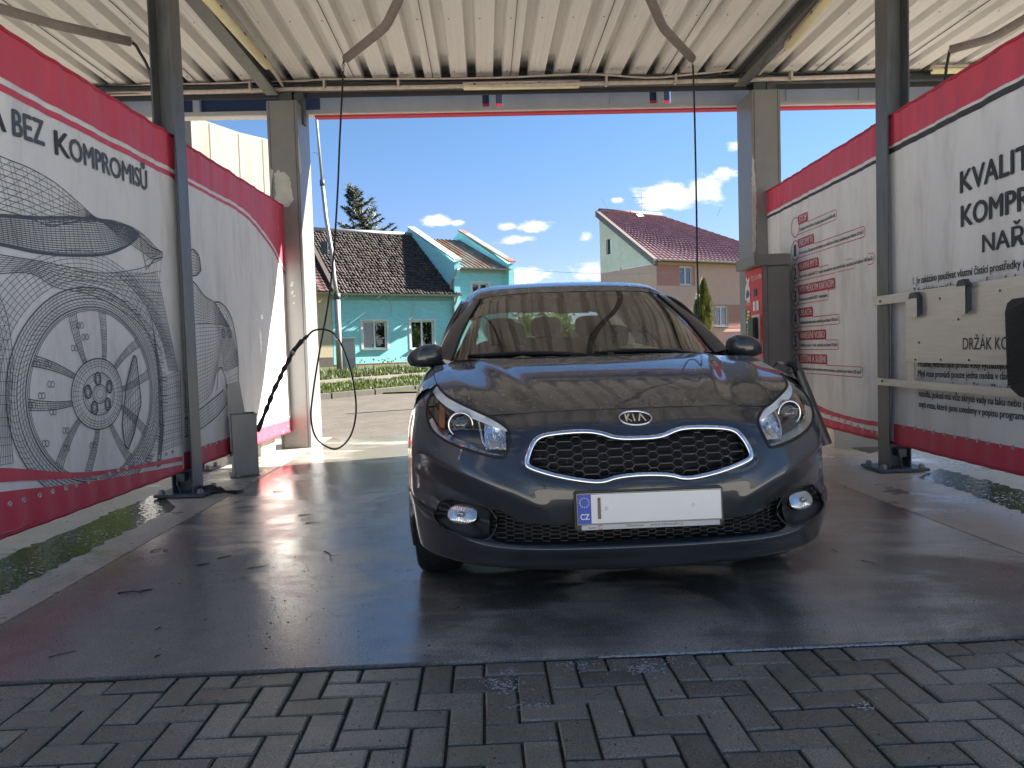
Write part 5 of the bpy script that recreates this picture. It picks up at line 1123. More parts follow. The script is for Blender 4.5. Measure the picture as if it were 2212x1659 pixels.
mb.add(vs, [(0, 1, 2, 3), (4, 5, 6, 7), (0, 1, 5, 4), (1, 2, 6, 5), (2, 3, 7, 6), (3, 0, 4, 7)]); mb.build('verge', M_TILE, CR); gutter(fT, uC0, uL-.05, zGc-.02, .42, CR)
hull('side_wall', [fT.at(uL-.02, 0)[:2], fT.at(uL-.02, 0, -9.)[:2], fT.at(uC0, 0, -9.)[:2], fT.at(uC0, 0)[:2]], zB, M_CREAM, CR, zGc-.01); quad('roof_back', [r0c, r1c, np.array(fT.at(uL, zGc, -9.)), np.array(fT.at(uC0, zGc, -9.))], M_TILE, CR)
# ---- pink house at the right
M_PINK = render_mat('pink render', (.68, .42, .34), var=.06, vscale=2); M_ROSE = render_mat('rose render', (.50, .235, .19), var=.06, vscale=2); M_GREYR = render_mat('grey render', (.64, .47, .39), var=.12, vscale=1.5, dirt=((.45, .35, .27), 1.2, .5, .8))
PH = thing('house', 'pink two storey house with a red tile roof behind the car', 'house', (0, 0, 0))
fP = Facade(1417, 560, 41., rad(28)); zP0 = gz(14, 45)-.3
uE = 11.5; zPE = fP.st(1436, 565)[1]; zPE = (zPE+fP.st(1600, 566)[1])/2
w1_ = window(fP, PH, 1468, 575, 1496, 616, frame=.08); w2_ = window(fP, PH, 1545, 661, 1573, 704, frame=.08)
wall_with_holes(fP, 0, uE, zP0, zPE, [w1_, w2_], 'front_wall', M_PINK, PH)
def fillband(x0, y0, x1, y1, skip):
    u0, z1 = fP.st(x0, y0); u1, z0 = fP.st(x1, y1); mb = MB()
    us = sorted([u0, u1]+[k for q in skip for k in (q[0]-.02, q[1]+.02) if u0 < k < u1])
    for i in range(len(us)-1):
        um = (us[i]+us[i+1])/2; inside = [q for q in skip if q[0]-.03 < um < q[1]+.03]
        if not inside: wallrect(fP, mb, us[i], us[i+1], z0, z1, -.02, .008)
        else:
            q = inside[0]
            if z1 > q[3]+.02: wallrect(fP, mb, us[i], us[i+1], q[3]+.02, z1, -.02, .008)
            if z0 < q[2]-.02: wallrect(fP, mb, us[i], us[i+1], z0, q[2]-.02, -.02, .008)
    mb.build('colour_band', M_ROSE, PH)
fillband(1418, 571, 1502, 618, [w1_]); fillband(1540, 658, 1604, 708, [w2_])
mb = MB(); wallrect(fP, mb, 0, uE, zP0, fP.st(1590, 716)[1], -.02, .03); mb.build('plinth', mat('brown tile plinth', (.15, .06, .05), .6, var=.3, vscale=20, stretch=(1, 1, .3)), PH)
gY = rad(28+90); gd = np.array([math.cos(gY), math.sin(gY), 0.])   # gable runs back-left
C0 = np.array(fP.at(0, 0)); 
gn = np.array([-gd[1], gd[0], 0.]); gp = lambda x, y: on_plane(x, y, C0, gn)
Gt = gp(1294, 459); L_g = (Gt-C0)@gd; zPR = Gt[2]
def gat(t_, z, off=0.): q = C0+gd*t_+gn*off; return (q[0], q[1], z)
ws0, ws1 = gp(1309, 518), gp(1321, 548)
hg = ((ws0-C0)@gd, (ws1-C0)@gd, ws1[2], ws0[2])
b_hi = gp(1416, 569)[2]
mb = MB(); A0, A1 = sorted(hg[:2])
zsl = lambda t_: zPE+(zPR-zPE)*t_/L_g
# gable: grey above, rose below, window left open
for (t0, t1) in ((0, A0), (A1, L_g)): mb.add([gat(t0, b_hi), gat(t1, b_hi), gat(t1, zsl(t1)), gat(t0, zsl(t0))], [(0, 1, 2, 3)])
mb.add([gat(A0, b_hi), gat(A1, b_hi), gat(A1, hg[2]), gat(A0, hg[2])], [(0, 1, 2, 3)]); mb.add([gat(A0, hg[3]), gat(A1, hg[3]), gat(A1, zsl(A1)), gat(A0, zsl(A0))], [(0, 1, 2, 3)])
for (p, q) in (((A0, hg[2]), (A1, hg[2])), ((A1, hg[2]), (A1, hg[3])), ((A1, hg[3]), (A0, hg[3])), ((A0, hg[3]), (A0, hg[2]))): mb.add([gat(*p), gat(*q), gat(*q, off=-.3), gat(*p, off=-.3)], [(0, 1, 2, 3)])
mb.build('gable_wall', M_GREYR, PH, recalc=False)
mb = MB(); mb.add([gat(A0, hg[2], -.14), gat(A1, hg[2], -.14), gat(A1, hg[3], -.14), gat(A0, hg[3], -.14)], [(0, 1, 2, 3)]); w_ = mb.build('window', M_PANE, PH, recalc=False)
mb = MB()
for t_ in (A0, (A0*2+A1)/3): mb.add([gat(t_, hg[2], -.13), gat(t_+.09, hg[2], -.13), gat(t_+.09, hg[3], -.13), gat(t_, hg[3], -.13)], [(0, 1, 2, 3)])
mb.build('frame', M_PLAST, w_, recalc=False)
quad('gable_wall', [gat(0, zP0), gat(L_g, zP0), gat(L_g, b_hi-.01), gat(0, b_hi-.01)], M_ROSE, PH)
# roof
ov = .45; eL = np.array(fP.at(-.25, zPE-.05, ov)); eR = np.array(fP.at(uE+.4, zPE-.05, ov)); rLp = np.array(gat(L_g, zPR+.05)); rRp = rLp+fP.a*(fP.st(1553, 560)[0]*1.04)
rEnd = rLp+fP.a*(uE+.4)
tiled(eL, eR, rRp, rLp, 36, 22, 'roof', M_TILER, PH, jit=.006, lift=.05, wave=.05, seed=5)
mb = MB(); mb.tube([tuple(rLp+[0, 0, .08]), tuple(rRp+[0, 0, .08])], .13, 8); mb.build('ridge', M_TILER, PH, smooth=True)
mb = MB(); vs = []
for dz in (-.32, .06): vs += [tuple(eL+np.array([0, 0, dz])), tuple(rLp+np.array([0, 0, dz])), tuple(rLp-gd*0-fP.a*.28+np.array([0, 0, dz])), tuple(eL-fP.a*.28+np.array([0, 0, dz]))]
mb.add(vs, [(0, 1, 2, 3), (4, 5, 6, 7), (0, 1, 5, 4), (1, 2, 6, 5), (2, 3, 7, 6), (3, 0, 4, 7)]); mb.build('verge_board', mat('dark verge', (.12, .085, .08), .6), PH)
quad('soffit', [tuple(eL), tuple(eR), fP.at(uE+.4, zPE-.08), fP.at(-.25, zPE-.08)], mat('brown soffit', (.16, .075, .07), .7), PH); gutter(fP, -.2, uE+.3, zPE-.02, ov+.08, PH, .09)
rear = np.array(gat(L_g, zP0)); hull('rear_wall', [fP.at(uE, 0)[:2], (np.array(fP.at(uE, 0))+gd*L_g)[:2], rear[:2]], zP0, M_PINK, PH, zPE)
# vents and small fittings on the gable, skylight
for (x, y) in ((1348, 508), (1341, 581), (1380, 592)):
    q = gp(x, y); mb = MB(); mb.lathe([(0, .03), (.06, .03), (.09, .0)], 10, Matrix.Translation(tuple(q+gn*.01)) @ Vector(gn).to_track_quat('Z', 'Y').to_matrix().to_4x4()); mb.build('vent', M_GUT, PH)
nrm = np.cross(eR-eL, rLp-eL); nrm /= np.linalg.norm(nrm); nrm = nrm*np.sign(nrm[2])
def onroof(x, y): return on_plane(x, y, eL, nrm)
sk = [onroof(1372, 466)+nrm*.12, onroof(1383, 465)+nrm*.12, onroof(1391, 471)+nrm*.12, onroof(1378, 472)+nrm*.12]; quad('skylight', sk, M_PANEL, PH)
# ---- aerials, mast, cabinet, bollard
M_AER = mat('aerial aluminium', (.45, .45, .45), .4, metal=.7)
def aerial(label, base, h, arms, name='roof_aerial', lean=(0, 0, 0)):
    t_ = thing(name, label, 'aerial', tuple(base)); mb = MB(); mb.tube([(0, 0, -.3), (lean[0], lean[1], h)], .028, 6); mb.build('mast', M_AER, t_)
    mb = MB()
    for (z, l, k) in arms:
        mb.tube([(-l/2, 0, z), (l/2, 0, z)], .016, 5)
        for i in range(k): x_ = -l/2+l*i/max(1, k-1); mb.tube([(x_, -.03, z-.28), (x_, .03, z+.28)], .01, 4)
    mb.build('elements', M_AER, t_); return t_
aerial('grid aerial on the ridge of the cream house', r0c*.12+r1c*.88+np.array([-.0, 0, .1]), 2.7, [(2.4, 1.0, 7), (2.0, .8, 5), (1.3, .6, 4)])
bs = roof_pt(fP, 1389, 470, 0)*0+np.array(on_plane(1388, 466, rLp, fP.n)); aerial('small aerial on the ridge of the pink house', bs, 1.4, [(1.15, 1.3, 0), (.75, .5, 0)])
mb = MB(); q0 = on_plane(1316, 457, rLp, fP.n); q1 = on_plane(1299, 428, rLp, fP.n); mb.tube([tuple(q0), tuple(q1)], .012, 4); q0 = on_plane(1549, 468, rLp, fP.n); q1 = on_plane(1557, 447, rLp, fP.n); mb.tube([tuple(q0), tuple(q1)], .012, 4); mb.build('lightning_rod', M_AER, PH)
# leaning street mast in three diameters
ym = 24.; mp_ = [onY(x, y, ym) for x, y in ((734, 803), (728, 640), (722, 600), (716, 540), (704, 470), (696, 395), (684, 262), (672, 120))]; b_ = Vector(mp_[0])
MA = thing('street_mast', 'tall thin grey street mast in front of the cream house', 'mast', b_)
for nm, i0, i1, rr in (('lower_tube', 0, 1, .095), ('middle_tube', 1, 5, .062), ('upper_tube', 5, 7, .042)):
    mb = MB(); mb.tube([tuple(Vector(p)-b_) for p in mp_[i0:i1+1]], rr, 10); mb.build(nm, M_GUT, MA, smooth=True)
for k in (1, 5):
    mb = MB(); a = Vector(mp_[k])-b_; mb.tube([tuple(a-Vector((0, 0, .1))), tuple(a+Vector((0, 0, .1)))], .11 if k == 1 else .075, 10); mb.build('collar', M_GALVD, MA, smooth=True)
q = Vector(onY(713, 535, ym))-b_; mb = MB(); mb.box(q.x-.28, q.x-.08, q.y-.1, q.y+.1, q.z-.2, q.z+.2); mb.build('cable_box', M_GALVD, MA, bevel=.02)
q = Vector(onY(752, 800, 25.)); UC = thing('utility_cabinet', 'small light grey utility cabinet at the corner of the teal house', 'cabinet', q, rad(20))
mb = MB(); mb.box(-.17, .25, -.12, .15, -.3, 1.05); mb.build('body', mat('cabinet grey', (.36, .37, .36), .6, var=.1), UC, bevel=.01)
mb = MB(); mb.box(-.19, .27, -.14, .17, 1.05, 1.10); mb.build('lid', mat('cabinet lid', (.5, .5, .48), .6), UC, bevel=.01); mb = MB(); mb.box(-.14, .21, -.124, -.119, .4, .95); mb.box(-.02, .06, -.127, -.119, .62, .72); mb.build('door', mat('cabinet door', (.42, .43, .42), .6), UC)
q = Vector(onY(952, 790, 13.)); BO = thing('bollard', 'red and white bollard behind the car mirror', 'bollard', (q.x, q.y, gz(q.x, q.y)))
mb = MB(); mb.lathe([(.05, 0), (.05, .98), (.045, 1.0), (0, 1.0)], 16); mb.build('post', M_REDTRIM, BO, smooth=True); mb = MB(); mb.lathe([(.052, .68), (.052, .78)], 16); mb.lathe([(.052, .50), (.052, .58)], 16); mb.build('band', M_WHITE, BO, smooth=True)
# concrete wall of a yard beyond the left banner
fC = Facade(415, 300, 13.5, rad(66)); M_CON, t, b = nodes('panel concrete'); N = t.nodes.new; L = t.links.new
tc_ = N('ShaderNodeTexCoord'); mp = N('ShaderNodeMapping'); mp.inputs['Scale'].default_value = (5, 5, .5); L(tc_.outputs['Object'], mp.inputs[0]); n1 = N('ShaderNodeTexNoise'); n1.inputs['Scale'].default_value = .7; n1.inputs['Detail'].default_value = 8; n1.inputs['Roughness'].default_value = .7; L(mp.outputs[0], n1.inputs['Vector'])
cr_ = N('ShaderNodeValToRGB'); cr_.color_ramp.elements[0].position = .26; cr_.color_ramp.elements[0].color = (.11, .10, .08, 1); cr_.color_ramp.elements[1].position = .48; cr_.color_ramp.elements[1].color = (.20, .185, .15, 1); L(n1.outputs['Fac'], cr_.inputs[0]); L(cr_.outputs[0], b.inputs['Base Color']); b.inputs['Roughness'].default_value = .9
CW = thing('concrete_wall', 'tall streaked concrete wall beyond the left banner', 'wall', (0, 0, 0))
ztop = fC.st(450, 263)[1]; u0, u1 = fC.st(414, 300)[0], fC.st(517, 262)[0]; u2, z2 = fC.st(580, 301)
mb = MB(); P = [(u0, -.3), (fC.st(624, 330)[0], -.3), (fC.st(624, 330)[0], fC.st(624, 330)[1]), (u2, z2), (u1, ztop), (u0, ztop)]; mb.prism(P, 0, -.25, lambda a, b_, c: fC.at(a, b_, c)); mb.build('panels', M_CON, CW)
mb = MB()
for k in (453, 515, 566): uu = fC.st(k, 300)[0]; wallrect(fC, mb, uu-.012, uu+.012, -.2, (ztop if uu <= u1+.01 else ztop+(z2-ztop)*(uu-u1)/(u2-u1))-.03, -.02, .004)
mb.build('joint', mat('dark joint', (.06, .055, .045), .9), CW)
mb = MB(); wallrect(fC, mb, u0-.9, u0-.03, -.3, fC.st(400, 285)[1], -.9, -.6); mb.build('side_panel', mat('grey side wall', (.22, .22, .22), .9, var=.2), CW)
# bird and overhead wire
q = Vector(onY(684, 333, 60.)); mb = MB(); mb.add([(-.35, 0, .10), (-.14, .05, .17), (0, .1, .05), (.16, .05, .16), (.36, 0, .04), (0, -.15, .0), (.0, .2, .02), (.1, .0, .1), (-.1, 0, .1)], [(0, 1, 8), (8, 2, 1), (2, 3, 7), (3, 4, 7), (5, 7, 6, 8)]); o = mb.build('bird', mat('dark bird', (.02, .02, .02), .8), recalc=False); o.location = q; tag(o, 'small dark bird flying in the blue sky', 'bird')
mb = MB(); A = [onY(x, y, 36.) for x, y in ((1040, 574), (1150, 584), (1290, 591), (1420, 590), (1600, 575))]; mb.tube([tuple(q) for q in cr([tuple(a) for a in A], 30)], .012, 4); o = mb.build('overhead_wire', mat('wire', (.35, .35, .36), .5)); tag(o, 'thin overhead wire between the teal and the pink house', 'wire')
# ------------------------------------------------------------------ trees
M_BARK = mat('bark', (.09, .065, .045), .9, var=.3, vscale=12, bump=.5, bscale=20)
def leafcloud(n, pts, size, seed, flat=0., up=.3):
    """leaf quads around given (centre, radius) clumps"""
    r = np.random.default_rng(seed); mb = MB(); k = len(pts); 
    idx = r.integers(0, k, n); D = r.normal(size=(n, 3)); D /= np.linalg.norm(D, axis=1)[:, None]; Rr = r.random(n)**.4
    T = r.normal(size=(n, 3)); T /= np.linalg.norm(T, axis=1)[:, None]; B = np.cross(T, D+.01); B /= np.linalg.norm(B, axis=1)[:, None]; s = size*r.uniform(.6, 1.4, n)
    C_ = np.array([p[0] for p in pts], float)[idx]; RR = np.array([p[1] for p in pts], float)[idx]
    Cn = C_+D*(RR if RR.ndim > 1 else RR[:, None])*Rr[:, None]
    V = np.stack([Cn-T*s[:, None], Cn+B*s[:, None]*.45, Cn+T*s[:, None], Cn-B*s[:, None]*.45], 1).reshape(-1, 3)
    mb.v = [tuple(v) for v in V]; mb.f = [(4*i, 4*i+1, 4*i+2, 4*i+3) for i in range(n)]; mb.m = [0]*n; return mb
# conifer behind the teal roof
ybase = 44.; q0 = Vector(onY(797, 505, ybase)); zt_ = onY(757, 400, ybase)[2]; q0.z = gz(q0.x, q0.y)
CF = thing('conifer_tree', 'dark ragged conifer rising behind the mossy tile roof', 'tree', q0); Ht = zt_-q0.z; r = random.Random(12)
mb = MB(); mb.tube([(0, 0, 0), (.1, 0, Ht*.5), (-.35, 0, Ht*.8), (-.95, 0, Ht*.99)], [.32, .2, .1, .02], 8); mb.build('trunk', M_BARK, CF, smooth=True)
M_NEED = leaf_mat('dark needles', (.045, .062, .04), .45, .1); mbl = MB(); mbb = MB(); rn = np.random.default_rng(3)
nb = 64
for i in range(nb):
    t_ = .60+.39*(i/nb); z = Ht*t_; cx0 = float(np.interp(t_, [0, .5, .8, 1], [0, .1, -.35, -.95])); L_ = (4.3*(1-t_)**.85+.12)*r.uniform(.6, 1.2); a = i*2.4+r.uniform(-.4, .4)
    d = Vector((math.cos(a), math.sin(a)*.8, r.uniform(-.1, .35))); s0_ = Vector((cx0, 0, z)); e_ = s0_+d*L_; mbb.tube([tuple(s0_), tuple(s0_.lerp(e_, .6)+Vector((0, 0, -.12))), tuple(e_+Vector((0, 0, .15)))], [.045, .03, .01], 5)
    for k in range(int(30+85*L_)):
        f_ = r.random()**.7; c = s0_.lerp(e_, f_)+Vector((0, 0, -.12*math.sin(f_*3)+.15*f_*f_)); ll = r.uniform(.16, .42)*(1.15-.5*f_); dd = (d*.8+Vector((r.gauss(0, .7), r.gauss(0, .7), r.gauss(-.25, .35)))).normalized(); nn = dd.orthogonal().normalized()*.035
        b_ = len(mbl.v); mbl.v += [tuple(c-nn), tuple(c+nn), tuple(c+dd*ll)]; mbl.f.append((b_, b_+1, b_+2)); mbl.m.append(0)
for k in range(420):
    if k >= 300:
        f_ = r.random(); c = Vector((.25+r.gauss(0, .16*(1.2-f_)), r.gauss(0, .15), Ht*(.74+.175*f_))); dd = Vector((r.gauss(.2, .6), r.gauss(0, .5), r.gauss(.5, .4))).normalized(); nn = dd.orthogonal().normalized()*.035; ll = r.uniform(.15, .45); b_ = len(mbl.v); mbl.v += [tuple(c-nn), tuple(c+nn), tuple(c+dd*ll)]; mbl.f.append((b_, b_+1, b_+2)); mbl.m.append(0); continue
    f_ = r.random(); c = Vector((-1.0+.5*(1-f_)+r.gauss(0, .12), r.gauss(0, .1), Ht*(.84+.16*f_))); dd = Vector((r.gauss(-.3, .5), r.gauss(0, .4), r.gauss(.5, .5))).normalized(); nn = dd.orthogonal().normalized()*.03; ll = r.uniform(.12, .4); b_ = len(mbl.v); mbl.v += [tuple(c-nn), tuple(c+nn), tuple(c+dd*ll)]; mbl.f.append((b_, b_+1, b_+2)); mbl.m.append(0)
mbb.build('branches', M_BARK, CF); mbl.build('crown', M_NEED, CF, recalc=False)
# thuja by the pink house
yt_ = 33.; q0 = Vector(onY(1522, 745, yt_)); zt_ = onY(1524, 604, yt_)[2]; q0.z = gz(q0.x, q0.y); Ht = zt_-q0.z
TH_ = thing('thuja', 'slim columnar thuja with yellow green foliage beside the pink house', 'shrub', q0); mb = MB(); mb.tube([(0, 0, 0), (0, 0, Ht*.6)], [.08, .03], 6); mb.build('trunk', M_BARK, TH_)
mb = MB(); rn = np.random.default_rng(8)
for k in range(9000):
    t_ = rn.random()**.85; a = rn.uniform(0, 6.283); R_ = .52*math.sin(math.pi*min(1, .16+t_*.84))**.75*(.72+.18*math.sin(a*5+t_*9)+.15*math.sin(a*3-t_*17)); rr = R_*rn.random()**.28
    off = -.32 if (k % 5 == 0) else 0; hz_ = Ht*t_*(.72 if off else 1); c = (rr*math.cos(a)*(.7 if off else 1)+off, rr*math.sin(a)*.9, hz_); l_ = rn.uniform(.05, .16); w_ = .022; b_ = len(mb.v); mb.v += [(c[0]-w_*math.sin(a), c[1]+w_*math.cos(a), c[2]), (c[0]+w_*math.sin(a), c[1]-w_*math.cos(a), c[2]), (c[0]+l_*.45*math.cos(a), c[1]+l_*.45*math.sin(a), c[2]+l_)]; mb.f.append((b_, b_+1, b_+2)); mb.m.append(0)
mb.build('crown', leaf_mat('thuja leaves', (.10, .115, .02), .5, .25), TH_, recalc=False)
# yellow flowers in the weeds by the teal wall
mb = MB(); r = random.Random(5)
for k in range(30):
    px = r.gauss(838, 26) if k < 24 else r.uniform(760, 960); p = fT(px, 790, .5); c = Vector(p); c.z = gz(c.x, c.y)+r.uniform(.12, .3); s = r.uniform(.02, .04)
    mb.add([(c.x+s*math.cos(a), c.y-.02, c.z+s*math.sin(a)) for a in np.linspace(0, 6.283, 7)[:-1]], [(0, 1, 2, 3, 4, 5)])
tag(mb.build('flowers', mat('yellow petals', (.62, .50, .02), .6), recalc=False), 'yellow flowers in the weeds along the teal wall', 'flowers', kind='stuff')
# trees behind the camera: they show in the bumper, lamps and glass
rt_ = random.Random(4)
for k, (tx, ty, th) in enumerate(((-9, -17, 8.5), (-3.5, -21, 9.5), (3, -19, 7.5), (8, -22, 10), (14, -18, 8), (-15, -20, 9))):
    T_ = thing('leafy_tree', 'leafy green tree across the yard in front of the wash', 'tree', (tx, ty, -.3), rt_.uniform(0, 6), 'trees across the yard'); mb = MB(); mb.tube([(0, 0, 0), (.1, .05, th*.35), (.0, .1, th*.7)], [.25, .18, .07], 8); mb.build('trunk', M_BARK, T_, smooth=True)
    cl_ = [((rt_.gauss(0, 1.5), rt_.gauss(0, 1.5), th*rt_.uniform(.38, .95)), (rt_.uniform(.8, 1.6),)*3) for _ in range(16)]
    leafcloud(2600, cl_, .19, k).build('crown', leaf_mat('tree leaves', (.06, .10, .025), .4), T_, recalc=False)
# shrubs between the houses, seen through the car's glass
for (px, yb, hh, lab) in ((1150, 27., 2.1, 'rounded green shrub between the houses, left of the two behind the car'), (1225, 29., 2.5, 'taller green shrub between the houses, right of the two behind the car')):
    q = Vector(onY(px, 745, yb)); q.z = gz(q.x, q.y); SH = thing('green_shrub', lab, 'shrub', q); mb = MB()
    for k in range(5): mb.tube([(0, 0, 0), (.25*math.cos(k*1.3), .25*math.sin(k*1.3), hh*.6)], [.03, .015], 5)
    mb.build('stems', M_BARK, SH); r = random.Random(int(px)); leafcloud(2600, [((r.gauss(0, .45), r.gauss(0, .4), hh*r.uniform(.3, .8)), (r.uniform(.35, .6),)*3) for _ in range(12)], .07, int(px)).build('crown', leaf_mat('shrub leaves', (.10, .17, .03), .4, .4), SH, recalc=False)
# greenery at both flanks of the yard (shows in the wet floor)
for k, (tx, ty, th) in enumerate(((-11., 16.5, 7.), (-14., 20.5, 8.), (-16.5, 19., 7.), (-12.5, 22., 7.))):
    T_ = thing('leafy_tree', 'leafy green tree in the yard beyond the left bay', 'tree', (tx, ty, -.1), k*2., 'trees beyond the left bay'); mb = MB(); mb.tube([(0, 0, 0), (.1, .05, th*.35), (.0, .1, th*.7)], [.2, .15, .06], 8); mb.build('trunk', M_BARK, T_, smooth=True)
    cl_ = [((rt_.gauss(0, 1.2), rt_.gauss(0, 1.2), th*rt_.uniform(.2, .95)), (rt_.uniform(.7, 1.3),)*3) for _ in range(16)]
    leafcloud(2200, cl_, .17, 40+k).build('crown', leaf_mat('yard leaves', (.05, .085, .02), .4), T_, recalc=False)
for k, (tx, ty, th) in enumerate(((13., 20., 6.5), (16.5, 24., 7.), (19., 21., 6.), (15., 17., 5.))):  # out-of-view trees, added to keep bright sky out of the right floor's reflection
    T_ = thing('leafy_tree', 'unseen leafy tree added beyond the right bay to block sky reflections', 'tree', (tx, ty, .2), k*2., 'unseen trees added beyond the right bay'); mb = MB(); mb.tube([(0, 0, 0), (.1, .05, th*.35), (.0, .1, th*.7)], [.2, .15, .06], 8); mb.build('trunk', M_BARK, T_, smooth=True)
    cl_ = [((rt_.gauss(0, 1.2), rt_.gauss(0, 1.2), th*rt_.uniform(.2, .95)), (rt_.uniform(.7, 1.3),)*3) for _ in range(16)]
    leafcloud(2200, cl_, .17, 60+k).build('crown', leaf_mat('far leaves', (.05, .085, .02), .4), T_, recalc=False)
# ------------------------------------------------------------------ the car (u = sideways, v = backwards, w = up)
CAR = thing('parked_car', 'dark grey wet hatchback parked in the wash bay, seen from the front', 'car', (.462, 2.62, 0), rad(3.0))
def patch(T, nr, nc, sym=True, k=40):
    T = np.asarray(T, float)
    if sym:
        R = T[:, 1:2].copy(); R[..., 0] *= -1; TT = np.concatenate([R, T], 1)
        A = cr(TT.transpose(1, 0, 2), (TT.shape[1]-1)*k+1)[k:]
        x = np.linspace(0, len(A)-1, nc); i0 = np.floor(x).astype(int); i1 = np.minimum(i0+1, len(A)-1); f = (x-i0)[:, None, None]; A = A[i0]*(1-f)+A[i1]*f
    else: A = cr(T.transpose(1, 0, 2), nc)
    return cr(A.transpose(1, 0, 2), nr)
# paint
M_PAINT, t, b = nodes('grey metallic paint'); N = t.nodes.new; L = t.links.new
b.inputs['Base Color'].default_value = (.030, .034, .046, 1); b.inputs['Metallic'].default_value = .25; b.inputs['Roughness'].default_value = .40; b.inputs['Coat Weight'].default_value = 1; b.inputs['Coat Roughness'].default_value = .012; b.inputs['Coat IOR'].default_value = 1.55
tc_ = N('ShaderNodeTexCoord'); vo = N('ShaderNodeTexVoronoi'); vo.inputs['Scale'].default_value = 900; L(tc_.outputs['Object'], vo.inputs['Vector'])
mr_ = N('ShaderNodeMapRange'); L(vo.outputs['Color'], mr_.inputs[0]); mr_.inputs[3].default_value = .6; mr_.inputs[4].default_value = 1.5; hv = N('ShaderNodeHueSaturation'); hv.inputs['Color'].default_value = (.021, .0245, .031, 1); L(mr_.outputs[0], hv.inputs['Value']); L(hv.outputs[0], b.inputs['Base Color'])
n_ = N('ShaderNodeTexNoise'); n_.inputs['Scale'].default_value = 5; L(tc_.outputs['Object'], n_.inputs['Vector']); bp = N('ShaderNodeBump'); bp.inputs['Strength'].default_value = .02; bp.inputs['Distance'].default_value = .01; L(n_.outputs['Fac'], bp.inputs['Height']); L(bp.outputs[0], b.inputs['Coat Normal'])
M_BLK = mat('black plastic', (.014, .014, .015), .42, var=.2, vscale=30, bump=.1, bscale=300); M_BLKG = mat('gloss black', (.008, .008, .009), .12); M_VOID = mat('dark cavity', (.006, .006, .007), .8)
M_GRL = mat('grille plastic', (.022, .022, .024), .38); M_CHR = mat('chrome', (.80, .80, .82), .06, metal=1.0); M_CHRS = mat('satin reflector', (.72, .73, .75), .22, metal=.9); M_BEZ = mat('sky-sheen silver bezel', (.86, .88, .90), .4)
M_AMB = mat('amber lens', (.62, .17, .03), .25); M_LENS = glass_mat('lamp lens', (.93, .95, .95), .0, 1.36); M_WS = glass_mat('windscreen', (.40, .45, .43), .0, 1.72); M_SG = glass_mat('side glass', (.30, .33, .33), .0, 1.52)
M_SEAL = mat('rubber seal', (.01, .01, .01), .6); M_TYRE = mat('tyre', (.014, .014, .014), .65, var=.3, vscale=40, bump=.2, bscale=60); M_RIM = mat('alloy rim', (.45, .46, .48), .3, metal=.8)
M_SEAT = mat('seat cloth', (.028, .028, .03), .9, var=.3, vscale=30); M_LINER = mat('headliner', (.12, .115, .11), .95); M_DASH = mat('dashboard', (.02, .02, .021), .7)
PLAN = [(0, 0), (.20, .006), (.40, .030), (.56, .080), (.69, .160), (.79, .270), (.85, .40), (.885, .56)]
def row(w0, v0, k=1., dw=(0,)*8, dv=(0,)*8): return [(u*k, v0+v+dv[i], w0+dw[i]) for i, (u, v) in enumerate(PLAN)]
BT = [row(.195, .13, .90), row(.228, .045, .965), row(.268, .016, .980), row(.315, -.016, .997, (0, 0, 0, .006, .035, .07, .10, .11)),
      row(.348, .022, 1., (0, 0, 0, .006, .030, .062, .085, .095)), row(.420, .010, 1., (0, 0, 0, 0, .01, .02, .03, .035)), row(.480, .0, 1.), row(.545, .002, 1., (0, 0, 0, 0, .005, .01, .015, .02)),
      row(.610, .022, 1., (0, 0, 0, .005, .01, .02, .03, .035)), row(.680, .055, .995, (0, 0, 0, .003, .012, .025, .035, .045), (0, 0, 0, 0, 0, 0, .01, .03)),
      [(0, .112, .735), (.197, .119, .735), (.394, .142, .736), (.555, .195, .742), (.685, .285, .762), (.768, .395, .795), (.815, .51, .815), (.842, .61, .825)],
      [(0, .205, .790), (.13, .207, .790), (.27, .217, .788), (.41, .232, .7835), (.545, .244, .778), (.64, .33, .818), (.71, .43, .850), (.757, .62, .893)]]
NRB, NCB = 230, 210
G = patch(BT, NRB, NCB)
def poly_sd(P, u, w):
    """signed distance (inside > 0) of points to a polygon in the front view"""
    P = np.asarray(P, float); Q = np.roll(P, -1, 0); d = np.full(u.shape, 9.); ins = np.zeros(u.shape, bool)
    for (a, b_), (c, e) in zip(P, Q):
        dx, dy = c-a, e-b_; t_ = np.clip(((u-a)*dx+(w-b_)*dy)/(dx*dx+dy*dy+1e-12), 0, 1); d = np.minimum(d, np.hypot(u-a-t_*dx, w-b_-t_*dy))
        cnd = ((b_ > w) != (e > w)); ins ^= cnd & (u < dx*(w-b_)/(e-b_+1e-12)+a)
    return np.where(ins, d, -d)
def smooth(x): x = np.clip(x, 0, 1); return x*x*(3-2*x)
def resample(P, n, closed=True):
    P = np.asarray(P, float); 
    if closed: P = np.concatenate([P, P[:1]])
    s = np.concatenate([[0], np.cumsum(np.linalg.norm(np.diff(P, axis=0), axis=1))]); x = np.linspace(0, s[-1], n, endpoint=not closed); return np.stack([np.interp(x, s, P[:, k]) for k in range(P.shape[1])], 1)
def rounded(P, n=200, it=3, closed=True):
    """corner cutting"""
    P = np.asarray(P, float)
    for _ in range(it):
        Q = np.roll(P, -1, 0) if closed else P[1:]; A = P if closed else P[:-1]; N_ = np.empty((2*len(A), P.shape[1])); N_[0::2] = A*.75+Q*.25; N_[1::2] = A*.25+Q*.75
        P = N_ if closed else np.concatenate([P[:1], N_, P[-1:]])
    return resample(P, n, closed)
GR_H = [(0, .692), (.085, .695), (.135, .714), (.19, .722), (.30, .718), (.37, .707), (.398, .672), (.418, .618), (.404, .600), (.31, .571), (.21, .551), (.147, .546), (.098, .563), (0, .569)]
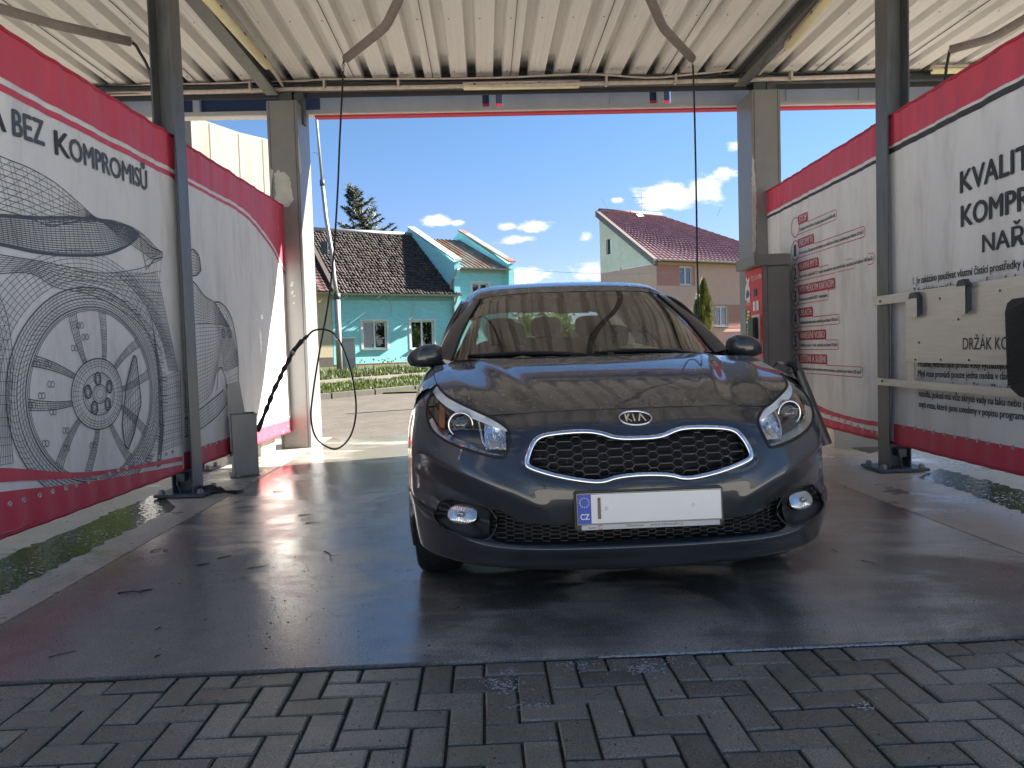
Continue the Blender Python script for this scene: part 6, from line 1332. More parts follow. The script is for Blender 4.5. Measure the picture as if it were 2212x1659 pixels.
GRF = rounded(GR_H+[(-u, w) for u, w in reversed(GR_H[1:-1])], 300, 2)
LG_H = [(0, .402), (.25, .396), (.44, .396), (.49, .432), (.535, .448), (.548, .44), (.556, .38), (.556, .325), (.25, .331), (0, .335)]
LGF = rounded(LG_H+[(-u, w) for u, w in reversed(LG_H[1:-1])], 320, 2)
FOG = rounded([(.772, .40), (.735, .462), (.67, .470), (.60, .462), (.552, .450), (.520, .394), (.552, .340), (.604, .336), (.69, .352), (.75, .375)], 120, 2)
HEAD = rounded([(.464, .727), (.503, .757), (.548, .7785), (.600, .802), (.64, .818), (.70, .846), (.74, .874), (.753, .892), (.775, .87), (.795, .80), (.785, .752), (.757, .713), (.69, .680), (.585, .650), (.50, .636), (.485, .648)], 160, 2)
u_, w_ = G[..., 0], G[..., 2]
# body crease: below this line the bumper turns in and the corner hollows out
cl = np.interp(u_, [0, .28, .34, .48, .56, .66, .80, .9], [.30, .36, .43, .514, .552, .594, .650, .68]); lipw = np.interp(u_, [0, .5, .6, .7, .78, .9], [.335, .335, .352, .385, .43, .45])
below = cl-w_; above_lip = w_-lipw
rec = .046*smooth(below/.105)*smooth(above_lip/.05)*smooth((u_-.30)/.34)*(1-.85*smooth((u_-.79)/.09))
G[..., 1] += rec
# the crease itself catches light: a slight outward shoulder above it
G[..., 1] -= .004*np.exp(-((below+.015)/.028)**2)*smooth((u_-.30)/.1)*(1-smooth((u_-.78)/.08))
sdg = poly_sd(GRF, u_, w_); sdl = poly_sd(LGF, u_, w_); sdf = poly_sd(FOG, u_, w_); sdh = poly_sd(HEAD, u_, w_)
G[..., 1] += .008*np.exp(-(np.maximum(-sdg, 0)/.020)**2)*(sdg < .02)          # dished moulding round the grille
flat_pts = G.reshape(-1, 3)
def S(u, w):
    """point of the nose at front-view position (u, w)"""
    s = 1 if u >= 0 else -1; d = (flat_pts[:, 0]-abs(u))**2+(flat_pts[:, 2]-w)**2; k = np.argpartition(d, 6)[:6]; wt = 1/(d[k]+1e-7); v = (flat_pts[k, 1]*wt).sum()/wt.sum(); return np.array([u, v, w])
def Sn(u, w):
    e = .006; a = S(u+e, w)-S(u-e, w); b_ = S(u, w+e)-S(u, w-e); n = np.cross(b_, a); n /= np.linalg.norm(n); return n if n[1] < 0 else -n
def grid_mesh(A, mask, name, m, parent, both=True, dv=0., off=0., smooth_=True, flip=False):
    """faces of grid A where mask (per face) is true, mirrored when both"""
    mb = MB(); n, k = A.shape[:2]; A = A.copy()
    if off:
        du = np.gradient(A, axis=1); dr = np.gradient(A, axis=0); nn = np.cross(dr, du); nn /= np.linalg.norm(nn, axis=2)[..., None]+1e-9; A = A+nn*off
    A[..., 1] += dv; idx = -np.ones((n, k), int)
    fi, fj = np.where(mask)
    for s in ((1, -1) if both else (1,)):
        used = np.zeros((n, k), bool)
        for a, b_ in ((0, 0), (0, 1), (1, 0), (1, 1)): used[fi+a, fj+b_] = True
        ids = np.where(used); base = len(mb.v); idx[ids] = base+np.arange(len(ids[0])); P = A[ids]*np.array([s, 1, 1]); mb.v += [tuple(p) for p in P.tolist()]
        F_ = np.stack([idx[fi, fj], idx[fi, fj+1], idx[fi+1, fj+1], idx[fi+1, fj]], 1)
        if s < 0: F_ = F_[:, ::-1]
        mb.f += [tuple(f) for f in F_.tolist()]; mb.m += [0]*len(F_)
    o = mb.build(name, m, parent, smooth=smooth_, recalc=False)
    if both:
        bm = bmesh.new(); bm.from_mesh(o.data); bmesh.ops.remove_doubles(bm, verts=bm.verts, dist=2e-4); bmesh.ops.recalc_face_normals(bm, faces=bm.faces); bm.to_mesh(o.data); bm.free()
        o.data.polygons.foreach_set('use_smooth', [smooth_]*len(o.data.polygons))
    return o
fc = lambda X: (X[:-1, :-1]+X[1:, :-1]+X[:-1, 1:]+X[1:, 1:])/4
mg, ml, mf, mh = fc(sdg) > 0, fc(sdl) > 0, fc(sdf) > 0, fc(sdh) > 0
archm = np.hypot(fc(G[..., 1])-.92, fc(G[..., 2])-.316) < .352
wv = fc(w_); low = wv < .224
BUMP = grid_mesh(G, ~(mg | ml | mf | mh | archm | low), 'front_bumper', M_PAINT, CAR)
grid_mesh(G, low & ~archm, 'lower_valance', M_BLK, CAR)
# recess floors and their walls
def recess(poly, mask, depth, name, m, parent, both=False, rim=None, rimr=.005, rim_m=None, sides=(1,)):
    mb = MB()
    for s in sides:
        ring = [S(s*abs(u) if both else u, w) for u, w in poly]; A = np.array([[p+np.array([0, -.001, 0]) for p in ring], [p+np.array([0, depth, 0]) for p in ring]]); mb.grid(A, close_u=True)
    o = mb.build(name, m, parent, recalc=False)
    return o
# -- upper grille
GRI = empty('grille', (0, 0, 0)); GRI.parent = CAR
grid_mesh(G, mg, 'backing', M_VOID, GRI, dv=.055); recess(GRF, mg, .06, 'inner_wall', M_BLK, GRI)
mb = MB(); ring = np.array([S(u, w) for u, w in GRF]); ctr = np.array([0, 0, .635])
A = []
for i in range(len(ring)+0):
    a, b_ = ring[i-1], ring[(i+1) % len(ring)]; t_ = b_-a; t_ /= np.linalg.norm(t_); n_ = Sn(*GRF[i]); o_ = np.cross(t_, n_); o_ /= np.linalg.norm(o_)
    A.append([tuple(ring[i]+o_*.0105*math.cos(q)*1.0-n_*.002+n_*.009*math.sin(q)) for q in np.linspace(0, 2*math.pi, 12, endpoint=False)])
A.append(A[0]); mb.grid(np.array(A), close_u=True); mb.build('chrome_frame', M_CHR, GRI, smooth=True)
def honeycomb(poly, hw, hn, cut, hh, off, r, name, m, parent, u_lim, w_lim, inset=.006):
    P = np.asarray(poly); mb = MB(); pitch = hw+hn-cut; ncol = int(u_lim/pitch)+1; segs = set()
    for c in range(-ncol, ncol+1):
        h_ = hw if c % 2 == 0 else hn; uc = c*pitch; o_ = 0 if c % 2 == 0 else hh
        for k in range(-40, 41):
            wc = w_lim[0]+o_+k*2*hh
            if not w_lim[0]-.05 < wc < w_lim[1]+.05: continue
            H = [(uc-h_, wc), (uc-h_+cut, wc+hh), (uc+h_-cut, wc+hh), (uc+h_, wc), (uc+h_-cut, wc-hh), (uc-h_+cut, wc-hh)]
            for i in range(6):
                a, b_ = H[i], H[(i+1) % 6]; key = tuple(sorted([(round(a[0], 4), round(a[1], 4)), (round(b_[0], 4), round(b_[1], 4))])); segs.add(key)
    S_ = sorted(segs); AA = np.array([s[0] for s in S_]); BB = np.array([s[1] for s in S_]); nsub = 6
    for t0 in range(nsub):
        pass
    for a, b_ in zip(AA, BB):
        ts = np.linspace(0, 1, 7); Q = a[None]*(1-ts[:, None])+b_[None]*ts[:, None]; ins = poly_sd(P, Q[:, 0], Q[:, 1]) > -inset*0
        if ins.sum() < 2: continue
        q0, q1 = Q[np.argmax(ins)], Q[len(ins)-1-np.argmax(ins[::-1])]
        p0, p1 = S(*q0)+[0, off, 0], S(*q1)+[0, off, 0]; d = p1-p0; l = np.linalg.norm(d); 
        if l < .002: continue
        d /= l; n_ = np.array([-d[2], 0, d[0]]); f = np.array([0, -1., 0])
        vs = [p0+n_*r, p0-n_*r, p0-n_*r*1.2-f*.012, p0+n_*r*1.2-f*.012, p1+n_*r, p1-n_*r, p1-n_*r*1.2-f*.012, p1+n_*r*1.2-f*.012]; mb.add(vs, [(0, 1, 5, 4), (1, 2, 6, 5), (3, 0, 4, 7)])
    return mb.build(name, m, parent, recalc=False)
honeycomb(GRF, .035, .0225, .012, .0142, .026, .0017, 'honeycomb', M_GRL, GRI, .43, (.53, .73))
# -- lower grille
LGR = empty('lower_grille', (0, 0, 0)); LGR.parent = CAR
grid_mesh(G, ml, 'backing', M_VOID, LGR, dv=.035); recess(LGF, ml, .04, 'inner_wall', M_BLK, LGR); honeycomb(LGF, .0205, .0155, .004, .0075, .012, .0011, 'honeycomb', M_GRL, LGR, .57, (.32, .46))
M_FLUTE = mat('fluted lamp glass', (.46, .48, .49), .10, metal=.75, coat=1.)
# -- fog lamps
for s in (1, -1):
    FL = empty('fog_lamp', (0, 0, 0)); FL.parent = CAR
    R_ = np.array([S(u, w) for u, w in FOG])*[s, 1, 1]; mb = MB(); c_ = R_.mean(0); A = []
    for k, dp in ((1.0, -.002), (.97, .014), (.90, .026), (.80, .030), (.55, .036), (.0, .042)): A.append([tuple(c_+(p-c_)*k*np.array([1, 1, 1])+np.array([0, dp, 0])) for p in R_])
    mb.grid(np.array(A), close_u=True); mb.build('surround', M_BLK, FL, smooth=True, recalc=True)
    mb = MB(); mb.tube([tuple(p) for p in R_]+[tuple(R_[0])], .0045, 6, cap=False); mb.build('edge', M_BLKG, FL, smooth=True)
    fc_ = S(.657, .412)*[s, 1, 1]; nf = Sn(.657, .412)*[s, 1, 1]; ax1 = np.cross([0, 0, 1.], nf); ax1 /= np.linalg.norm(ax1); ax2 = np.cross(nf, ax1)
    fe_ = lambda k, a, d: fc_+ax1*.060*k*math.copysign(abs(math.cos(a))**.8, math.cos(a))+ax2*.041*k*math.copysign(abs(math.sin(a))**.8, math.sin(a))*(1 if math.sin(a) > 0 else .85)+nf*d
    def fe(k, d): return [tuple(fc_+ax1*.060*k*math.copysign(abs(math.cos(a))**.8, math.cos(a))+ax2*.041*k*math.copysign(abs(math.sin(a))**.8, math.sin(a))*(1 if math.sin(a) > 0 else .85)+nf*d) for a in np.linspace(0, 2*math.pi, 40, endpoint=False)]
    mb = MB(); mb.grid(np.array([fe(1.06, -.03), fe(1.05, -.006), fe(1.0, -.004)]), close_u=True); mb.build('housing', M_BLKG, FL, smooth=True)
    mb = MB(); mb.grid(np.array([fe(1.0, -.004), fe(.85, -.018), fe(.55, -.03), fe(.2, -.034), fe(.0, -.034)]), close_u=True)
    mb.build('reflector', mat('fluted reflector', (.62, .63, .62), .25, metal=.7, bump=.8, bscale=240, stretch=(3, 1, .4)), FL, smooth=True)
    A = []
    for k in np.linspace(1.01, .30, 12): A.append([tuple(np.array(fe_(k, a, -.004+.012*math.sqrt(max(0, 1.02-k))))+nf*.0014*math.cos(2*math.pi*(.060*k*math.cos(a))/.0085)*(1 if math.sin(a) < .35 else .4)) for a in np.linspace(0, 2*math.pi, 96, endpoint=False)])
    mb = MB(); mb.grid(np.array(A), close_u=True); mb.build('lens', M_FLUTE, FL, smooth=True)
    mb = MB(); mb.grid(np.array([fe(.32, .004), fe(.30, .008), fe(.26, .006), fe(.2, .002), fe(.0, .001)]), close_u=True); mb.build('bulb_eye', mat('fog bulb eye', (.30, .31, .32), .12, metal=.6), FL, smooth=True)
# -- headlights
PH_ = np.array([S(u, w) for u, w in HEAD])
def inner_line(i0, i1, k): return PH_[i0:i1]
for s in (1, -1):
    HL = empty('headlight', (0, 0, 0)); HL.parent = CAR; sv = np.array([s, 1, 1.])
    grid_mesh(G*sv if s < 0 else G, mh, 'lens', M_LENS, HL, both=False, off=0., dv=-.003)
    mb = MB(); A = [[tuple((p+np.array([0, d, 0]))*sv) for p in PH_] for d in (-.004, .05)]; mb.grid(np.array(A), close_u=True); mb.build('housing_wall', M_BLKG, HL, smooth=True, recalc=False)
    grid_mesh(G*sv if s < 0 else G, mh, 'housing_back', M_BLKG, HL, both=False, dv=.058)
    mb = MB(); mb.tube([tuple((p+np.array([0, -.002, 0]))*sv) for p in PH_]+[tuple((PH_[0]+np.array([0, -.002, 0]))*sv)], .0055, 6, cap=False); mb.build('seal', M_SEAL, HL, smooth=True)
    # silver brow along the upper edge, whitened to paint in the sky's reflection
    up_ = rounded([(.470, .7285), (.505, .754), (.55, .776), (.60, .799), (.64, .815), (.70, .843), (.74, .870), (.752, .886)], 40, 2, False); dn_ = rounded([(.474, .722), (.51, .734), (.555, .749), (.605, .767), (.645, .779), (.70, .802), (.745, .832), (.772, .862)], 40, 2, False)
    mb = MB(); A = []
    for k in np.linspace(0, 1, 5): A.append([tuple((S(*(a*(1-k)+b_*k))+np.array([0, .006+.016*k, 0]))*sv) for a, b_ in zip(up_, dn_)])
    mb.grid(np.array(A)); mb.build('brow_bezel_sheen', M_BEZ, HL, smooth=True)
    lo_ = rounded([(.495, .640), (.585, .654), (.69, .684), (.755, .717), (.782, .755)], 40, 2, False); li_ = rounded([(.495, .656), (.58, .668), (.68, .698), (.742, .730), (.768, .765)], 40, 2, False)
    mb = MB(); A = [[tuple((S(*(a*(1-k)+b_*k))+np.array([0, .006+.04*k, 0]))*sv) for a, b_ in zip(lo_, li_)] for k in np.linspace(0, 1, 4)]; mb.grid(np.array(A)); mb.build('lower_bezel', M_CHRS, HL, smooth=True)
    pc_ = (S(.652, .744)+np.array([0, .040, 0]))*sv; fwd = np.array([s*.10, -1, -.02]); fwd /= np.linalg.norm(fwd); mt = Matrix.Translation(tuple(pc_)) @ Vector(fwd).to_track_quat('Z', 'Y').to_matrix().to_4x4()
    mb = MB(); mb.lathe([(.052, -.03), (.052, -.004), (.050, .002), (.046, .004), (.0435, .001), (.0425, -.01)], 40, mt); mb.build('projector_ring', M_CHR, HL, smooth=True)
    mb = MB(); mb.lathe([(.0425, -.010), (.041, -.012), (.0375, -.010), (.0365, -.014)], 40, mt); mb.build('projector_bezel', M_BLKG, HL, smooth=True)
    mb = MB(); mb.lathe([(.0365, -.014), (.033, .0), (.024, .010), (.012, .0155), (0, .017)], 40, mt); mb.build('projector_lens', mat('projector glass', (.03, .035, .04), .02, spec=1.0, coat=1.), HL, smooth=True)
    dv_ = rounded([(.583, .758), (.576, .72), (.570, .685), (.560, .672)], 20, 2, False)
    mb = MB(); A = [[tuple((S(u+du, w)+np.array([0, dd, 0]))*sv) for u, w in dv_] for du, dd in ((-.005, .03), (-.004, .018), (.003, .018), (.004, .03))]; mb.grid(np.array(A)); mb.build('divider', M_CHR, HL, smooth=True)
    mb = MB(); A = []
    for k in np.linspace(0, 1, 12):
        A.append([tuple((S(.484+(.563-.484)*q, .663+(.737+.012*q-.663)*k+.0*q)+np.array([0, .020+.038*math.sin(math.pi*k)*math.sin(math.pi*min(1, q*.9+.1))+(.0025 if int(q*22) % 2 else 0), 0]))*sv) for q in np.linspace(0, 1, 45)])
    mb.grid(np.array(A)); mb.build('high_beam_reflector', M_CHR, HL, smooth=False, recalc=False)
    pb = (S(.525, .708)+np.array([0, .022, 0]))*sv; mb = MB(); mb.lathe([(.012, -.02), (.012, 0), (.008, .006), (0, .008)], 16, Matrix.Translation(tuple(pb)) @ Vector(fwd).to_track_quat('Z', 'Y').to_matrix().to_4x4()); mb.build('bulb_cap', M_CHRS, HL, smooth=True)
    mb = MB(); A = [[tuple((S(u, w)+np.array([0, .022, 0]))*sv) for w in np.linspace(.728+(u-.715)*.4, .800+(u-.715)*.9, 12)] for u in np.linspace(.716, .738, 6)]; mb.grid(np.array(A)); mb.build('indicator', mat('amber ribbed', (.36, .10, .03), .3, bump=.6, bscale=120, stretch=(6, 6, .4)), HL, smooth=True)
# ------------------------------------------------------------------ bonnet
HT = [[(0, .211, .7925), (.13, .213, .7925), (.27, .223, .7905), (.41, .238, .786), (.546, .250, .7805)],
      [(0, .30, .8255), (.16, .305, .8255), (.33, .318, .8265), (.49, .328, .826), (.641, .336, .820)],
      [(0, .45, .872), (.18, .45, .872), (.36, .447, .870), (.55, .44, .865), (.711, .434, .852)],
      [(0, .64, .9195), (.19, .64, .9195), (.38, .635, .917), (.58, .63, .909), (.756, .622, .895)],
      [(0, .82, .956), (.19, .82, .956), (.39, .82, .954), (.60, .82, .947), (.775, .82, .929)],
      [(0, .97, .977), (.2, .97, .977), (.4, .965, .975), (.61, .95, .967), (.782, .94, .947)],
      [(0, 1.085, .987), (.2, 1.08, .987), (.4, 1.07, .986), (.615, 1.05, .981), (.782, 1.03, .961)]]
HG = patch(HT, 150, 120); hu, hvv = HG[..., 0], HG[..., 1]
cr_line = np.interp(hvv, [.2, .5, .9, 1.2], [.36, .44, .54, .60]); d_ = hu-cr_line
HG[..., 2] -= .011*smooth((d_+.02)/.07)*(1-smooth((d_-.06)/.14))*smooth((hvv-.22)/.15)
HG[..., 2] += .004*np.exp(-((d_+.03)/.035)**2)*smooth((hvv-.22)/.15)
HG[..., 2] -= .010*np.exp(-((HG[..., 1]-1.05)/.05)**2)*.0*(1-smooth((hu-.5)/.1))
BON = grid_mesh(HG, np.ones((149, 119), bool), 'bonnet', M_PAINT, CAR)
edge = [tuple(p) for p in HG[0]]; mb = MB()
for s in (1, -1): mb.tube([(p[0]*s, p[1]-.003, p[2]-.003) for p in edge], .0028, 6); mb.tube([(p[0]*s, p[1], p[2]-.002) for p in HG[:, -1]], .0028, 6)
mb.build('shut_line', M_SEAL, CAR, smooth=True)
# badge: oval ring, dark field, letters
BD = empty('badge', (0, 0, 0)); BD.parent = CAR; bc = S(0.004, .757); bn = Sn(0.004, .757); bx = np.array([1., 0, 0]); bz = np.cross(bx, bn); bz = bz if bz[2] > 0 else -bz
def bpnt(a, b_, d): 
    q = S(.004+a, .757+b_*.72); return tuple(q+bn*d)
mb = MB(); A = []
for a in np.linspace(0, 2*math.pi, 64, endpoint=False):
    A.append([bpnt(.0630*math.cos(a)*k, .0335*math.sin(a)*kk, d) for k, kk, d in ((1.0, 1.0, .001), (1.0, 1.0, .005), (.97, .95, .0075), (.92, .87, .006), (.91, .855, .003))])
A.append(A[0]); mb.grid(np.array(A)); mb.build('ring', M_CHR, BD, smooth=True)
mb = MB(); mb.add([bpnt(.058*math.cos(a), .0295*math.sin(a), .0025) for a in np.linspace(0, 2*math.pi, 48, endpoint=False)], [tuple(range(48))]); mb.build('field', M_BLKG, BD)
LW = .0036; glyph = {'K': [[(0, 0), (0, 1)], [(.75, 1), (.12, .5), (.85, 0)]], 'I': [[(0, 0), (0, 1)]], 'A': [[(0, 0), (.45, 1), (.9, 0)]]}
mb = MB()
for ch, x0, wd in (('K', -.036, .021), ('I', -.007, .02), ('A', .008, .030)):
    for st_ in glyph[ch]:
        for a, b_ in zip(st_[:-1], st_[1:]):
            p, q = np.array([x0+a[0]*wd, -.0165+a[1]*.033]), np.array([x0+b_[0]*wd, -.0165+b_[1]*.033]); d = (q-p)/np.linalg.norm(q-p); n_ = np.array([-d[1], d[0]])*LW*.78; p, q = p-d*LW*.2, q+d*LW*.2
            c4 = [p+n_, q+n_, q-n_, p-n_]; mb.add([bpnt(*c, .0028) for c in c4]+[bpnt(*c, .0062) for c in c4], [(4, 5, 6, 7), (0, 1, 5, 4), (1, 2, 6, 5), (2, 3, 7, 6), (3, 0, 4, 7)])
mb.build('letters', M_CHR, BD)
# number plate
NP = empty('number_plate', (.012, -.014, .4585), 0); NP.parent = CAR; NP.rotation_euler = (rad(-3), 0, 0)
mb = MB(); mb.box(-.268, .268, -.002, .026, -.075, .062); mb.build('holder', M_BLK, NP, bevel=.006)
M_PLATE = mat('plate white', (.72, .72, .70), .35, var=.04)
mb = MB(); mb.box(-.260, .260, -.0055, -.0025, -.055, .055); mb.build('plate', M_PLATE, NP, bevel=.002)
mb = MB(); 
for q in ((-.258, .258, .0515, .053), (-.258, .258, -.053, -.0515), (-.2585, -.257, -.0515, .0515), (.257, .2585, -.0515, .0515)): mb.box(q[0], q[1], -.0064, -.0054, q[2], q[3])
mb.build('plate_border', M_BLKG, NP)
mb = MB(); mb.box(-.2565, -.2095, -.0066, -.0056, -.051, .051); mb.build('blue_band', mat('plate blue', (.012, .06, .42), .4), NP)
mb = MB()
for k in range(12):
    a = k*math.pi/6; c = (-.233+.0165*math.cos(a), .0235+.0165*math.sin(a)); st_ = [(c[0]+(.0033 if i % 2 == 0 else .0014)*math.sin(i*math.pi/5), c[1]+(.0033 if i % 2 == 0 else .0014)*math.cos(i*math.pi/5)) for i in range(10)]; mb.add([(x_, -.0072, z_) for x_, z_ in st_], [tuple(reversed(range(10)))])
mb.build('star_ring', mat('plate yellow', (.75, .70, .35), .5), NP, recalc=False)
def np_text(s, x0, z0, H, m, bold=0., W_=None, y=-.0074):
    V, F_ = txt_mesh(s, 1., bold, 6); V = V.copy(); V[:, 0] -= V[:, 0].min(); k = H/txt_mesh('H')[0][:, 1].max(); kx = W_/V[:, 0].max() if W_ else k
    mb = MB(); mb.add([(x0+q[0]*kx, y, z0+q[1]*k) for q in V], F_); return mb.build('plate_text', m, NP, recalc=False)
np_text('CZ', -.249, -.036, .019, M_PLATE, .02, .033); np_text('1', -.186, -.036, .075, M_BLKG, .0)
mb = MB(); mb.box(-.245, .250, -.0045, -.0015, -.074, -.0565); mb.build('dealer_strip', mat('strip grey', (.50, .50, .49), .5), NP)
np_text('auto', -.220, -.0688, .0075, M_BLKG, 0, .026, -.0052); np_text('Olomouc', -.085, -.0675, .0085, M_BLKG, 0, .062, -.0052); np_text('www.hlavacek.cz', 0.0, -.0675, .0085, M_BLKG, 0, .118, -.0052)
mb = MB(); A = [[(-.178+r_*math.cos(a), -.0053, -.0655+r_*math.sin(a)) for a in np.linspace(.5, 5.9, 24)] for r_ in (.0062, .0085)]; mb.grid(np.array(A)); mb.build('red_ring', M_REDTRIM, NP, recalc=False)
for sx_ in (-.155, .155):
    mb = MB(); mb.lathe([(0, .004), (.005, .0035), (.0075, 0)], 12, Matrix.Translation((sx_, -.0056, .0)) @ Matrix.Rotation(math.pi/2, 4, 'X')); mb.build('screw_cap', M_PLATE, NP, smooth=True)
# tow eye cover outline and front sensors
mb = MB(); ring = [S(.53+.027*math.cos(a), .482+.027*math.sin(a))*[-1, 1, 1]+[0, -.0006, 0] for a in np.linspace(0, 2*math.pi, 40)]; mb.tube([tuple(p) for p in ring], .0011, 5, cap=False); mb.build('tow_eye_cover', M_SEAL, CAR, smooth=True)
# ------------------------------------------------------------------ cowl, windscreen, roof, pillars
WT = [[(0, 1.145, .985), (.25, 1.155, .985), (.48, 1.205, .984), (.63, 1.285, .982), (.715, 1.365, .980)],
      [(0, 1.462, 1.185), (.24, 1.470, 1.185), (.44, 1.50, 1.182), (.56, 1.552, 1.178), (.632, 1.615, 1.172)],
      [(0, 1.785, 1.358), (.22, 1.79, 1.357), (.38, 1.81, 1.352), (.475, 1.84, 1.345), (.538, 1.88, 1.335)]]
WG = patch(WT, 50, 60)
grid_mesh(WG, np.ones((49, 59), bool), 'windscreen', M_WS, CAR)
mk = np.zeros((49, 59), bool); mk[:, -2:] = True; mk[-3:, :] = True; mk[:2, :] = True
grid_mesh(WG, mk, 'windscreen_band', M_BLKG, CAR, dv=.004)
mb = MB(); A = []
hb = HG[-1]; wb = WG[0]
for k in np.linspace(0, 1, 5):
    hbx = resample(hb, 40, False); wbx = resample(wb, 40, False); A.append(hbx*(1-k)+wbx*k+np.array([0, 0, -.022*math.sin(math.pi*k)-.006]))
A = np.array(A); mb.grid(A); mb.grid(A*[-1, 1, 1]); mb.build('cowl', M_BLK, CAR, smooth=True)
RT = [[(0, 1.79, 1.362), (.22, 1.795, 1.361), (.38, 1.815, 1.356), (.475, 1.845, 1.349), (.545, 1.885, 1.338), (.60, 1.90, 1.315)],
      [(0, 1.93, 1.412), (.23, 1.935, 1.410), (.41, 1.95, 1.402), (.51, 1.97, 1.390), (.575, 2.0, 1.366), (.618, 2.02, 1.335)],
      [(0, 2.25, 1.458), (.24, 2.25, 1.455), (.43, 2.25, 1.445), (.535, 2.25, 1.428), (.595, 2.25, 1.398), (.632, 2.25, 1.362)],
      [(0, 2.75, 1.470), (.24, 2.75, 1.467), (.43, 2.75, 1.456), (.54, 2.75, 1.438), (.60, 2.75, 1.405), (.636, 2.75, 1.366)],
      [(0, 3.35, 1.445), (.24, 3.35, 1.442), (.42, 3.35, 1.432), (.53, 3.35, 1.413), (.585, 3.35, 1.382), (.62, 3.35, 1.345)],
      [(0, 3.86, 1.390), (.24, 3.86, 1.387), (.40, 3.85, 1.378), (.50, 3.83, 1.362), (.55, 3.80, 1.335), (.59, 3.76, 1.300)]]
RG = patch(RT, 80, 60); ROOF = grid_mesh(RG, np.ones((79, 59), bool), 'roof', M_PAINT, CAR); grid_mesh(RG, np.ones((79, 59), bool), 'headliner', M_LINER, CAR, dv=0).location = (0, .02, -.035)
mb = MB(); mb.lathe([(.020, 0), (.016, .02), (.006, .05), (.004, .055), (0, .056)], 12, Matrix.Translation((0, 3.55, 1.425))); mb.build('aerial_fin', M_BLK, CAR, smooth=True)
for s in (1, -1):
    inn = cr(np.array([(.712, 1.36, .978), (.634, 1.612, 1.172), (.543, 1.876, 1.334)]), 24); out = cr(np.array([(.800, 1.36, .985), (.718, 1.66, 1.170), (.604, 1.90, 1.314)]), 24); mb = MB()
    A = [[tuple((a*(1-k)+b_*k+np.array([.022, -.014, .014])*math.sin(math.pi*k)*np.linspace(.9, .25, 24)[ii])*[s, 1, 1]) for ii, (a, b_) in enumerate(zip(inn, out))] for k in np.linspace(0, 1, 8)]; mb.grid(np.array(A)); mb.build('a_pillar', M_PAINT, CAR, smooth=True)
    mb = MB(); mb.tube([tuple((p+[-.004, -.004, .003])*[s, 1, 1]) for p in inn], .006, 6); mb.build('screen_trim', M_SEAL, CAR, smooth=True)
# ------------------------------------------------------------------ flanks
VS = [.60, .80, 1.0, 1.2, 1.5, 2.0, 2.5, 3.0, 3.4, 3.75, 4.0, 4.15]
PV = [.884, .890, .890, .889, .889, .889, .889, .888, .884, .868, .832, .785]; WTOP = [.889, .926, .953, .968, .982, .996, 1.008, 1.022, 1.034, 1.042, 1.03, 1.0]; UTOP = [.757, .775, .783, .784, .802, .806, .806, .80, .785, .76, .725, .68]
TT_ = [0, .13, .3, .5, .7, .86, .95, 1.]; DL = [.055, .022, .004, .0, .006, .028, .055, None]
FT = [[((pv-d if d is not None else ut), v, .2+(wt-.2)*t_) for t_, d in zip(TT_, DL)] for v, pv, wt, ut in zip(VS, PV, WTOP, UTOP)]
FG = patch(FT, 240, 80, False); vv, ww = fc(FG[..., 1]), fc(FG[..., 2])
arch = (np.hypot(vv-.92, ww-.316) < .352) | (np.hypot(vv-3.57, ww-.316) < .352)
for nm, a, b_ in (('front_wing', .5, 1.22), ('front_door', 1.226, 2.36), ('rear_door', 2.366, 3.25), ('rear_quarter', 3.256, 4.3)):
    for s in (1, -1):
        mk = (vv > a) & (vv < b_) & ~arch; D_ = grid_mesh(FG*[s, 1, 1], mk, nm, M_PAINT, CAR, both=False)
        if 'door' in nm:
            mb = MB(); vh = b_-.20; pu = float(np.interp(vh, VS, PV)); mb.box(s*(pu-.03) if s > 0 else -(pu+.022), (pu+.022) if s > 0 else -(pu-.03), vh-.10, vh+.10, .845, .872); mb.build('handle', M_PAINT, D_, bevel=.008)
    
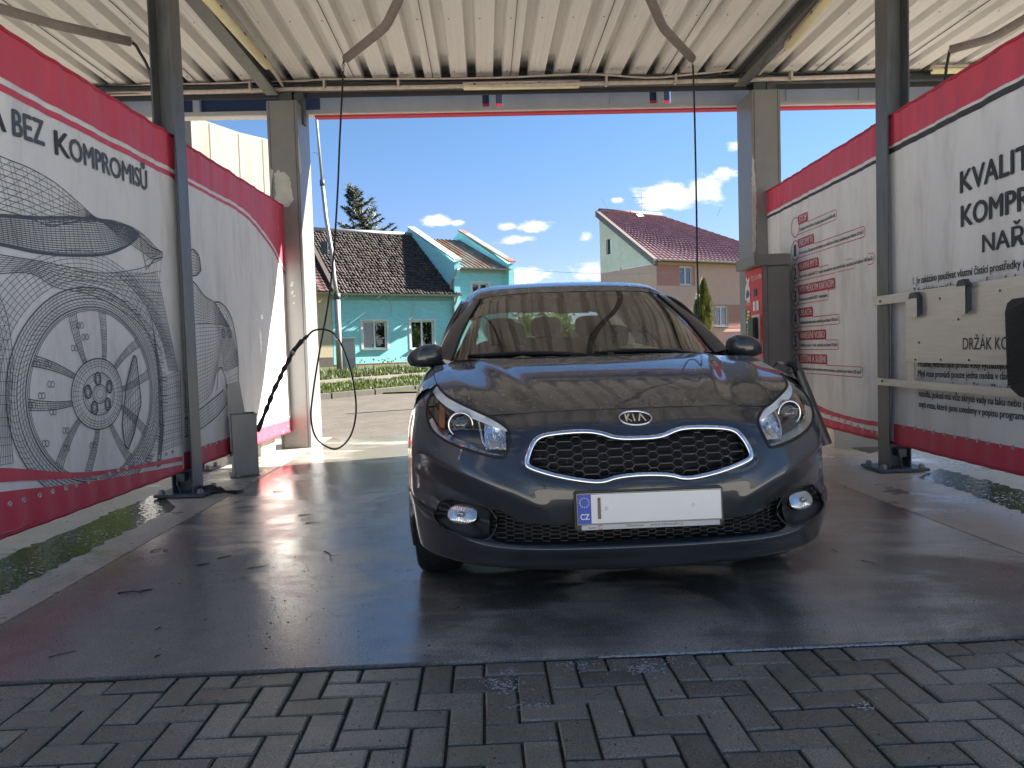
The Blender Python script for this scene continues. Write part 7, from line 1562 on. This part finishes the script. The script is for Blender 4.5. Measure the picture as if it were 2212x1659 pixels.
for s in (1, -1):
    for vc in (.92, 3.57):
        mb = MB(); A = [(s*(float(np.interp(vc+.352*math.cos(a), VS, PV))-.004-.03*max(0, (math.sin(a)-.75))-.03*max(0, -.0-math.sin(a))), vc+.352*math.cos(a), .316+.352*math.sin(a)) for a in np.linspace(-.33, math.pi+.33, 50)]; mb.tube(A, .010, 6); mb.build('arch_lip', M_PAINT, CAR, smooth=True)
        mb = MB(); B = [[(s*q, vc+.36*math.cos(a), .316+.36*math.sin(a)) for a in np.linspace(-.33, math.pi+.33, 30)] for q in (.87, .45)]; mb.grid(np.array(B)); mb.build('wheel_liner', M_VOID, CAR, recalc=False)
    mb = MB(); mb.box(min(s*.80, s*.845), max(s*.80, s*.845), 1.28, 3.22, .16, .22); mb.build('sill', M_BLK, CAR, bevel=.01)
    # side glass
    bl = np.array([(.803, 1.42, .985), (.806, 1.9, .998), (.806, 2.5, 1.012), (.80, 3.1, 1.028), (.775, 3.6, 1.06)]); tp = np.array([(.785, 1.46, 1.02), (.655, 1.90, 1.30), (.640, 2.5, 1.352), (.632, 3.1, 1.342), (.625, 3.55, 1.28)]); bl, tp = cr(bl, 50), cr(tp, 50)
    A = np.array([[(a*(1-k)+b_*k+np.array([.018*math.sin(math.pi*k), 0, 0]))*[s, 1, 1] for a, b_ in zip(bl, tp)] for k in np.linspace(0, 1, 14)]); mb = MB(); mb.grid(A); mb.build('side_glass', M_SG, CAR, smooth=True)
    mb = MB(); mb.tube([tuple(p) for p in A[0]], .009, 6); mb.tube([tuple(p) for p in A[-1]], .010, 6)
    for j in (21, 38): mb.tube([tuple(A[k, j]+[s*.002, 0, 0]) for k in range(14)], .022, 6)
    mb.build('window_trim', M_BLKG, CAR, smooth=True)
    mb = MB(); re_ = np.array([RG[k, -1] for k in np.linspace(4, 70, 50).astype(int)])*[s, 1, 1]; mb.grid(np.array([A[-1]*(1-k)+re_*k for k in (0, .5, 1)])); mb.build('cant_rail', M_PAINT, CAR, smooth=True)
    # mirror
    MI = empty('mirror', (0, 0, 0)); MI.parent = CAR; mb = MB(); A = []
    for k, (du, hh, hz, dp, vo_) in enumerate(((.752, .006, .985, .02, .04), (.757, .046, 1.008, .05, .02), (.79, .060, 1.012, .062, .01), (.84, .059, 1.010, .066, .0), (.885, .050, 1.003, .060, .008), (.918, .036, .996, .045, .02), (.934, .020, .994, .024, .034), (.938, .004, .994, .006, .045))):
        A.append([(s*du, 1.24+vo_+dp*math.copysign(abs(math.cos(a))**.75, math.cos(a)), hz+hh*math.copysign(abs(math.sin(a))**.75, math.sin(a))) for a in np.linspace(0, 2*math.pi, 28, endpoint=False)])
    mb.grid(np.array(A), close_u=True); mb.build('shell', M_PAINT, MI, smooth=True)
    mb = MB(); mb.tube([(s*.77, 1.36, .955), (s*.78, 1.30, .962), (s*.80, 1.26, .968)], [.03, .027, .03], 12); mb.build('foot', M_BLK, MI, smooth=True)
    mb = MB(); mb.add([(s*(.843+.075*math.cos(a)), 1.305, 1.008+.046*math.sin(a)) for a in np.linspace(0, 2*math.pi, 24, endpoint=False)], [tuple(range(24))]); mb.build('mirror_glass', M_CHR, MI)
    mb = MB(); mb.tube([(s*p, q, z) for p, q, z in ((.764, 1.19, .974), (.80, 1.176, .976), (.86, 1.172, .975), (.915, 1.19, .976))], .002, 5); mb.build('seam', M_SEAL, MI)
# tail
TT2 = [[(0, 3.87, 1.385), (.3, 3.865, 1.380), (.48, 3.84, 1.362), (.575, 3.78, 1.30)], [(0, 4.03, 1.24), (.32, 4.02, 1.235), (.54, 3.96, 1.22), (.64, 3.86, 1.19)], [(0, 4.14, 1.06), (.35, 4.13, 1.055), (.60, 4.06, 1.05), (.715, 3.96, 1.045)], [(0, 4.23, .90), (.36, 4.22, .90), (.62, 4.14, .90), (.78, 4.02, .90)], [(0, 4.29, .60), (.36, 4.28, .60), (.64, 4.22, .60), (.81, 4.08, .60)], [(0, 4.30, .42), (.36, 4.29, .42), (.64, 4.22, .42), (.80, 4.08, .42)], [(0, 4.22, .22), (.36, 4.21, .22), (.62, 4.15, .22), (.78, 4.02, .22)]]
TG = patch(TT2, 90, 40); tw_ = fc(TG[..., 2]); tu_ = fc(TG[..., 0]); gm = (tw_ > 1.07) & (tw_ < 1.35) & (tu_ < .50+(1.35-tw_)*.22)
grid_mesh(TG, ~gm, 'tailgate', M_PAINT, CAR); grid_mesh(TG, gm, 'rear_window', glass_mat('rear glass', (.72, .78, .74), 0, 1.45), CAR)
for s in (1, -1):
    mk = (tw_ > .80) & (tw_ < 1.0) & (tu_ > .50); grid_mesh(TG*[s, 1, 1], mk, 'tail_light', mat('tail red', (.45, .01, .012), .15), CAR, both=False, dv=.006)
# wheels
def wheel(u, v, s):
    W_ = empty('wheel', (0, 0, 0)); W_.parent = CAR; mt = Matrix.Translation((u, v, .316)) @ Matrix.Rotation(math.pi/2*s, 4, 'Y')
    mb = MB(); mb.lathe([(.205, .085), (.215, .100), (.25, .106), (.29, .102), (.308, .090), (.315, .06), (.316, .02), (.316, -.02), (.315, -.06), (.308, -.09), (.29, -.102), (.25, -.106), (.205, -.09)], 56, mt); mb.build('tyre', M_TYRE, W_, smooth=True)
    mb = MB()
    mb.lathe([(.206, .088), (.198, .080), (.190, .05), (.188, -.08)], 40, mt); mb.lathe([(0, .068), (.03, .068), (.055, .055), (.06, .03)], 24, mt)
    for k in range(5):
        for e in (-.16, .16):
            a = k*2*math.pi/5+e; d = Vector((math.cos(a), math.sin(a), 0)); c0 = d*.05+Vector((0, 0, .055)); a2 = k*2*math.pi/5+e*1.25; d2 = Vector((math.cos(a2), math.sin(a2), 0)); c1 = d2*.195+Vector((0, 0, .075)); mb.tube([tuple(mt @ c0), tuple(mt @ c1)], [.016, .012], 6)
    mb.build('rim', M_RIM, W_, smooth=True)
    mb = MB(); mb.lathe([(.14, -.01), (.14, .0), (0, .0)], 30, mt); mb.build('brake_disc', M_CHRS, W_)
for s in (1, -1): wheel(s*.775, .92, s); wheel(s*.775, 3.57, s)
# underbody and cabin
mb = MB(); mb.box(-.70, .70, 1.4, 3.0, .17, .30); mb.box(-.42, .42, .30, 1.4, .24, .74); mb.box(-.5, .5, 2.9, 4.1, .25, .5); mb.build('underbody', M_VOID, CAR)
mb = MB(); A = np.array([[(0, 1.20, .976), (.3, 1.21, .976), (.6, 1.34, .972), (.70, 1.43, .97)], [(0, 1.5, .985), (.3, 1.5, .985), (.62, 1.53, .975), (.74, 1.56, .955)], [(0, 1.72, .965), (.3, 1.72, .965), (.62, 1.72, .955), (.74, 1.72, .92)], [(0, 1.80, .90), (.3, 1.80, .90), (.62, 1.80, .88), (.74, 1.78, .80)], [(0, 1.75, .4), (.3, 1.75, .4), (.62, 1.75, .4), (.74, 1.75, .4)]]); DG = patch(A, 40, 24); grid_mesh(DG, np.ones((39, 23), bool), 'dashboard', M_DASH, CAR)
mb = MB(); bpts = [(.37+.185*math.cos(a), 1.86-.05*math.sin(a), .95+.18*math.sin(a)) for a in np.linspace(0, 2*math.pi, 40)]; mb.tube(bpts, .016, 8, cap=False); mb.tube([(.19, 1.86, .95), (.37, 1.84, .93), (.555, 1.86, .95)], .02, 8); mb.build('steering_wheel', M_BLK, CAR, smooth=True)
def sup(cx_, cy__, cz_, a, b_, c, n=12, m=18, e=.55):
    f = lambda t_: math.copysign(abs(t_)**e, t_); return np.array([[(cx_+a*f(math.cos(p))*f(math.cos(q)), cy__+b_*f(math.cos(p))*f(math.sin(q)), cz_+c*f(math.sin(p))) for q in np.linspace(0, 2*math.pi, m, endpoint=False)] for p in np.linspace(-math.pi/2+.01, math.pi/2-.01, n)])
def seat(u, v, wt, wide=.24, back_h=.62):
    S_ = empty('seat', (0, 0, 0)); S_.parent = CAR
    mb = MB(); A = sup(0, 0, 0, wide, .09, back_h/2, e=.5); A = A+np.array([0, 0, 0]); A[..., 0] *= (1-.25*np.clip(A[..., 2:3].squeeze(-1)/(back_h/2), 0, 1)); A[..., 1] += .22*A[..., 2]; mb.grid(A+np.array([u, v, wt-.10-back_h/2-.04]), close_u=True); mb.build('backrest', M_SEAT, S_, smooth=True)
    mb = MB(); mb.grid(sup(u, v+.085, wt-.075, .128, .05, .085, e=.62), close_u=True); mb.build('headrest', M_SEAT, S_, smooth=True)
    mb = MB(); mb.grid(sup(u, v-.28, wt-.80, wide, .28, .08), close_u=True); mb.build('cushion', M_SEAT, S_, smooth=True)
seat(-.36, 2.32, 1.205); seat(.36, 2.42, 1.17)
S_ = empty('rear_seat', (0, 0, 0)); S_.parent = CAR; mb = MB(); mb.grid(sup(0, 3.28, .80, .62, .10, .32, e=.35), close_u=True); mb.build('backrest', M_SEAT, S_, smooth=True)
for u in (-.36, 0, .36): mb = MB(); mb.grid(sup(u, 3.36, 1.20, .125, .05, .085, e=.6), close_u=True); mb.build('headrest', M_SEAT, S_, smooth=True)
mb = MB(); mb.box(-.11, .11, 1.80, 1.83, 1.235, 1.295); mb.tube([(0, 1.80, 1.29), (0, 1.76, 1.33)], .012, 6); mb.build('rear_view_mirror', M_BLK, CAR, bevel=.012)
# wipers
def onws(x_, z_): 
    k = np.argmin((WG[..., 0]-abs(x_))**2+(WG[..., 2]-z_)**2); p = WG.reshape(-1, 3)[k]; return np.array([x_, p[1]-.018, z_+.012])
for piv, tip in (((.10, .975), (-.62, .992)), ((.64, .968), (.02, .990))):
    mb = MB(); a = onws(piv[0], .983); a[2] = piv[1]; b_ = onws(tip[0], tip[1]); A = [a*(1-k)+b_*k+np.array([0, 0, .022*math.sin(math.pi*k)]) for k in np.linspace(0, 1, 14)]
    for p in A[1:]: q = onws(p[0], max(.986, p[2])); p[1] = q[1]
    mb.tube([tuple(p) for p in A], [.012]+[.009]*4+[.006]*9, 6); mb.tube([tuple(a+[0, 0, -.01]), tuple(a+[0, -.01, .02])], .018, 10)
    B = [p+np.array([0, .006, -.006]) for p in A[4:]]; mb.tube([tuple(p) for p in B], .007, 5); mb.build('wiper', M_BLK, CAR, smooth=True)
# water drops
M_DROP = glass_mat('water drops', (.90, .93, .95), .0, 1.42)
mb = MB(); rd = np.random.default_rng(17)
dome = [(k, h_) for k, h_ in ((1, 0), (.85, .5), (.5, .85))]
def drops(A, n, rmin, rmax, sgn=True, weight=None, run=0.):
    du = np.gradient(A, axis=1); dr = np.gradient(A, axis=0); nn = np.cross(dr, du); nn /= np.linalg.norm(nn, axis=2)[..., None]+1e-9
    for _ in range(n):
        i, j = rd.integers(1, A.shape[0]-1), rd.integers(1, A.shape[1]-1); p = A[i, j]+(A[i, j+1]-A[i, j])*rd.uniform(-.5, .5)+(A[i+1, j]-A[i, j])*rd.uniform(-.5, .5); m_ = nn[i, j]*(1 if nn[i, j, 2] > 0 else -1); s = -1 if rd.random() < .5 else 1
        tx = du[i, j]/np.linalg.norm(du[i, j]); ty = np.cross(m_, tx); r_ = rmin+(rmax-rmin)*rd.random()**3; e = 1+rd.random()*.5+(run if rd.random() < .08 else 0); b0_ = len(mb.v); fl = np.array([s, 1, 1])
        for k, h_ in dome:
            for a in range(8): q = p+tx*r_*k*math.cos(a*math.pi/4)*(1+.2*math.sin(a*3+r_*9999))+ty*r_*k*e*math.sin(a*math.pi/4)+m_*r_*.45*h_; mb.v.append(tuple(q*fl))
        mb.v.append(tuple((p+m_*r_*.45)*fl))
        for l in range(2):
            for a in range(8): mb.f.append((b0_+l*8+a, b0_+l*8+(a+1) % 8, b0_+l*8+8+(a+1) % 8, b0_+l*8+8+a)); mb.m.append(0)
        for a in range(8): mb.f.append((b0_+16+a, b0_+16+(a+1) % 8, b0_+24)); mb.m.append(0)
drops(HG, 2400, .0012, .0055, run=1.2); drops(WG, 1100, .0011, .0045, run=2.5); drops(RG[:40], 900, .0015, .009, run=3.)
drops(G[130:], 700, .0012, .0042); tag(mb.build('water_drops', M_DROP, CAR, smooth=True), kind='stuff')
